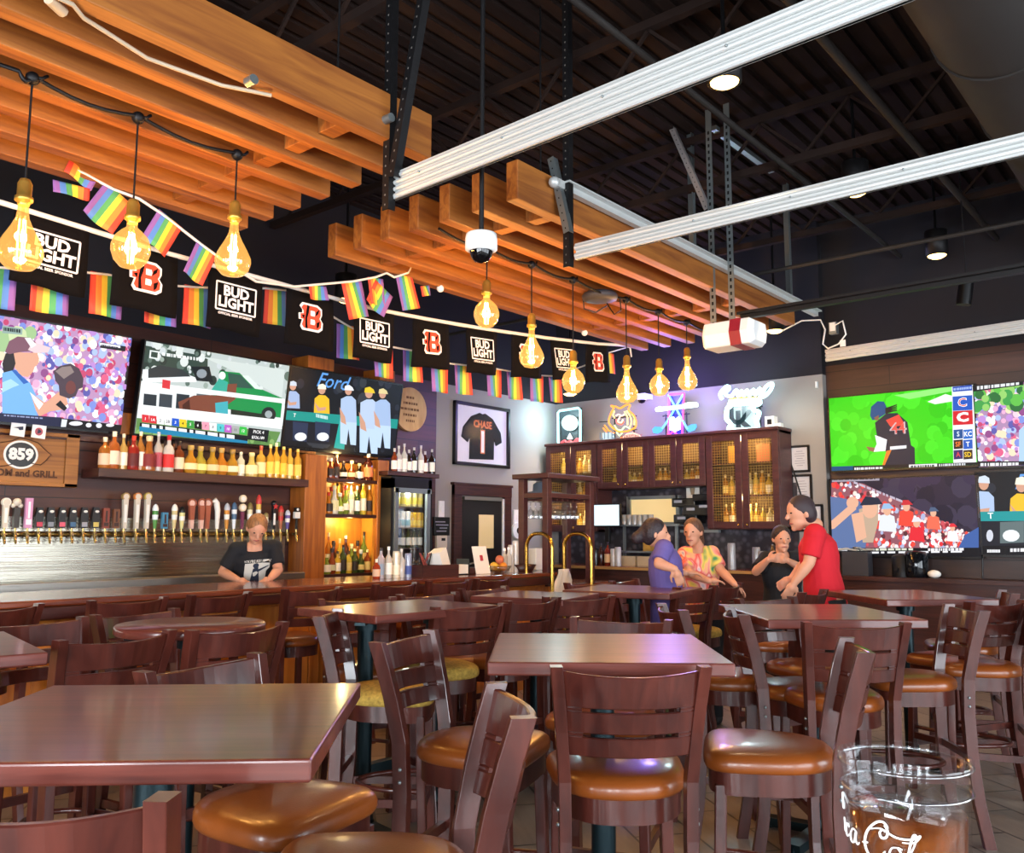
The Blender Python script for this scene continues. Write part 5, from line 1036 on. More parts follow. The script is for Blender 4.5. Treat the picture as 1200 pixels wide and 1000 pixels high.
for i in range(7):
    for j in range(2):
        x = -5.62+(xb-.08 if j == 0 else xb-.3); y = 7.3+ya+.12+i*(yb-ya-.2)/6.5
        b = MB(); b.lathe([(.034, 1.764), (.03, 1.758), (.005, 1.75), (.004, 1.69), (.03, 1.665), (.04, 1.63), (.036, 1.585)], n=12, caps=False)
        o = b.build('wine_glass', m_stem, loc=(x, y, 0)); tag(o, 'upside-down wine glass hung in the rack, %s pair from the door side, %s row' % (ORD[i], 'outer' if j == 0 else 'inner'), 'glass', 'hanging wine glasses')
b = MB(); b.lathe([(.2, 0), (.205, .012), (.1, .03), (.095, .1), (.06, .125), (0, .13)], n=24); o = b.build('straw_hat', mat('hat_blue', '#56606e', .8), loc=(-5.62+xb-.26, 7.3+ya+.26, 1.8405)); tag(o, 'blue-grey brimmed hat lying on the glass rack board', 'hat')
def loop(name, lab, P, r=.018):
    b = MB(); b.tube(P, r, 10); tag(b.build(name, m_brass), lab, 'rail', 'brass service rails')
def arch(a, c, top):
    a = Vector(a); c = Vector(c); P = [a]; rr = .13
    d = (c-a); d.z = 0; L = d.length; d.normalize(); za = top-rr
    P.append(Vector((a.x, a.y, za)))
    for k in range(1, 7): an = PI/2*k/6; P.append(Vector((a.x, a.y, za))+d*(rr-rr*math.cos(an))+Vector((0, 0, rr*math.sin(an))))
    P.append(Vector((a.x, a.y, top))+d*(L-rr))
    for k in range(1, 7): an = PI/2*k/6; P.append(Vector((a.x, a.y, za))+d*(L-rr+rr*math.sin(an))+Vector((0, 0, rr*math.cos(an))))
    P.append(Vector((c.x, c.y, za))); P.append(c); return P
c = xp(647, 640, -5.05); a = yp(617, 640, c.y)
loop('brass_rail', 'arched brass service rail at the bar end, nearer the black door', arch((a.x, c.y, .935), (c.x, c.y, .3), 1.44))
c2 = xp(693, 640, -4.75); a2 = yp(661, 640, c2.y)
loop('brass_rail', 'arched brass service rail beyond the towel, nearer the screens', arch((a2.x, c2.y, .3), (c2.x, c2.y, .3), 1.44))
t = thing('bar_towel', 'white towel hanging over the bar end below the brass rail', 'towel', xp(659, 667, -5.05)); b = MB(); rg = []
for i in range(9):
    z = -.036*i; w = .085+.014*i; rg.append([(.012*math.sin(i*1.3+j*1.9)+.015, -w+2*w*j/10+.02*math.sin(j), z) for j in range(11)])
vs = [p for r_ in rg for p in r_]; fs = [(i*11+j, i*11+j+1, i*11+j+12, i*11+j+11) for i in range(8) for j in range(10)]
b.add(vs, fs, 0, None, True); o = b.build('cloth', mat('towel_white', '#c9c3ba', .9, bump=.2, bscale=90), t); so = o.modifiers.new('thick', 'SOLIDIFY'); so.thickness = .008
# things standing on the far bar top
ZB = 1.0706
def onbar(px, X=-5.6): return (X, xp(px, 676, X).y, ZB)
BARG = [(441, 'bour', .16, '#a83c1c', '#d8b090', '#e8e0d0', 'red syrup bottle at the foot of the second oak post'), (446, 'slim', .25, '#b8b0b4', '#8a98a8', '#2a2a30', 'clear bottle with a dark top on the bar'), (455, 'tall', .26, '#cfc9c0', '#efe9de', '#e8e8e8', 'clear bottle with a white label on the bar'), (464, 'cup', .22, '#e6dcc0', '#f0e8d0', None, 'tall cream tumbler on the bar'), (470, 'tall', .24, '#cfccc6', None, '#d0d0d0', 'clear carafe behind the cream tumbler'), (478, 'cup', .2, '#9aa2bc', '#4a5a9a', None, 'blue banded drink can cup on the bar'), (596, 'slim', .24, '#d8d6d2', None, '#f0f0f0', 'white pump bottle beside the fruit'), (591, 'slim', .23, '#c8c4c0', None, '#f0f0f0', 'clear pump bottle beside the fruit'), (604, 'cup', .3, '#e0ddd8', None, None, 'tall white canister by the glass rack'), (599, 'cup', .26, '#c9c4be', None, None, 'shorter white canister by the glass rack')]
for px, st, h, liq, lb, cp, lab in BARG: bottle(onbar(px, -5.55 if px < 500 else -5.5), st, h, .032, liq, lb, cp, lab, 'bottle', 'things on the far bar top')
t = thing('napkin_caddy', 'dark napkin caddy stuffed with straws and white napkins on the bar', 'caddy', onbar(507, -5.5)); b = MB(); b.bb((-.1, -.22, 0), (.1, .22, .02))
for c, s in (((-.1, 0, .05), (.01, .44, .1)), ((.1, 0, .05), (.01, .44, .1)), ((0, -.22, .05), (.2, .01, .1)), ((0, .22, .05), (.2, .01, .1)), ((0, 0, .05), (.2, .01, .1))): b.box(c, s)
b.build('tray', m_trimdk, t)
b = MB(); b.box((0, .12, .11), (.12, .14, .16), 0, .3, None, Matrix.Rotation(.35, 4, 'X')); b.build('napkins', m_paper, t)
b = MB()
for k in range(9): b.cyl((random.uniform(-.05, .05), -.08+random.uniform(-.06, .06), .03), (random.uniform(-.08, .08), -.08+random.uniform(-.1, .1), .2), .006, 6, k % 2)
b.build('straws', [m_blkpl, mat('straw_red', '#8a3a34', .5)], t)
t = thing('napkin_stack', 'low stack of white napkins in a black holder on the bar', 'napkins', onbar(534, -5.55)); b = MB(); b.box((0, 0, .05), (.14, .18, .08), 0); b.build('napkins', m_paper, t); b = MB(); b.bb((-.08, -.1, 0), (.08, .1, .01)); b.bb((-.08, .09, 0), (.08, .1, .14)); b.build('holder', m_blkpl, t)
t = thing('condiment_tray', 'brown garnish tray with pale tongs on the bar', 'tray', onbar(551, -5.55)); b = MB(); b.box((0, 0, .03), (.16, .2, .06)); b.build('tray', m_trimdk, t, bevel=.006); b = MB(); b.bar((-.04, -.08, .07), (.05, .1, .12), .015, .012); b.build('tongs', m_steel, t)
t = thing('menu_stand', 'white menu card with a red drop mark standing on the bar', 'menu', onbar(566.5, -5.45)); hh = 1.3-ZB+.0; b = MB(); b.bar((.0, 0, 0), (-.06, 0, .25), .19, .008, 0, (1, 0, 0)); b.build('card', m_paper, t)
b = MB(); b.bar((-.02, 0, .12), (-.033, 0, .17), .03, .012, 0, (1, 0, 0)); b.build('red_mark', mat('drop_red', '#b03040', .6), t)
t = thing('fruit_bowl', 'glass bowl holding the bar fruit', 'bowl', onbar(585, -5.45)); b = MB(); b.lathe([(.05, 0), (.09, .02), (.12, .07), (.115, .07), (.085, .026), (0, .014)], n=20, caps=False); b.build('bowl', m_stem, t)
for i, (dx, dy, dz, c, lab) in enumerate(((.02, .03, .062, '#d8882c', 'orange in the bar fruit bowl, nearest the menu card'), (-.02, -.05, .062, '#d8a83a', 'yellow lemon in the bar fruit bowl'), (.0, .005, .125, '#c46a4a', 'reddish peach on top of the bar fruit bowl'), (-.05, .05, .06, '#e0b04a', 'pale orange at the back of the bar fruit bowl'))):
    b = MB(); b.ball((0, 0, 0), .042, 0, 12, 8); l = Vector(onbar(585, -5.45))+Vector((dx, dy, dz)); tag(b.build('orange_fruit' if i != 1 else 'lemon', mat('fruit%d' % i, c, .5, bump=.1, bscale=200), loc=l), lab, 'fruit', 'bar fruit')
t = thing('napkin_dispenser', 'white paper dispenser between the rack posts', 'dispenser', (-5.62, 7.3+(ya+yb)/2-.12, .9306)); b = MB(); b.box((0, 0, .25), (.1, .16, .22)); b.box((0, 0, .07), (.08, .08, .14)); b.build('casing', m_wht, t, bevel=.01)
t = thing('bread_basket', 'dark low basket beside the glass rack on the bar', 'basket', onbar(612, -5.5)); b = MB(); b.lathe([(.1, 0), (.14, .07), (.13, .07), (.09, .012), (0, .01)], n=18, caps=False); b.lathe([(0.0, .05), (.06, .07), (.1, .045)], n=12); b.build('basket', m_trimdk, t)
t = thing('folded_cloth', 'crumpled white cloth on the service counter under the glass rack', 'cloth', (-5.45, 7.08, .9306)); b = MB(); b.ball((0, 0, .05), .09, 0, 14, 8, None, (1, 1.5, .55)); o = b.build('cloth', MATS['towel_white'], t)
# ================================================================ pub tables
m_tab = wood('table_top_wood', '#4a1f19', '#6b342a', .29, (2.2, 30, 30), .32, .01, .32)
m_teal = mat('teal_black_metal', '#14262b', .35, .6)
def table(label, x, y, rz, w=.76, d=.76, cols=1, round_=False, bar=False):
    t = thing('pub_table', label, 'table', (x, y, 0), rz, 'pub height tables')
    b = MB()
    if round_: b.lathe([(w/2-.006, 1.032), (w/2, 1.038), (w/2, 1.064), (w/2-.006, 1.07), (0, 1.0701)], n=56); b.lathe([(0, 1.031), (w/2-.006, 1.032)], n=56, caps=False)
    else: b.bb((-w/2, -d/2, 1.03), (w/2, d/2, 1.07))
    b.build('table_top', m_tab, t, bevel=0 if round_ else .006, seg=3)
    cs = [(0, 0)] if cols == 1 else [(-w*.27, 0), (w*.27, 0)]
    for cx_, cy_ in cs: b = MB(); b.cyl((cx_, cy_, .06), (cx_, cy_, 1.0), .04, 20); b.lathe([(.055, .06), (.055, .09), (.04, .12)], (cx_, cy_, 0), 20); b.cyl((cx_, cy_, .97), (cx_, cy_, 1.0), .055, 20); b.build('pedestal', m_teal, t)
    for cx_, cy_ in cs:
        b = MB()
        for k in range(4 if cols == 1 else 2):
            a = k*PI/2+(PI/4 if cols == 1 else PI/2)+(PI/2 if cols == 2 and k else 0); a = PI/4+k*PI/2 if cols == 1 else PI/2+k*PI
            b.bar((cx_, cy_, .05), (cx_+.3*math.cos(a), cy_+.3*math.sin(a), .03), .07, .04); b.cyl((cx_, cy_, .02), (cx_, cy_, .07), .06, 14); b.cyl((cx_+.28*math.cos(a), cy_+.28*math.sin(a), 0), (cx_+.28*math.cos(a), cy_+.28*math.sin(a), .03), .022, 10)
        b.build('base', m_teal, t); b = MB(); b.cyl((cx_, cy_, 1.0), (cx_, cy_, 1.029), .05, 14)
        for k in range(4): a = PI/4+k*PI/2; b.bar((cx_, cy_, 1.015), (cx_+.26*math.cos(a), cy_+.26*math.sin(a), 1.022), .05, .014)
        b.build('top_bracket', m_teal, t)
    if bar:
        b = MB(); b.bar((cs[0][0], 0, .3), (cs[1][0], 0, .3), .05, .05); b.build('foot_bar', m_teal, t)
    return t
def quad(c, ax):  # centre and heading from two front corners and a depth
    a, b = zp(*c[0], 1.07), zp(*c[1], 1.07); u = (b-a); u.z = 0; L = u.length; u.normalize(); v = Vector((-u.y, u.x, 0)); return a, b, u, v, L
def table_front(label, pl, pr, d, **k):
    a, b, u, v, L = quad((pl, pr), 0); c = (a+b)/2+v*(d/2); return table(label, c.x, c.y, math.atan2(u.y, u.x), L, d, **k)
# L: right edge is exact, the far edge gives the heading
a, b_ = zp(365, 890, 1.07), zp(423, 800, 1.07); v = (a-b_); v.z = 0; v.normalize(); u = Vector((-v.y, v.x, 0)); c = (a+b_)/2-u*.38
TL = table('nearest square table with red-brown top filling the lower corner by the bar', c.x, c.y, math.atan2(u.y, u.x), .76, .76)
TM = table_front('square table in the middle, its top reflecting blue and violet light', (571, 776), (862, 778), .76)
TR = table_front('square table reflecting red light, in front of the red-shirted person', (900, 726.5), (1088, 726.5), .86)
TRR = table_front('square table with a pale edge nearest the wall screens', (1039, 703), (1171, 702.5), .86)
c = CAM+FW*3.78+RT*(-1.34); T1 = table('round table between the nearest table and the bar taps', c.x, c.y, .4, .6, .6, round_=True)
a, b_ = zp(0, 768.8, 1.07), zp(57, 764.5, 1.07); u = (b_-a); u.z = 0; u.normalize(); v = Vector((-u.y, u.x, 0)); c = b_-u*.38+v*.38
T0 = table('square table cut by the frame edge, between the nearest table and the bar taps', c.x, c.y, math.atan2(u.y, u.x))
T2 = table('long dark table with two legs beside the bar, one pale green reflection', -3.4, 3.17, R(88), .84, .62, cols=2, bar=True)
T3 = table('square table in front of the person in purple', -3.28, 5.22, R(12), .74, .74)
T4 = table('small square table glimpsed behind two chairs near the towel', -3.42, 4.32, R(14), .6, .6)

# ================================================================ bar chairs
m_chair = wood('chair_wood', '#35120d', '#51231a', .34, (14, 14, 3), .45, .02, .3)
m_leather = mat('tan_leather', '#7f4015', .32, coat=.25, bump=.06, bscale=160, var=.18, vscale=(5, 5, 5))
m_fabric = mat('gold_fabric', '#a8883a', .85, bump=.25, bscale=120, var=.35, vscale=(60, 60, 60))
def outline(n, s=1.0):
    P = []
    for i in range(n):
        a = 2*PI*i/n; e = 4.6 if math.sin(a) > 0 else 2.5
        ca, sa = math.cos(a), math.sin(a); x = abs(ca)**(2/e)*(1 if ca > 0 else -1); y = abs(sa)**(2/e)*(1 if sa > 0 else -1)
        w = .198+.022*y; P.append((x*w*s, y*.205*s+.01))
    return P
def sweep(mb, path, a, bb, mi=0):
    mb.loft([[(x-a, y-bb, z), (x+a, y-bb, z), (x+a, y+bb, z), (x-a, y+bb, z)] for x, y, z in path], mi, True, False)
CH = {}
SEATZ = .765
def make_chair(kind, label, grp):
    t = thing('bar_chair', label, 'chair', (0, 0, 0), 0, grp)
    ms = m_leather if kind == 'leather' else m_fabric
    b = MB(); rings = []
    for s, z in ((.95, .70), (1.0, .703), (1.025, .714), (1.025, .73), (1.0, .744), (.94, .755), (.84, .762), (.6, .768), (.3, .770), (.05, .770)): rings.append([(x, y, z) for x, y in outline(36, s)])
    b.loft(rings, 0, True, True); b.build('seat', ms, t)
    b = MB(); b.loft([[(x, y, z) for x, y in outline(36, .95)] for z in (.632, .70)], 0, True, True); b.build('apron', m_chair, t)
    for sx in (-1, 1):
        b = MB(); P = []
        for z, y, x in ((0, -.25, .188), (.2, -.215, .183), (.4, -.197, .178), (.6, -.193, .176), (.76, -.2, .178), (.9, -.228, .188), (1.0, -.254, .197), (1.085, -.28, .205)): P.append((sx*x, y, z))
        sweep(b, P, .017, .026); b.ball((sx*.178+sx*.017, -.193, .64), .007, 1, 8, 6); b.ball((sx*.178+sx*.017, -.193, .68), .007, 1, 8, 6)
        b.build('rear_post', [m_chair, m_galv], t, bevel=.006)
        b = MB(); sweep(b, [(sx*.185, .19, 0), (sx*.178, .175, .35), (sx*.172, .165, .66)], .019, .019); b.build('front_leg', m_chair, t, bevel=.005)
        b = MB(); b.bar((sx*.18, .17, .30), (sx*.182, -.2, .30), .02, .034); b.build('side_stretcher', m_chair, t)
    # bent ply back: three boards with two slots
    b = MB()
    def pt(x, z, off): yb = -.206-.235*(z-.8) if z > .8 else -.206; return (x*(1+.11*(z-.84)/.24), yb-.062*(1-(x/.187)**2)+off, z)
    def strip(x0, x1, z0, z1, n=12, crown=0):
        L = []
        for i in range(n+1):
            x = x0+(x1-x0)*i/n; zz = z1-crown*(1-(x/.187)**2)
            L.append([pt(x, z0, -.009), pt(x, z0, .009), pt(x, zz, .009), pt(x, zz, -.009)])
        b.loft(L, 0, True, False)
    strip(-.187, .187, .838, .892); strip(-.187, .187, .903, .962); strip(-.187, .187, .973, 1.075, 12, .014)
    for z0, z1 in ((.892, .903), (.962, .973)): strip(-.187, -.128, z0, z1, 3); strip(.128, .187, z0, z1, 3)
    o = b.build('backrest', m_chair, t, bevel=.003, seg=1)
    b = MB(); b.bar((-.178, .172, .26), (.178, .172, .26), .022, .04); b.build('foot_rest', m_chair, t)
    b = MB(); b.bar((-.18, -.2, .40), (.18, -.2, .40), .02, .034); b.build('rear_stretcher', m_chair, t)
    b = MB(); P = [(.17*math.cos(a), .17-.3*math.sin(a), .345) for a in [PI*k/14 for k in range(15)]]; b.tube(P, .011, 8); b.build('bent_ring', m_chair, t)
    return t
def chair(kind, label, x, y, head, grp='bar chairs'):
    """head: compass direction the seat faces, as an angle from +x; (x, y) is the middle of the back at the top"""
    if kind not in CH: CH[kind] = make_chair(kind, label, grp); t = CH[kind]
    else: t = copy_tree(CH[kind])
    rz = head-PI/2; f = Vector((math.cos(head), math.sin(head)))
    t.location = (x+f.x*.27, y+f.y*.27, 0); t.rotation_euler.z = rz; tag(t, label, 'chair', grp); return t
def chair_posts(kind, label, pl, pr, side, grp='bar chairs', turn=0, head=None):
    """from the photo's two post tops; side +1 faces away from the camera, -1 towards it"""
    a, b = zp(*pl, 1.085), zp(*pr, 1.085); m = (a+b)/2; u = (b-a); u.z = 0; u.normalize(); f = Vector((-u.y, u.x, 0))
    h = math.atan2(f.y, f.x)+(0 if side > 0 else PI)+R(turn)
    return chair(kind, label, m.x, m.y, h if head is None else head, grp)
VIEW = math.atan2(FW.y, FW.x)     # heading straight away from the camera
Lt, Rt, Aw, Tw = VIEW+PI/2, VIEW-PI/2, VIEW, VIEW+PI
def LR(px, deg): d = ray(px, 700); return math.atan2(d.y, d.x)+R(deg)
BS = 'bar stools along the bar'
cl, cf = 'leather', 'fabric'
chair_posts(cl, 'chair seen squarely from behind, pushed up to the middle table', (651, 780), (825, 780), 1)
chair_posts(cl, 'chair facing the nearest table, its curved back edge-on beside the middle table', (577, 802), (607, 838), 1, head=LR(592, 90+8))
chair_posts(cl, 'chair turned to the middle table, white window light on its inner back', (447, 752), (506, 739), -1, head=LR(477, -90-27))
chair_posts(cf, 'gold-seated chair with its back to us at the long dark table', (519, 710), (580, 708), 1, turn=12)
chair_posts(cf, 'gold-seated chair at the end of the long dark table nearest the bar', (375, 723), (399, 713), 1, head=LR(387, -90-12))
for i, (pl, pr) in enumerate((((-30, 708), (24, 705)), ((128, 700), (174, 696)), ((235, 692), (281, 687.5)), ((347, 687.5), (385, 688)), ((453, 682), (474, 681)), ((509, 679), (542, 678)), ((560, 675), (594, 674.5)))):
    m = (zp(*pl, 1.085)+zp(*pr, 1.085))/2
    xx = -4.78; yy = xp((pl[0]+pr[0])/2, 690, xx).y
    chair(cl, 'stool tucked at the bar front, %s from the taps end' % ORD[i], xx, yy, PI+R((4, 0, 6, -6, 3, -4, 2)[i]), BS)
chair_posts(cl, 'chair facing us across the long table, nearest the oak-fronted bar', (386, 702), (452, 700), -1)
chair_posts(cl, 'chair facing us across the long table, behind its pale green reflection', (475, 697), (530, 694), -1)
chair_posts(cl, 'chair facing us across the long table, at its far end', (542, 690), (592, 687), -1)
chair_posts(cl, 'chair facing us on the bar side of the round table, cut by the frame', (-12, 732), (90, 723), -1, turn=-6)
chair_posts(cl, 'chair facing us on the bar side of the round table, violet light on its back', (107, 721), (211, 713), -1, turn=4)
chair_posts(cl, 'broad-backed chair between the nearest table and the round table, with one long slot', (61, 750), (205, 738), 1, turn=6)
chair_posts(cl, 'dark chair back between the round table and the shiny chair behind the nearest table', (223, 738), (331, 729), 1, turn=4)
chair_posts(cl, 'shiny chair facing us behind the nearest table, seat reaching out below it', (155, 787), (318, 766), -1, turn=10)
a = zp(190, 931, 1.085); chair(cl, 'chair in the near corner with only its top rail and one post showing', a.x-.2*math.cos(R(38)), a.y-.2*math.sin(R(38)), R(128))
chair_posts(cl, 'chair facing us behind the middle table, bright stripes on its back', (670, 723), (786, 727), -1)
chair_posts(cl, 'chair beside the far corner of the middle table, seat under the violet reflection', (777, 709), (801, 713), 1, head=LR(789, -90+15))
chair_posts(cl, 'chair edge-on at the corner of the red-lit table, glossy seat beside it', (857, 713), (873, 719), 1, head=LR(865, -90+9))
chair_posts(cl, 'chair seen from behind at the red-lit table', (950, 728), (1055, 730), 1, turn=10)
chair_posts(cl, 'chair edge-on beside the plastic cup, wide tan seat facing the middle table', (990, 747), (1009, 765), 1, head=LR(1000, 90+8))
chair_posts(cl, 'tall-looking chair turned sideways near the frame edge, one foot beside the cup', (1112, 708), (1148, 716), 1, head=LR(1130, 90+22))
chair_posts(cl, 'chair seen from behind by the frame edge with two clear back slots', (1136, 705), (1196, 703), 1, turn=2)
chair_posts(cl, 'chair cut by the frame edge at the screens side', (1198, 702), (1222, 710), 1, head=LR(1210, 90+10))
chair_posts(cl, 'far chair at the pale-edged table, only post tips and seat showing', (1172, 692), (1188, 695), 1, head=LR(1180, 90+10))
chair_posts(cf, 'gold-seated chair with two pale back slots at the purple-shirted person\'s table', (793, 688), (834, 686), 1, turn=5)
chair_posts(cf, 'gold-seated chair next to the tie-dye person\'s outstretched hand', (835, 686), (866, 683), 1, turn=0)
chair_posts(cl, 'chair facing us on the far side of the red-lit table', (864, 702), (932, 699), -1)
chair_posts(cl, 'dark-backed chair directly in front of the red-shirted person', (934, 695), (968, 690), 1)
chair_posts(cl, 'far chair facing us across the purple person\'s table, nearer the towel', (676, 683), (708, 682), -1)
chair_posts(cl, 'far chair facing us across the purple person\'s table, nearer the person', (716, 681), (748, 678), -1)
chair_posts(cl, 'chair from behind in front of the small table, just below the towel', (597, 704), (647, 700), 1)
chair_posts(cl, 'chair from behind in front of the small table, beside the dark table legs', (653, 699), (703, 698), 1)
# ================================================================ people
m_skin = mat('skin', '#c98f72', .5, spec=.35)
def remesh(o, vox, it=4):
    m = o.modifiers.new('remesh', 'REMESH'); m.mode = 'VOXEL'; m.voxel_size = vox; m.use_smooth_shade = True
    s = o.modifiers.new('smooth', 'SMOOTH'); s.iterations = it; s.factor = .5; return o
def caps(mb, pts, rs, n=12):
    mb.tube(pts, rs, n)
    for p, r in zip(pts, rs): mb.ball(p, r*1.0, 0, 12, 8)
def hand(mb, w, d, up, side, s=1.0, curl=.6):
    """palm and five separate curled fingers growing from the wrist w towards d; 'up' is the back of the hand"""
    d = d.normalized(); up = (up-d*up.dot(d)).normalized(); ac = d.cross(up)*side
    mb.ball(tuple(w+d*.045*s), 1, 0, 12, 8, None, (.032*s, .032*s, .032*s)); 
    M = Matrix((ac, d, up)).transposed().to_4x4(); mb.ball(tuple(w+d*.05*s), 1, 0, 12, 8, None, (.04*s, .052*s, .016*s), M)
    for k, (o, L) in enumerate(((-.03, .062), (-.01, .072), (.01, .068), (.028, .052))):
        p = w+(d*.085+ac*o)*s; P = [w+(d*.05+ac*o*.8)*s, p]; a = 0
        for seg in (.45, .32, .23):
            a += curl*.55; p = p+(d*math.cos(a)-up*math.sin(a))*L*seg*s; P.append(p)
        mb.tube(P, [.0095*s, .0095*s, .009*s, .008*s, .0065*s], 8)
    b0 = w+(d*.02-ac*.03)*s; b1 = b0+(d*.028-ac*.024-up*.01)*s; b2 = b1+(d*.03-ac*.004-up*.014)*s; b3 = b2+(d*.02+ac*.004-up*.006)*s
    mb.tube([b0, b1, b2, b3], [.013*s, .0115*s, .0095*s, .007*s], 8)
def person(label, J, look, skin, shirt, pants, hair, s=1.0, long_sleeve=False, hairstyle='short', back=None):
    """J: world positions; head centre, look direction, shoulders l/r, elbows, wrists, hand directions, hips, knees, ankles"""
    base = (J['an_l']+J['an_r'])/2; base = Vector((base.x, base.y, 0))
    t = thing('person', label, 'person', base); V = lambda k: J[k]-base
    H, SL, SR, EL, ER, WL, WR, HL, HR, KL, KR, AL, AR = [V(k) for k in ('head', 'sh_l', 'sh_r', 'el_l', 'el_r', 'wr_l', 'wr_r', 'hip_l', 'hip_r', 'kn_l', 'kn_r', 'an_l', 'an_r')]
    f = look.normalized(); up = Vector(J.get('hup', (0, 0, 1))); up = (up-f*up.dot(f)).normalized(); rt = f.cross(up)
    sh = (SL+SR)/2; hip = (HL+HR)/2; ax = (SR-SL).normalized(); tor = (sh-hip); fr = ax.cross(tor).normalized()
    if back is not None: fr = fr*back
    nk = sh+Vector((0, 0, .045*s)); b = MB(); M = Matrix((rt, f, up)).transposed().to_4x4()
    b.ball(tuple(H+up*.018*s), 1, 0, 18, 12, None, (.073*s, .094*s, .1*s), M); b.ball(tuple(H-up*.055*s+f*.025*s), 1, 0, 14, 10, None, (.055*s, .06*s, .06*s), M); b.ball(tuple(H-up*.098*s+f*.062*s), .02*s)
    b.tube([H+f*.09*s+up*.01*s, H+f*.108*s-up*.022*s, H+f*.096*s-up*.03*s], [.009*s, .014*s, .012*s], 8)
    for q in (-1, 1): b.ball(tuple(H+rt*q*.075*s-f*.008*s-up*.005*s), 1, 0, 8, 6, None, (.012*s, .02*s, .03*s), M)
    caps(b, [nk-Vector((0, 0, .04*s)), nk+Vector((0, 0, .02*s)), H-up*.05*s-f*.015*s], [.06*s, .052*s, .05*s])
    # trunk as stacked ellipses
    rings = []
    for q, wx, wy in ((-.08, .16, .11), (.0, .175, .12), (.2, .16, .115), (.42, .145, .1), (.65, .165, .115), (.85, .175, .11), (.96, .14, .08), (1.02, .07, .055)):
        c = hip+tor*q; rings.append([tuple(c+ax*wx*s*math.cos(2*PI*k/16)+fr*wy*s*math.sin(2*PI*k/16)) for k in range(16)])
    b.loft(rings)
    for S, E_, W_ in ((SL, EL, WL), (SR, ER, WR)):
        caps(b, [sh.lerp(S, .5), S, S.lerp(E_, .5), E_], [.06*s, .055*s, .047*s, .04*s]); caps(b, [E_, E_.lerp(W_, .35), W_], [.039*s, .04*s, .026*s])
    for Hp, Kn, An in ((HL, KL, AL), (HR, KR, AR)): caps(b, [Hp, Hp.lerp(Kn, .5), Kn], [.088*s, .078*s, .056*s]); caps(b, [Kn, Kn.lerp(An, .35), An], [.054*s, .055*s, .034*s])
    hd = J.get('hd_l', WL-EL), J.get('hd_r', WR-ER); hu = J.get('hu_l', Vector((0, 0, 1))), J.get('hu_r', Vector((0, 0, 1)))
    hand(b, WL, Vector(hd[0]), Vector(hu[0]), 1, s*.95); hand(b, WR, Vector(hd[1]), Vector(hu[1]), -1, s*.95)
    remesh(b.build('body', skin, t), .0068*s)
    # eyes, brows, mouth
    b = MB()
    for q in (-1, 1): b.ball(tuple(H+rt*q*.032*s+f*.084*s+up*.012*s), 1, 0, 10, 8, None, (.0095*s, .007*s, .0055*s), M)
    b.build('eyes', mat('eye', '#1f1714', .2), t)
    b = MB(); b.tube([tuple(H+rt*x*s+f*(.086-abs(x)*.35)*s-up*(.062)*s) for x in (-.026, -.012, 0, .012, .026)], [.003*s, .006*s, .0065*s, .006*s, .003*s], 6); b.build('mouth', mat('lips', '#9a5148', .5), t)
    # hair
    b = MB(); b.ball(tuple(H+up*.042*s-f*.014*s), 1, 0, 20, 14, None, (.083*s, .096*s, .088*s), M); b.ball(tuple(H-up*.005*s-f*.045*s), 1, 0, 16, 10, None, (.078*s, .07*s, .085*s), M)
    for q in (-1, 1): b.ball(tuple(H+rt*q*.066*s-f*.03*s+up*.01*s), 1, 0, 10, 8, None, (.022*s, .05*s, .06*s), M)
    if hairstyle in ('tied', 'bun'): b.ball(tuple(H-f*.1*s-up*.0*s), 1, 0, 12, 8, None, (.05*s, .05*s, .055*s), M)
    if hairstyle == 'bun': b.ball(tuple(H-f*.14*s-up*.03*s), .05*s)
    if hairstyle == 'long': b.tube([H-f*.06*s, H-f*.08*s-up*.1*s, H-f*.06*s-up*.2*s], [.07*s, .07*s, .04*s], 10)
    h = remesh(b.build('hair', hair, t), .01*s, 3)
    # clothes
    b = MB(); rings = []
    for q, wx, wy in ((-.16, .2, .145), (.0, .195, .14), (.2, .18, .135), (.42, .168, .122), (.65, .185, .135), (.85, .193, .128), (.96, .155, .096), (1.01, .085, .075)):
        c = hip+tor*q; rings.append([tuple(c+ax*wx*s*math.cos(2*PI*k/20)+fr*wy*s*math.sin(2*PI*k/20)) for k in range(20)])
    b.loft(rings)
    for S, E_ in ((SL, EL), (SR, ER)): e = .78; b.tube([sh.lerp(S, .4), S, S.lerp(E_, .4), S.lerp(E_, e)], [.075*s, .074*s, .068*s, .066*s], 14); b.ball(tuple(S), .074*s)
    so = remesh(b.build('tee_shirt', shirt, t), .0085*s, 3)
    b = MB()
    for Hp, Kn, An in ((HL, KL, AL), (HR, KR, AR)): b.tube([Hp+tor*.02, Hp.lerp(Kn, .5), Kn, Kn.lerp(An, .5), An], [.105*s, .09*s, .07*s, .062*s, .055*s], 14); b.ball(tuple(Kn), .07*s)
    b.ball(tuple(hip), 1, 0, 16, 10, None, (.17*s, .125*s, .11*s), Matrix((ax, fr, Vector((0, 0, 1)))).transposed().to_4x4()); remesh(b.build('trousers', pants, t), .012, 3)
    for A_, nm_ in ((AL, 'shoe'), (AR, 'shoe')):
        b = MB(); g = Vector((fr.x, fr.y, 0)).normalized(); c = Vector((A_.x, A_.y, 0)); Mx = Matrix((Vector((g.y, -g.x, 0)), g, Vector((0, 0, 1)))).transposed().to_4x4()
        b.ball(tuple(c+g*.06+Vector((0, 0, .04))), 1, 0, 14, 8, None, (.045*s, .13*s, .04), Mx); b.ball(tuple(c+Vector((0, 0, .06))), .052*s); remesh(b.build(nm_, mat('shoe_dark', '#1b1a1c', .6), t), .01, 2)
    t['fr'] = 0; del t['fr']
    return t, so, sh, hip, ax, fr, tor
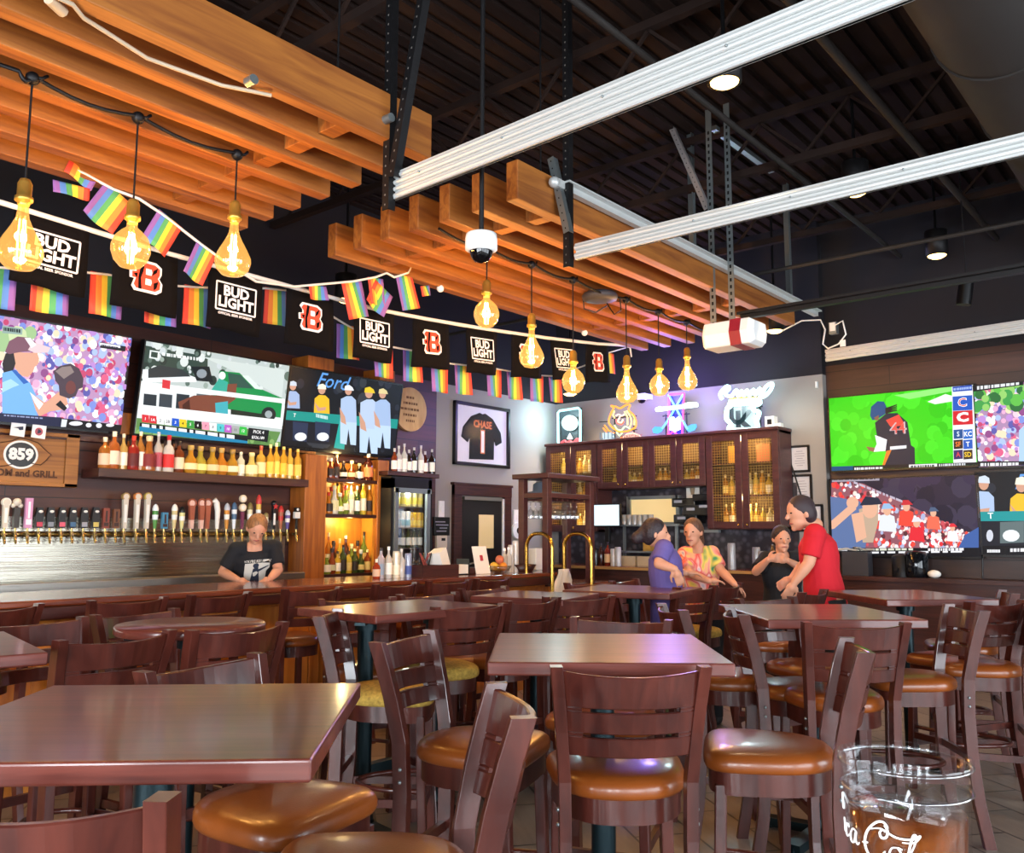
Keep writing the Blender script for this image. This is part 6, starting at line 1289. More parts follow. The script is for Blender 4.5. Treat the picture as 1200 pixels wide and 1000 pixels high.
def stand(J, hip, ax, gap=.1, fz=None, fwd=Vector((0, 0, 0))):
    for q, k in ((-1, 'l'), (1, 'r')):
        J['hip_'+k] = hip+ax*q*gap; J['kn_'+k] = Vector((hip.x, hip.y, hip.z*.52))+ax*q*gap+fwd*.04; J['an_'+k] = Vector((hip.x, hip.y, .07))+ax*q*gap*1.1-fwd*.02
def sit(J, hip, ax, fwd, kz=.72, az=.3):
    for q, k in ((-1, 'l'), (1, 'r')):
        J['hip_'+k] = hip+ax*q*.1; J['kn_'+k] = Vector((hip.x, hip.y, kz))+ax*q*.12+fwd*.4; J['an_'+k] = Vector((hip.x, hip.y, az))+ax*q*.12+fwd*.38
vd = lambda x, y, d: dp(x, y, d)
toCam = Vector((-FW.x, -FW.y, 0)).normalized(); rgt = Vector((RT.x, RT.y, 0)).normalized()
# bartender
J = {}; J['head'] = vd(301, 620, 6.95); J['sh_l'] = vd(277, 645, 7.02); J['sh_r'] = vd(321, 642, 7.08)
J['el_l'] = vd(261, 671, 6.98); J['wr_l'] = xp(279, 680, -6.02); J['el_r'] = vd(326, 668, 7.0); J['wr_r'] = vd(316, 679, 6.86)
c = (J['sh_l']+J['sh_r'])/2; J['hup'] = (rgt*.28+toCam*.35+Vector((0, 0, 1)))
ax = (J['sh_r']-J['sh_l']).normalized(); ax.z = 0; hip = Vector((c.x, c.y, .92))-toCam*.12; hip.x = min(hip.x, -6.32); stand(J, hip, ax)
J['hd_l'] = rgt*.8+toCam*.3+Vector((0, 0, -.15)); J['hd_r'] = toCam*.8-rgt*.4+Vector((0, 0, -.15))
t, so, sh, hp, ax, fr, tor = person('bartender in a black printed tee looking down behind the bar', J, toCam*.75+rgt*.35+Vector((0, 0, -.55)), m_skin, mat('tee_black', '#131318', .85), mat('trouser_black', '#17171b', .85), mat('hair_blond', '#8f6038', .55, bump=.6, bscale=70, var=.4, vscale=(60, 60, 12)), .95, hairstyle='tied', back=-1)
def on_chest(mb, name, mats, off, parent, target):
    o = mb.build(name, mats, parent); sw = o.modifiers.new('wrap', 'SHRINKWRAP'); sw.target = target; sw.wrap_method = 'NEAREST_SURFACEPOINT'; sw.wrap_mode = 'ABOVE_SURFACE'; sw.offset = off; return o
base = t.location; fc = -fr if (-fr).dot(toCam) > 0 else fr; fc = toCam*.0+fc
o = hp+tor*.62+fc*.14+ax*.02; uu = ax if ax.dot(rgt) > 0 else -ax; vv = tor.normalized(); b = MB(); n = 10
vs = [tuple(o+uu*(-.095+.19*i/n)+vv*(-.19+.3*j/n)) for j in range(n+1) for i in range(n+1)]; b.add(vs, [(j*(n+1)+i, j*(n+1)+i+1, (j+1)*(n+1)+i+1, (j+1)*(n+1)+i) for j in range(n) for i in range(n)])
pr = on_chest(b, 'shirt_print', mat('print_pale', '#c9c4ba', .8), .004, so, so)
b = MB()
for s, dz in (("YOU'RE KILLING", .13), ('ME SMALLS', -.215)): text_on(b, s, o+vv*dz, uu, vv, .036 if dz > 0 else .046, 0, None, .001, 0, .8)
for P in ([(-.02, .06), (.02, .07), (.03, -.02), (.045, -.15), (.015, -.15), (0, -.05), (-.03, -.15), (-.06, -.15), (-.035, -.02)], [(.02, .05), (.075, .085), (.08, .075), (.025, .03)]): b.poly([tuple(o+uu*x+vv*y) for x, y in P], 1)
b.poly([tuple(o+uu*(.0+.024*math.cos(k*PI/5))+vv*(.085+.024*math.sin(k*PI/5))) for k in range(10)], 1); on_chest(b, 'shirt_lettering', [MATS['print_pale'], mat('print_navy', '#232a3c', .8)], .008, so, so)
# person in purple, side on, facing the tie-dye person
J = {}; d = 6.3; J['head'] = vd(768, 626, d); ax = -toCam; J['sh_l'] = vd(779, 644, d+.13); J['sh_r'] = vd(778, 643, d-.13); fw = rgt
J['el_r'] = vd(772, 661, d-.2); J['wr_r'] = vd(791, 667, d-.26); J['hd_r'] = rgt*.4+Vector((0, 0, -1)); J['hu_r'] = toCam; J['el_l'] = vd(786, 668, d+.15); J['wr_l'] = vd(803, 672, d+.1); J['hd_l'] = rgt
c = (J['sh_l']+J['sh_r'])/2; hip = Vector((c.x, c.y, .86))+rgt*.02; stand(J, hip, toCam)
person('person in a purple tee standing side-on with dark hair in a bun', J, rgt+toCam*.1, m_skin, mat('tee_purple', '#5d4f8c', .85), mat('trouser_khaki', '#6a6a44', .85), mat('hair_dark', '#2c2024', .55, bump=.6, bscale=70, var=.4, vscale=(60, 60, 12)), .92, hairstyle='bun')
# tie-dye person
m_tie, nt, bs = _new('tie_dye'); tc = nt.nodes.new('ShaderNodeTexCoord'); nz = nt.nodes.new('ShaderNodeTexNoise'); nz.inputs['Scale'].default_value = 5.2; nz.inputs['Detail'].default_value = 1; nz.inputs['Distortion'].default_value = 1.5
rp = nt.nodes.new('ShaderNodeValToRGB'); cr = rp.color_ramp; cr.elements[0].position = .25; cr.elements[1].position = .75; cr.elements[0].color = (*hexc('#3f8a5a'), 1); cr.elements[1].color = (*hexc('#3f86c0'), 1)
for p_, c_ in ((.38, '#e6c85a'), (.46, '#e89a8a'), (.54, '#d8504c'), (.62, '#efc9c0')): e = cr.elements.new(p_); e.color = (*hexc(c_), 1)
nt.links.new(tc.outputs['Object'], nz.inputs['Vector']); nt.links.new(nz.outputs['Fac'], rp.inputs['Fac']); nt.links.new(rp.outputs['Color'], bs.inputs['Base Color']); bs.inputs['Roughness'].default_value = .85
J = {}; d = 6.8; J['head'] = vd(812, 624, d); J['sh_l'] = vd(803, 650, d+.05); J['sh_r'] = vd(834, 649, d); J['el_l'] = vd(807, 672, d-.15); J['wr_l'] = vd(831, 681, d-.3); J['el_r'] = vd(845, 669, d-.12); J['wr_r'] = vd(861, 685, d-.3)
J['hd_r'] = rgt*.7+Vector((0, 0, -.6)); J['hd_l'] = rgt; c = (J['sh_l']+J['sh_r'])/2; ax = (J['sh_r']-J['sh_l']).normalized(); ax.z = 0; hip = Vector((c.x, c.y, .88)); stand(J, hip, ax)
person('person in a bright tie-dye tee reaching one arm towards a chair', J, toCam*.8-rgt*.5+Vector((0, 0, -.1)), m_skin, m_tie, MATS['trouser_black'], mat('hair_brown', '#5a3d2e', .55, bump=.6, bscale=70, var=.4, vscale=(60, 60, 12)), .88, hairstyle='long', back=-1)
# person in black
J = {}; d = 7.2; J['head'] = vd(916, 632, d); J['sh_l'] = vd(898, 655, d); J['sh_r'] = vd(934, 655, d); J['el_l'] = vd(886, 670, d-.12); J['wr_l'] = vd(900, 656, d-.26); J['el_r'] = vd(946, 670, d-.1); J['wr_r'] = vd(923, 657, d-.26)
J['hd_l'] = rgt*.8+Vector((0, 0, .2)); J['hd_r'] = -rgt*.8+Vector((0, 0, .1)); J['hu_l'] = toCam; J['hu_r'] = toCam; c = (J['sh_l']+J['sh_r'])/2; hip = Vector((c.x, c.y, .84)); stand(J, hip, rgt)
person('person in black holding both hands up at the chest beside the red shirt', J, toCam+Vector((0, 0, -.1)), m_skin, MATS['tee_black'], MATS['trouser_black'], MATS['hair_dark'], .9, back=-1)
# person in red
J = {}; d = 6.35; J['head'] = vd(938, 602, d); J['sh_l'] = vd(955, 626, d-.16); J['sh_r'] = vd(957, 627, d+.17); J['el_l'] = vd(948, 660, d-.2); J['wr_l'] = vd(931, 683, d-.2); J['el_r'] = vd(944, 660, d+.2); J['wr_r'] = vd(928, 678, d+.16)
J['hd_l'] = -rgt*.5+Vector((0, 0, -.8)); J['hd_r'] = -rgt*.7+Vector((0, 0, -.4)); J['hu_l'] = toCam; J['hu_r'] = -toCam; c = (J['sh_l']+J['sh_r'])/2; hip = Vector((c.x, c.y, .98))+rgt*.05; stand(J, hip, toCam)
person('person in a red tee with short dark hair standing side-on', J, -rgt+toCam*.15+Vector((0, 0, -.12)), m_skin, mat('tee_red', '#c01524', .85), MATS['trouser_black'], mat('hair_dkbrown', '#33262a', .6), 1.04)
# ================================================================ pendant bulbs on the cable between the slats
m_bulb = glass('amber_bulb', (1.0, .80, .45), .2, .03, .55)
nt = m_bulb.node_tree; em = nt.nodes.new('ShaderNodeEmission'); em.inputs[0].default_value = (1, .5, .13, 1); em.inputs[1].default_value = .42; ads = nt.nodes.new('ShaderNodeAddShader')
out = [n for n in nt.nodes if n.type == 'OUTPUT_MATERIAL'][0]; nt.links.new(out.inputs[0].links[0].from_socket, ads.inputs[0]); nt.links.new(em.outputs[0], ads.inputs[1]); nt.links.new(ads.outputs[0], out.inputs[0])
m_fil = lamp_mat('filament', '#ffb04a', 60)
m_gold = mat('gold_socket', '#c2a04a', .3, .75)
XP = -3.9; BULBS = []
PB = {}
def bulb_shape(kind, s):
    if kind == 'pear': return [(.02, 0), (.022, -.03), (.026, -.06), (.043, -.1), (.07, -.15), (.088, -.19), (.09, -.215), (.08, -.25), (.054, -.278), (.0, -.292)]
    return [(.022, 0), (.025, -.025), (.046, -.042), (.073, -.072), (.087, -.112), (.087, -.14), (.073, -.182), (.047, -.211), (.0, -.225)]
for i, (px, ytop, ybot, kind) in enumerate(((22, 85, 318, 'pear'), (152, 133, 316, 'globe'), (272, 178, 325, 'pear'), (570, 291, 385, 'globe'), (623, 310, 432, 'pear'), (672, 325, 462, 'globe'), (735, 350, 473, 'pear'), (773, 368, 465, 'globe'), (806, 377, 458, 'pear'))):
    y = xp(px, ybot, XP).y; zb = xp(px, ybot, XP).z; L = .292 if kind == 'pear' else .225
    o = Vector((XP, y, 3.4)); 
    lab = '%s amber filament bulb on a long cord, %s of nine counting from the taps' % ('pear-shaped' if kind == 'pear' else 'round', ORD[i])
    t = thing('pendant_bulb', lab, 'pendant light', o, 0, 'hanging filament bulbs'); zs_ = zb+L-3.4
    b = MB(); b.cyl((0, 0, 0), (0, 0, zs_+.09), .005, 6); b.build('cord', m_blkmet, t)
    b = MB(); b.ball((0, 0, -.005), .03, 0, 12, 8); b.tube([(0, 0, 0), (.02, .03, .0), (.0, .06, .03)], .008, 6); b.build('ceiling_hook', m_blkmet, t)
    b = MB(); b.lathe([(.008, .115), (.02, .11), (.029, .09), (.029, .035), (.036, .032), (.036, .014), (.026, .01), (.023, -.005)], (0, 0, zs_), 16); b.build('socket', m_gold, t)
    b = MB(); b.lathe(bulb_shape(kind, 1), (0, 0, zs_), 26, caps=False); b.build('bulb', m_bulb, t)
    b = MB(); zc = zs_-L*.55; h = L*.32
    for q in range(5): a = 2*PI*q/5; b.tube([(.012*math.cos(a), .012*math.sin(a), zc+h), (.016*math.cos(a), .016*math.sin(a), zc), (.012*math.cos(a), .012*math.sin(a), zc-h)], .0028, 6)
    b.build('filament', m_fil, t)
    b = MB(); b.cyl((0, 0, zs_), (0, 0, zc+h*.6), .006, 8); b.build('stem', glass('stem_glass', (1, .9, .7), .2), t)
    BULBS.append((XP, y, 3.4+zc))
b = MB()
def swag(ys, z=3.42, sag=.03):
    P = []
    for a, c in zip(ys, ys[1:]):
        for k in range(6): P.append((XP+.012, a+(c-a)*k/6, z-.02-sag*math.sin(PI*k/6)))
    P.append((XP+.012, ys[-1], z-.02)); return P
ys = [q[1] for q in BULBS]
b = MB(); b.tube(swag([-1.0]+[ys[0]-.06]+ys[:3], 3.42, .035), .009, 6); tag(b.build('bulb_cable', m_blkmet), 'black cable swagging between the bulb hooks over the taps', 'cable', 'bulb cables')
b = MB(); b.tube(swag([3.9]+ys[3:]+[7.9], 3.42, .03), .009, 6); tag(b.build('bulb_cable', m_blkmet), 'black cable swagging between the bulb hooks over the far bar end', 'cable', 'bulb cables')
# round antenna puck with loops of wire, white extension cord on the near slats
a = zp(703, 350, 3.36); t = thing('wifi_antenna', 'dark round antenna puck with wire loops under the far slats', 'antenna', a); b = MB(); b.lathe([(.04, .05), (.13, .045), (.15, .02), (.14, -.01), (.08, -.02), (0, -.02)], n=24); b.build('puck', mat('puck_grey', '#34343a', .5), t)
b = MB(); b.tube([(-.14, -.04, .02), (-.16, 0, -.06), (-.08, .06, -.09), (.0, .1, -.04)], .006, 6); b.tube([(.0, .1, -.02), (.06, .12, -.12), (.14, .1, -.1), (.16, .05, .0)], .006, 6); b.build('wire_loop', m_blkpl, t)
P = [zp(x, y, 3.385) for x, y in ((60, -6), (85, 5), (98, 21), (125, 38), (172, 68), (210, 82), (260, 100), (300, 108), (318, 112))]; b = MB(); b.tube(P, .009, 6)
b.cyl(zp(57, -2, 3.385), zp(74, 14, 3.385), .022, 8); tag(b.build('extension_cord', mat('cord_cream', '#b8a890', .5)), 'cream extension cord strung under the near slats', 'cord')
for k, (px, py) in enumerate(((292, 96), (453, 140))):
    a = xp(px, py, -3.15); b = MB(); b.cyl((0, 0, 0), (.05, 0, 0), .022, 12); tag(b.build('slat_bolt', m_galv, loc=(-3.162, a.y, a.z)), 'shiny bolt in the face of the nearest slat, %s' % ('by the cord end' if k == 0 else 'by its free end'), 'bolt', 'slat bolts')

# ================================================================ beer banner string and rainbow bunting
m_flag = attr_mat('printed_cloth', 0, .75)
m_rope = mat('white_rope', '#dcd6cf', .7)
XB = -4.95
RP = [xp(x, y, XB) for x, y in ((-60, 221), (0, 237), (65, 257), (130, 277), (200, 298), (275, 318), (355, 340), (438, 362), (500, 374), (565, 385), (640, 396), (700, 403), (738, 405))]
ty = RP[-1]
t = thing('banner_string', 'white rope of alternating black beer and football banner flags over the bar', 'banner', (XB, RP[0].y, 3.2), 0)
o0 = t.location.copy(); b = MB(); b.tube([tuple(p-o0) for p in RP]+[tuple(Vector((-4.9, 7.95, 3.5))-o0)], .016, 8); b.ball(tuple(ty-o0), .03, 0); b.bar(tuple(ty-o0), tuple(ty-o0+Vector((0, .06, .1))), .015, .015); b.bar(tuple(ty-o0), tuple(ty-o0+Vector((0, .03, -.12))), .012, .012); b.build('rope', m_rope, t)
def rz_at(y):
    for p, q in zip(RP, RP[1:]):
        if p.y <= y <= q.y: return p.z+(q.z-p.z)*(y-p.y)/(q.y-p.y)
    return RP[-1].z
m_bflag = mat('banner_black', '#0b0809', .9, spec=.15); m_bw = mat('banner_white', '#ece6e6', .6); m_bo = mat('banner_orange', '#e2442c', .6)
def wave(y, z): return .018*math.sin(5*y+1)+.012*math.sin(9*z)
for i, y in enumerate((1.96, 2.5, 3.11, 3.7, 4.29, 4.89, 5.5, 6.1, 6.67, 7.25)):
    w, h = .40, .385; zt_ = rz_at(y); beer = i % 2 == 0
    b = MB(); n = 8; vs = []
    for j in range(n+1):
        for k in range(n+1):
            yy = y-w/2+w*k/n; zz = rz_at(yy)-.012-h*j/n*(1+.012*math.cos(k)); vs.append((wave(yy, zz)*(j/n), yy-o0.y, zz-o0.z))
    b.add(vs, [(j*(n+1)+k, j*(n+1)+k+1, (j+1)*(n+1)+k+1, (j+1)*(n+1)+k) for j in range(n) for k in range(n)], 0, None, True)
    f = b.build('beer_flag' if beer else 'football_flag', m_bflag, t); so_ = f.modifiers.new('thick', 'SOLIDIFY'); so_.thickness = .004; so_.offset = 0
    sl = (rz_at(y+.2)-rz_at(y-.2))/.4; u = Vector((0, 1, sl)).normalized(); v = Vector((0, -sl, 1)).normalized(); c = Vector((.006, y-o0.y, zt_-o0.z-.185)); g = MB()
    if beer:
        fw_, fh = .145, .09
        for (p, q) in (((-fw_, -fh), (fw_, -fh)), ((fw_, -fh), (fw_, fh)), ((fw_, fh), (-fw_, fh)), ((-fw_, fh), (-fw_, -fh))): g.bar(c+u*p[0]+v*p[1], c+u*q[0]+v*q[1], .01, .003, 0, (1, 0, 0))
        text_on(g, 'BUD', c+v*.038, u, v, .093, 0, None, .0035, 0, 1.02, 'CENTER', .0); text_on(g, 'LIGHT', c-v*.038, u, v, .093, 0, None, .0035, 0, 1.0, 'CENTER', .0)
        text_on(g, 'OFFICIAL BEER SPONSOR', c-v*.112, u, v, .022, 0, None, .0006, 0, 1, 'CENTER', .0)
    else:
        B_ = [(-.11, .07), (-.085, .1), (.06, .1), (.1, .075), (.1, .03), (.085, .0), (.108, -.03), (.105, -.08), (.07, -.105), (-.08, -.105), (-.1, -.08), (-.085, -.03), (-.115, -.03), (-.118, .015), (-.085, .02), (-.085, .045)]
        g.poly([tuple(c+u*x*.9+v*y*.95) for x, y in B_], 0); n_ = Vector((1, 0, 0)); g.poly([tuple(c+n_*.002+u*x*.77+v*y*.8) for x, y in B_], 1)
        for P_ in ([(-.045, .095), (-.02, .09), (-.03, .03), (-.045, -.02), (-.035, -.1), (-.06, -.1), (-.065, -.02)], [(.08, .08), (.045, .05), (.035, .01), (.07, .04)], [(.085, -.02), (.05, -.04), (.055, -.09), (.075, -.07)], [(-.1, .0), (-.07, .01), (-.075, -.03)]): g.poly([tuple(c+n_*.003+u*x*.82+v*y*.86) for x, y in P_], 2)
        for dz in (.032, -.04): g.poly([tuple(c+n_*.0035+u*x*.82+v*(y+dz)*.86) for x, y in ((-.012, -.022), (.03, -.022), (.036, 0), (.03, .022), (-.012, .022))], 0)
    o = g.build('printed_logo', [m_bw, m_bo, m_bflag], f); 
    o.data.vertices.foreach_get  # geometry sits 6 mm before the cloth
    for vtx in o.data.vertices: vtx.co.x += max(0, wave(vtx.co.y+o0.y, vtx.co.z+o0.z)*((zt_-o0.z-vtx.co.z)/h))+.004
RB = [hexc(c) for c in ('#d8422f', '#ec8436', '#eec83e', '#4f9a5c', '#4f7cc0', '#84589c')]
def rainbow(par, top, ang, w, h, o0, flip=False, fold=0, tw=0):
    """a small six-stripe flag: stripes run down from the rope"""
    b = MB(); top = Vector(top)-o0; ca, sa = math.cos(ang), math.sin(ang); d = Vector((.0, sa, -ca)); u = Vector((tw, ca, sa)).normalized()
    n = 6; m = 6
    f = lambda kk, jj: tuple(top+u*(w*(kk/12-.5))+d*(h*jj/m)+Vector(((.016*math.sin(kk*.42+top.y*9)+.006)*jj/m, 0, 0)))
    b.v = [f(k, j) for j in range(m+1) for k in range(13)]
    for j in range(m):
        for k in range(12): b.f.append((j*13+k, j*13+k+1, (j+1)*13+k+1, (j+1)*13+k)); b.mi.append(0); b.sm.append(True); b.fc.append(RB[5-k//2] if flip else RB[k//2])
    o = b.build('rainbow_flag', m_flag, par); s_ = o.modifiers.new('thick', 'SOLIDIFY'); s_.thickness = .003; s_.offset = 0
XL = -5.1
low = [(-30, 312), (20, 315), (66, 316), (126, 322), (189, 334), (233, 337), (310, 338), (340, 341), (385, 368), (406, 381), (449, 405), (483, 411), (516, 425), (543, 428), (579, 432), (602, 436), (629, 440), (650, 441), (695, 425), (712, 414), (738, 406)]
LP = [xp(x, y, XL) for x, y in low]; o0 = Vector((XL, LP[0].y, 2.95))
t = thing('rainbow_bunting', 'lower string of small rainbow flags hanging behind the black banner', 'bunting', o0, 0, 'rainbow buntings')
b = MB(); b.tube([tuple(p-o0) for p in LP], .008, 6); b.build('rope', m_rope, t)
for px, flip in ((-3, 0), (60, 0), (126, 0), (189, 0), (233, 0), (325, 0), (407, 1), (449, 1), (483, 1), (515, 1), (542, 1), (579, 1), (602, 1), (629, 1), (650, 1), (700, 1), (713, 1)):
    i = max(k for k in range(len(low)-1) if low[k][0] <= px); a, c = low[i], low[i+1]; yy = a[1]+(c[1]-a[1])*(px-a[0])/(c[0]-a[0]); p = xp(px, yy, XL)
    rainbow(t, p, 0 if px < 380 else .04, .2, .255 if 0 < px < 690 else .22, o0, bool(flip))
XU = -4.84
hi = [(82, 196), (100, 204), (118, 214), (133, 222), (163, 233), (190, 251), (235, 286), (262, 306), (300, 330), (345, 336), (413, 330), (440, 325), (453, 320), (462, 325), (478, 320), (482, 312)]
HP = [xp(x, y, XU) for x, y in hi]; o0 = Vector((XU, HP[0].y, 3.3))
t = thing('rainbow_bunting', 'upper string of rainbow flags swooping down from the slats and up again', 'bunting', o0, 0, 'rainbow buntings')
b = MB(); b.tube([tuple(p-o0) for p in HP], .009, 6); b.build('rope', m_rope, t)
def rf(x, y, ang, w, h, flip): rainbow(t, xp(x, y, XU), ang, w, h, o0, flip)
rf(99, 196, -.35, .17, .1, False); rf(84, 216, .05, .2, .07, True); rf(140, 227, -.52, .19, .24, True); rf(200, 256, -.45, .17, .23, True); rf(243, 290, -.4, .15, .24, True)
rf(372, 335, .12, .15, .1, False); rf(412, 331, .32, .19, .26, False); rf(440, 326, .1, .15, .2, False); rf(450, 338, -.5, .2, .2, False); rf(473, 322, .3, .17, .27, True); rf(498, 335, .3, .1, .08, False)
for k, (px, py) in enumerate(((517, 338), (686, 390))): a = xp(px, py, -4.84); b = MB(); b.ball((0, 0, 0), .03, 0, 12, 8); tag(b.build('white_hook', m_wht, loc=(-4.85, a.y, max(a.z, 3.372))), 'small white ball hook under the farthest slat, %s' % ('near the flags end' if k == 0 else 'near the black banner end'), 'hook', 'ball hooks')

# ================================================================ plastic cup of cola on the camera's own table
m_cup = glass('cup_plastic', (.965, .97, .975), .06, .08, .16)
cc = dp(1060, 885, .68); zc0 = cc.z-.17; D_ = .68
tN = table('nearest table edge under the plastic cup, below the frame', .32, .12, VIEW-PI/2, .76, .76)
cup = Vector((dp(1060, 900, .68).x, dp(1060, 900, .68).y, 1.071)); ztop = cc.z; Hc = ztop-1.071; Rt_ = .0478
t = thing('plastic_cup', 'clear plastic cup of iced cola with white script near the frame corner', 'cup', cup)
b = MB(); Rb = Rt_*.78; rr = lambda z: Rb+(Rt_*.975-Rb)*z/Hc; ZR = (Hc-.024)/Hc
pr = [(0, .004), (Rb*.9, .004), (Rb, .0), (rr(Hc*.3), Hc*.3), (rr(Hc*.6), Hc*.6), (rr(Hc*ZR), Hc*ZR), (rr(Hc*ZR)+.0012, Hc*ZR+.001), (Rt_*.985, Hc*.965), (Rt_*1.02, Hc*.975), (Rt_*1.02, Hc), (Rt_*.97, Hc), (rr(Hc*ZR)-.0012, Hc*ZR), (rr(Hc*.5)-.0014, Hc*.5), (Rb-.0015, .006), (0, .006)]
b.lathe(pr, n=64, caps=False); b.build('cup_wall', m_cup, t)
b = MB()
for z in (ZR, .975): b.lathe([(rr(Hc*z)+.0006, Hc*z-.0012), (rr(Hc*z)+.0026, Hc*z), (rr(Hc*z)+.0006, Hc*z+.0012)], n=64, caps=False)
b.build('moulded_ring', glass('cup_ring', (.86, .88, .9), .4, .2, .6), t)
m_cola, nt, bs = _new('cola'); bs.inputs['Base Color'].default_value = (*hexc('#7d3410'), 1); bs.inputs['Roughness'].default_value = .08; bs.inputs['Transmission Weight'].default_value = .45; bs.inputs['Coat Weight'].default_value = .5
tc = nt.nodes.new('ShaderNodeTexCoord'); nz = nt.nodes.new('ShaderNodeTexNoise'); nz.inputs['Scale'].default_value = 22; nz.inputs['Detail'].default_value = 2; nz.inputs['Distortion'].default_value = .6
rp = nt.nodes.new('ShaderNodeValToRGB'); e = rp.color_ramp.elements; e[0].position = .36; e[0].color = (*hexc('#4a1a0a'), 1); e[1].position = .64; e[1].color = (*hexc('#8f4a18'), 1)
nt.links.new(tc.outputs['Object'], nz.inputs['Vector']); nt.links.new(nz.outputs['Fac'], rp.inputs['Fac']); nt.links.new(rp.outputs['Color'], bs.inputs['Base Color'])
b = MB(); zl = Hc-.041; b.lathe([(0, .0075), (Rb-.003, .0075), (rr(zl)-.0026, zl), (0, zl+.0005)], n=48); b.build('cola', m_cola, t)
m_ice = glass('ice', (.93, .93, .93), .15, .15, .4)
for k, (dx, dy, dz) in enumerate(((-.012, .012, .0), (.016, .006, .002), (.0, -.018, .001), (-.02, -.014, -.002), (.022, -.016, .0))):
    b = MB(); b.box((0, 0, 0), (.022, .02, .018), 0, k*.7, None, Matrix.Rotation(.4+k*.3, 4, 'X')); o = b.build('ice_cube', m_ice, t, bevel=.004); o.location = (dx, dy, zl+.002+dz)
# white script wrapped round the cup: hand-drawn strokes
toc = math.atan2(-cup.y, -cup.x); b = MB()
def wrap(pts, w=.0026, z0=Hc-.058, k=1.0):
    P = []
    for i in range(len(pts)-1):
        for q in range(5):
            p0, p1, p2, p3 = pts[max(i-1, 0)], pts[i], pts[i+1], pts[min(i+2, len(pts)-1)]; s_ = q/5
            P.append([.5*(2*p1[j]+(p2[j]-p0[j])*s_+(2*p0[j]-5*p1[j]+4*p2[j]-p3[j])*s_**2+(3*p1[j]-p0[j]-3*p2[j]+p3[j])*s_**3) for j in (0, 1)])
    P.append(list(pts[-1])); Q = []
    for x, y in P:
        z = z0+y*k; a = toc+(x)*k/rr(z); r_ = rr(z)+.0009; Q.append((r_*math.cos(a), r_*math.sin(a), z))
    n = len(Q); b.tube(Q, [w*(.55+.45*math.sin(PI*i/max(1, n-1))) for i in range(n)], 6)
U = .001
S0 = lambda L: [(x*U, y*U) for x, y in L]
def glyph(kind, x, y, s=1.0):
    G = {'C': [[(9, 13), (11, 16), (8, 19), (3, 17), (-3, 10), (-5, 2), (-2, -4), (4, -4), (9, 1)], [(8, 14), (6, 12), (7, 9), (10, 10), (11, 14), (9, 17)]],
         'o': [[(4, 7), (0, 6), (-2, 1), (0, -3), (4, -2), (6, 3), (4, 7), (7, 6)]],
         'c': [[(6, 5), (4, 7), (0, 5), (-2, 0), (1, -3), (6, 0)]],
         'a': [[(6, 6), (2, 7), (-2, 2), (-1, -3), (3, -2), (6, 6), (5, 0), (7, -3), (9, -1)]],
         'l': [[(-1, 0), (4, 10), (6, 17), (4, 18), (1, 8), (0, -1), (3, -3), (6, 0)]],
         '-': [[(0, 2), (5, 3)]], 'tail': [[(0, 15), (8, 17), (18, 13), (28, 13), (34, 16), (30, 11), (22, 10)]]}
    for L in G[kind]: wrap([((x+px_*s)*U, (y+py_*s)*U) for px_, py_ in L], .00085*s if kind != 'tail' else .0008)
x = -82
for g, s_, adv in (('C', 1.15, 15), ('o', 1, 10.5), ('c', 1, 10), ('a', 1, 12.5), ('-', 1, 8), ('C', 1.15, 15), ('o', 1, 10.5), ('l', 1, 9), ('a', 1, 10)): glyph(g, x, -(x+82)*.1+2, s_); x += adv
glyph('tail', -26, -4); b.build('script_lettering', mat('script_white', '#ecebe8', .5), t)

# ================================================================ things by the wall of screens
a = yp(1072, 690, 9.1)
t = thing('side_ledge', 'dark service ledge under the wall screens', 'counter', (-2.4, 9.3, 0)); b = MB(); b.bb((-.95, -.2, .98), (1.4, .19, 1.02)); b.build('top', m_trimdk, t); b = MB(); b.bb((-.9, -.12, 0), (1.35, .19, .98)); b.build('cabinet', m_trimdk, t)
t = thing('drink_urn', 'glossy black drink urn on the ledge under the screens', 'urn', (yp(1075, 690, 9.25).x, 9.25, 1.0206)); b = MB(); b.lathe([(.1, 0), (.11, .02), (.11, .22), (.09, .25), (.0, .26)], n=24); b.build('body', mat('urn_black', '#0d0e12', .08), t); b = MB(); b.box((-.02, -.12, .08), (.03, .05, .03)); b.build('tap', m_blkpl, t)
t = thing('drink_urn', 'dull black urn beside the glossy one under the screens', 'urn', (yp(1058, 690, 9.25).x, 9.25, 1.0206)); b = MB(); b.lathe([(.09, 0), (.09, .2), (.06, .22), (.0, .23)], n=20); b.build('body', m_blkmet, t); b = MB(); b.box((-.02, -.1, .08), (.03, .05, .03)); b.build('tap', m_blkpl, t)
t = thing('menu_caddy', 'dark grey caddy with a coil of pale wire on top, under the screens', 'caddy', (yp(1006, 690, 9.25).x, 9.25, 1.0206)); b = MB(); b.box((0, 0, .12), (.26, .14, .24)); b.build('box', mat('caddy_grey', '#34343a', .5), t); b = MB(); b.tube([(-.2, -.02, .25), (-.1, -.04, .27), (0, 0, .255), (.05, -.04, .28), (-.04, .02, .28), (.08, .02, .26), (.18, -.02, .265)], .012, 6); b.build('wire_coil', mat('wire_pale', '#a8a8a4', .5), t)
t = thing('white_napkins', 'crumpled white napkins on the ledge beside the glossy urn', 'napkins', (yp(1096, 695, 9.2).x, 9.2, 1.0206)); b = MB(); b.ball((0, 0, .04), .045, 0, 10, 7, None, (1.4, 1, .85)); b.build('napkins', m_paper, t)
t = thing('hanging_cable', 'thin black cord hanging below the lower wall screens', 'cord', (yp(1150, 660, 9.48).x, 9.49, 1.3)); b = MB(); b.tube([(0, 0, .0), (.01, 0, -.1), (0, 0, -.28)], .006, 6); b.build('cord', m_blkpl, t)
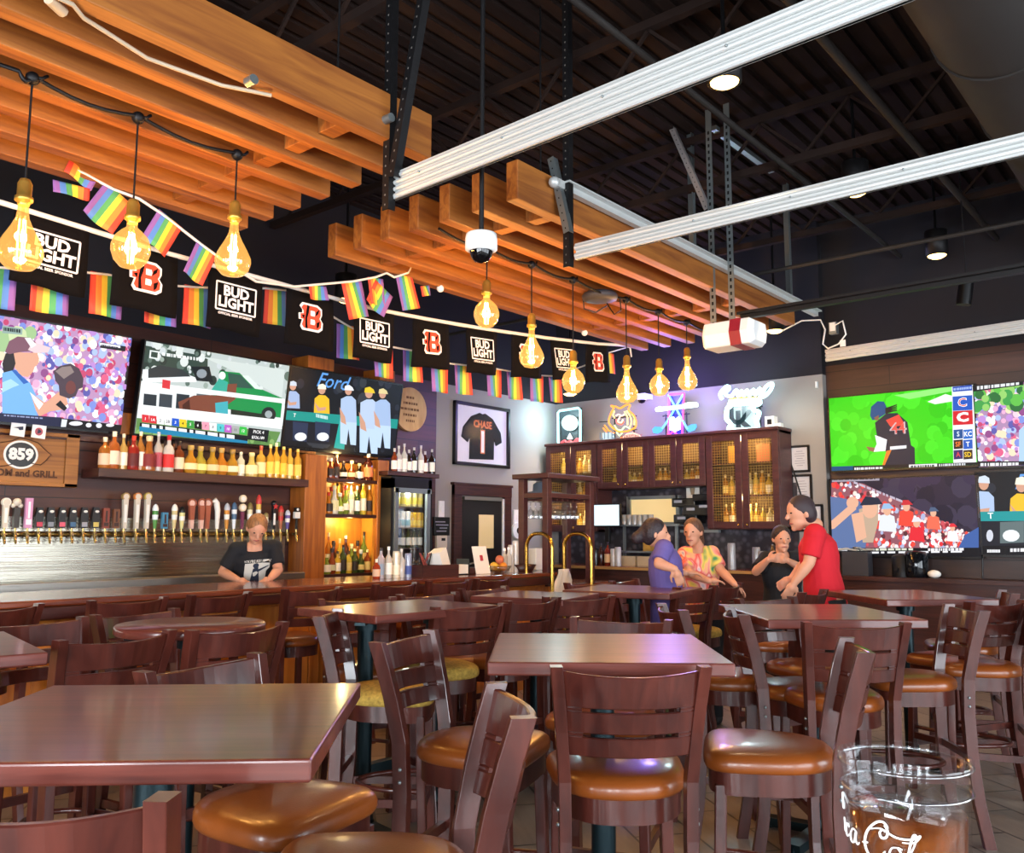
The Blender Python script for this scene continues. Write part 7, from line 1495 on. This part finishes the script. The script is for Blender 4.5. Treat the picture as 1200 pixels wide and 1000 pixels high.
# ================================================================ light: bulbs, cans, shelf strips, neon, daylight through the glass
def light(kind, loc, e, col, **k):
    d = bpy.data.lights.new(kind.lower()+'_lamp', kind); d.energy = e; d.color = col
    for a, v in k.items():
        if a != 'rot': setattr(d, a, v)
    o = bpy.data.objects.new(kind.lower()+'_lamp', d); COL.objects.link(o); o.location = loc
    if 'rot' in k: o.rotation_euler = k['rot']
    return o
WARM = (1, .62, .28)
for p in BULBS: light('POINT', p, 26, WARM, shadow_soft_size=.03)
for a, e in LIGHTS: light('SPOT', (a.x, a.y, a.z-.02), 110, (1, .74, .45), spot_size=R(110), spot_blend=.8, shadow_soft_size=.06)
for p in LIGHTS2: light('POINT', p, 5, (1, .72, .3) if p[1] < 6.0 else (.95, 1, .85), shadow_soft_size=.04)
for p in LIGHTS3: light('POINT', p, 8, (1, .75, .35), shadow_soft_size=.04)
for p, c, e in NEONL: light('POINT', p, e, c, shadow_soft_size=.12)
# warm spot lamps above the taps, with no fixture modelled
for y in (1.6, 3.0, 4.4): light('SPOT', (-6.55, y, 3.15), 45, (1, .7, .35), spot_size=R(95), spot_blend=.7, shadow_soft_size=.05)
# daylight entering through the glazed doors and the front windows
for y0, y1 in ((-3.4, -.15), (.25, 3.65), (4.05, 7.6)):
    light('AREA', (XR-.03, (y0+y1)/2, 1.6), 190, (.86, .93, 1), shape='RECTANGLE', size=2.6, size_y=y1-y0-.2, rot=(0, R(90), 0))
for i in range(5): light('AREA', (-3.2+7.1*(i+.5)/5, YF+.03, 1.7), 130, (.88, .94, 1), shape='RECTANGLE', size=.62, size_y=2.2, rot=(R(90), 0, 0))
w = bpy.data.worlds.new('daylight'); SC.world = w; w.use_nodes = True; nt = w.node_tree; bg = nt.nodes['Background']
bg.inputs[0].default_value = (.75, .87, 1, 1); bg.inputs[1].default_value = 2.2
# ---------------------------------------------------------------- camera
cd = bpy.data.cameras.new('camera'); cam = bpy.data.objects.new('camera', cd); COL.objects.link(cam)
cd.sensor_fit = 'HORIZONTAL'; cd.sensor_width = 36; cd.lens = 36*FPX/1200; cd.clip_start = .02
M = Matrix((RT, UP, -FW)).transposed().to_4x4(); M.translation = CAM; cam.matrix_world = M; SC.camera = cam
vs = SC.view_settings; vs.view_transform = 'Standard'; vs.look = 'None'; vs.gamma = 1; vs.use_curve_mapping = False; vs.exposure = .4
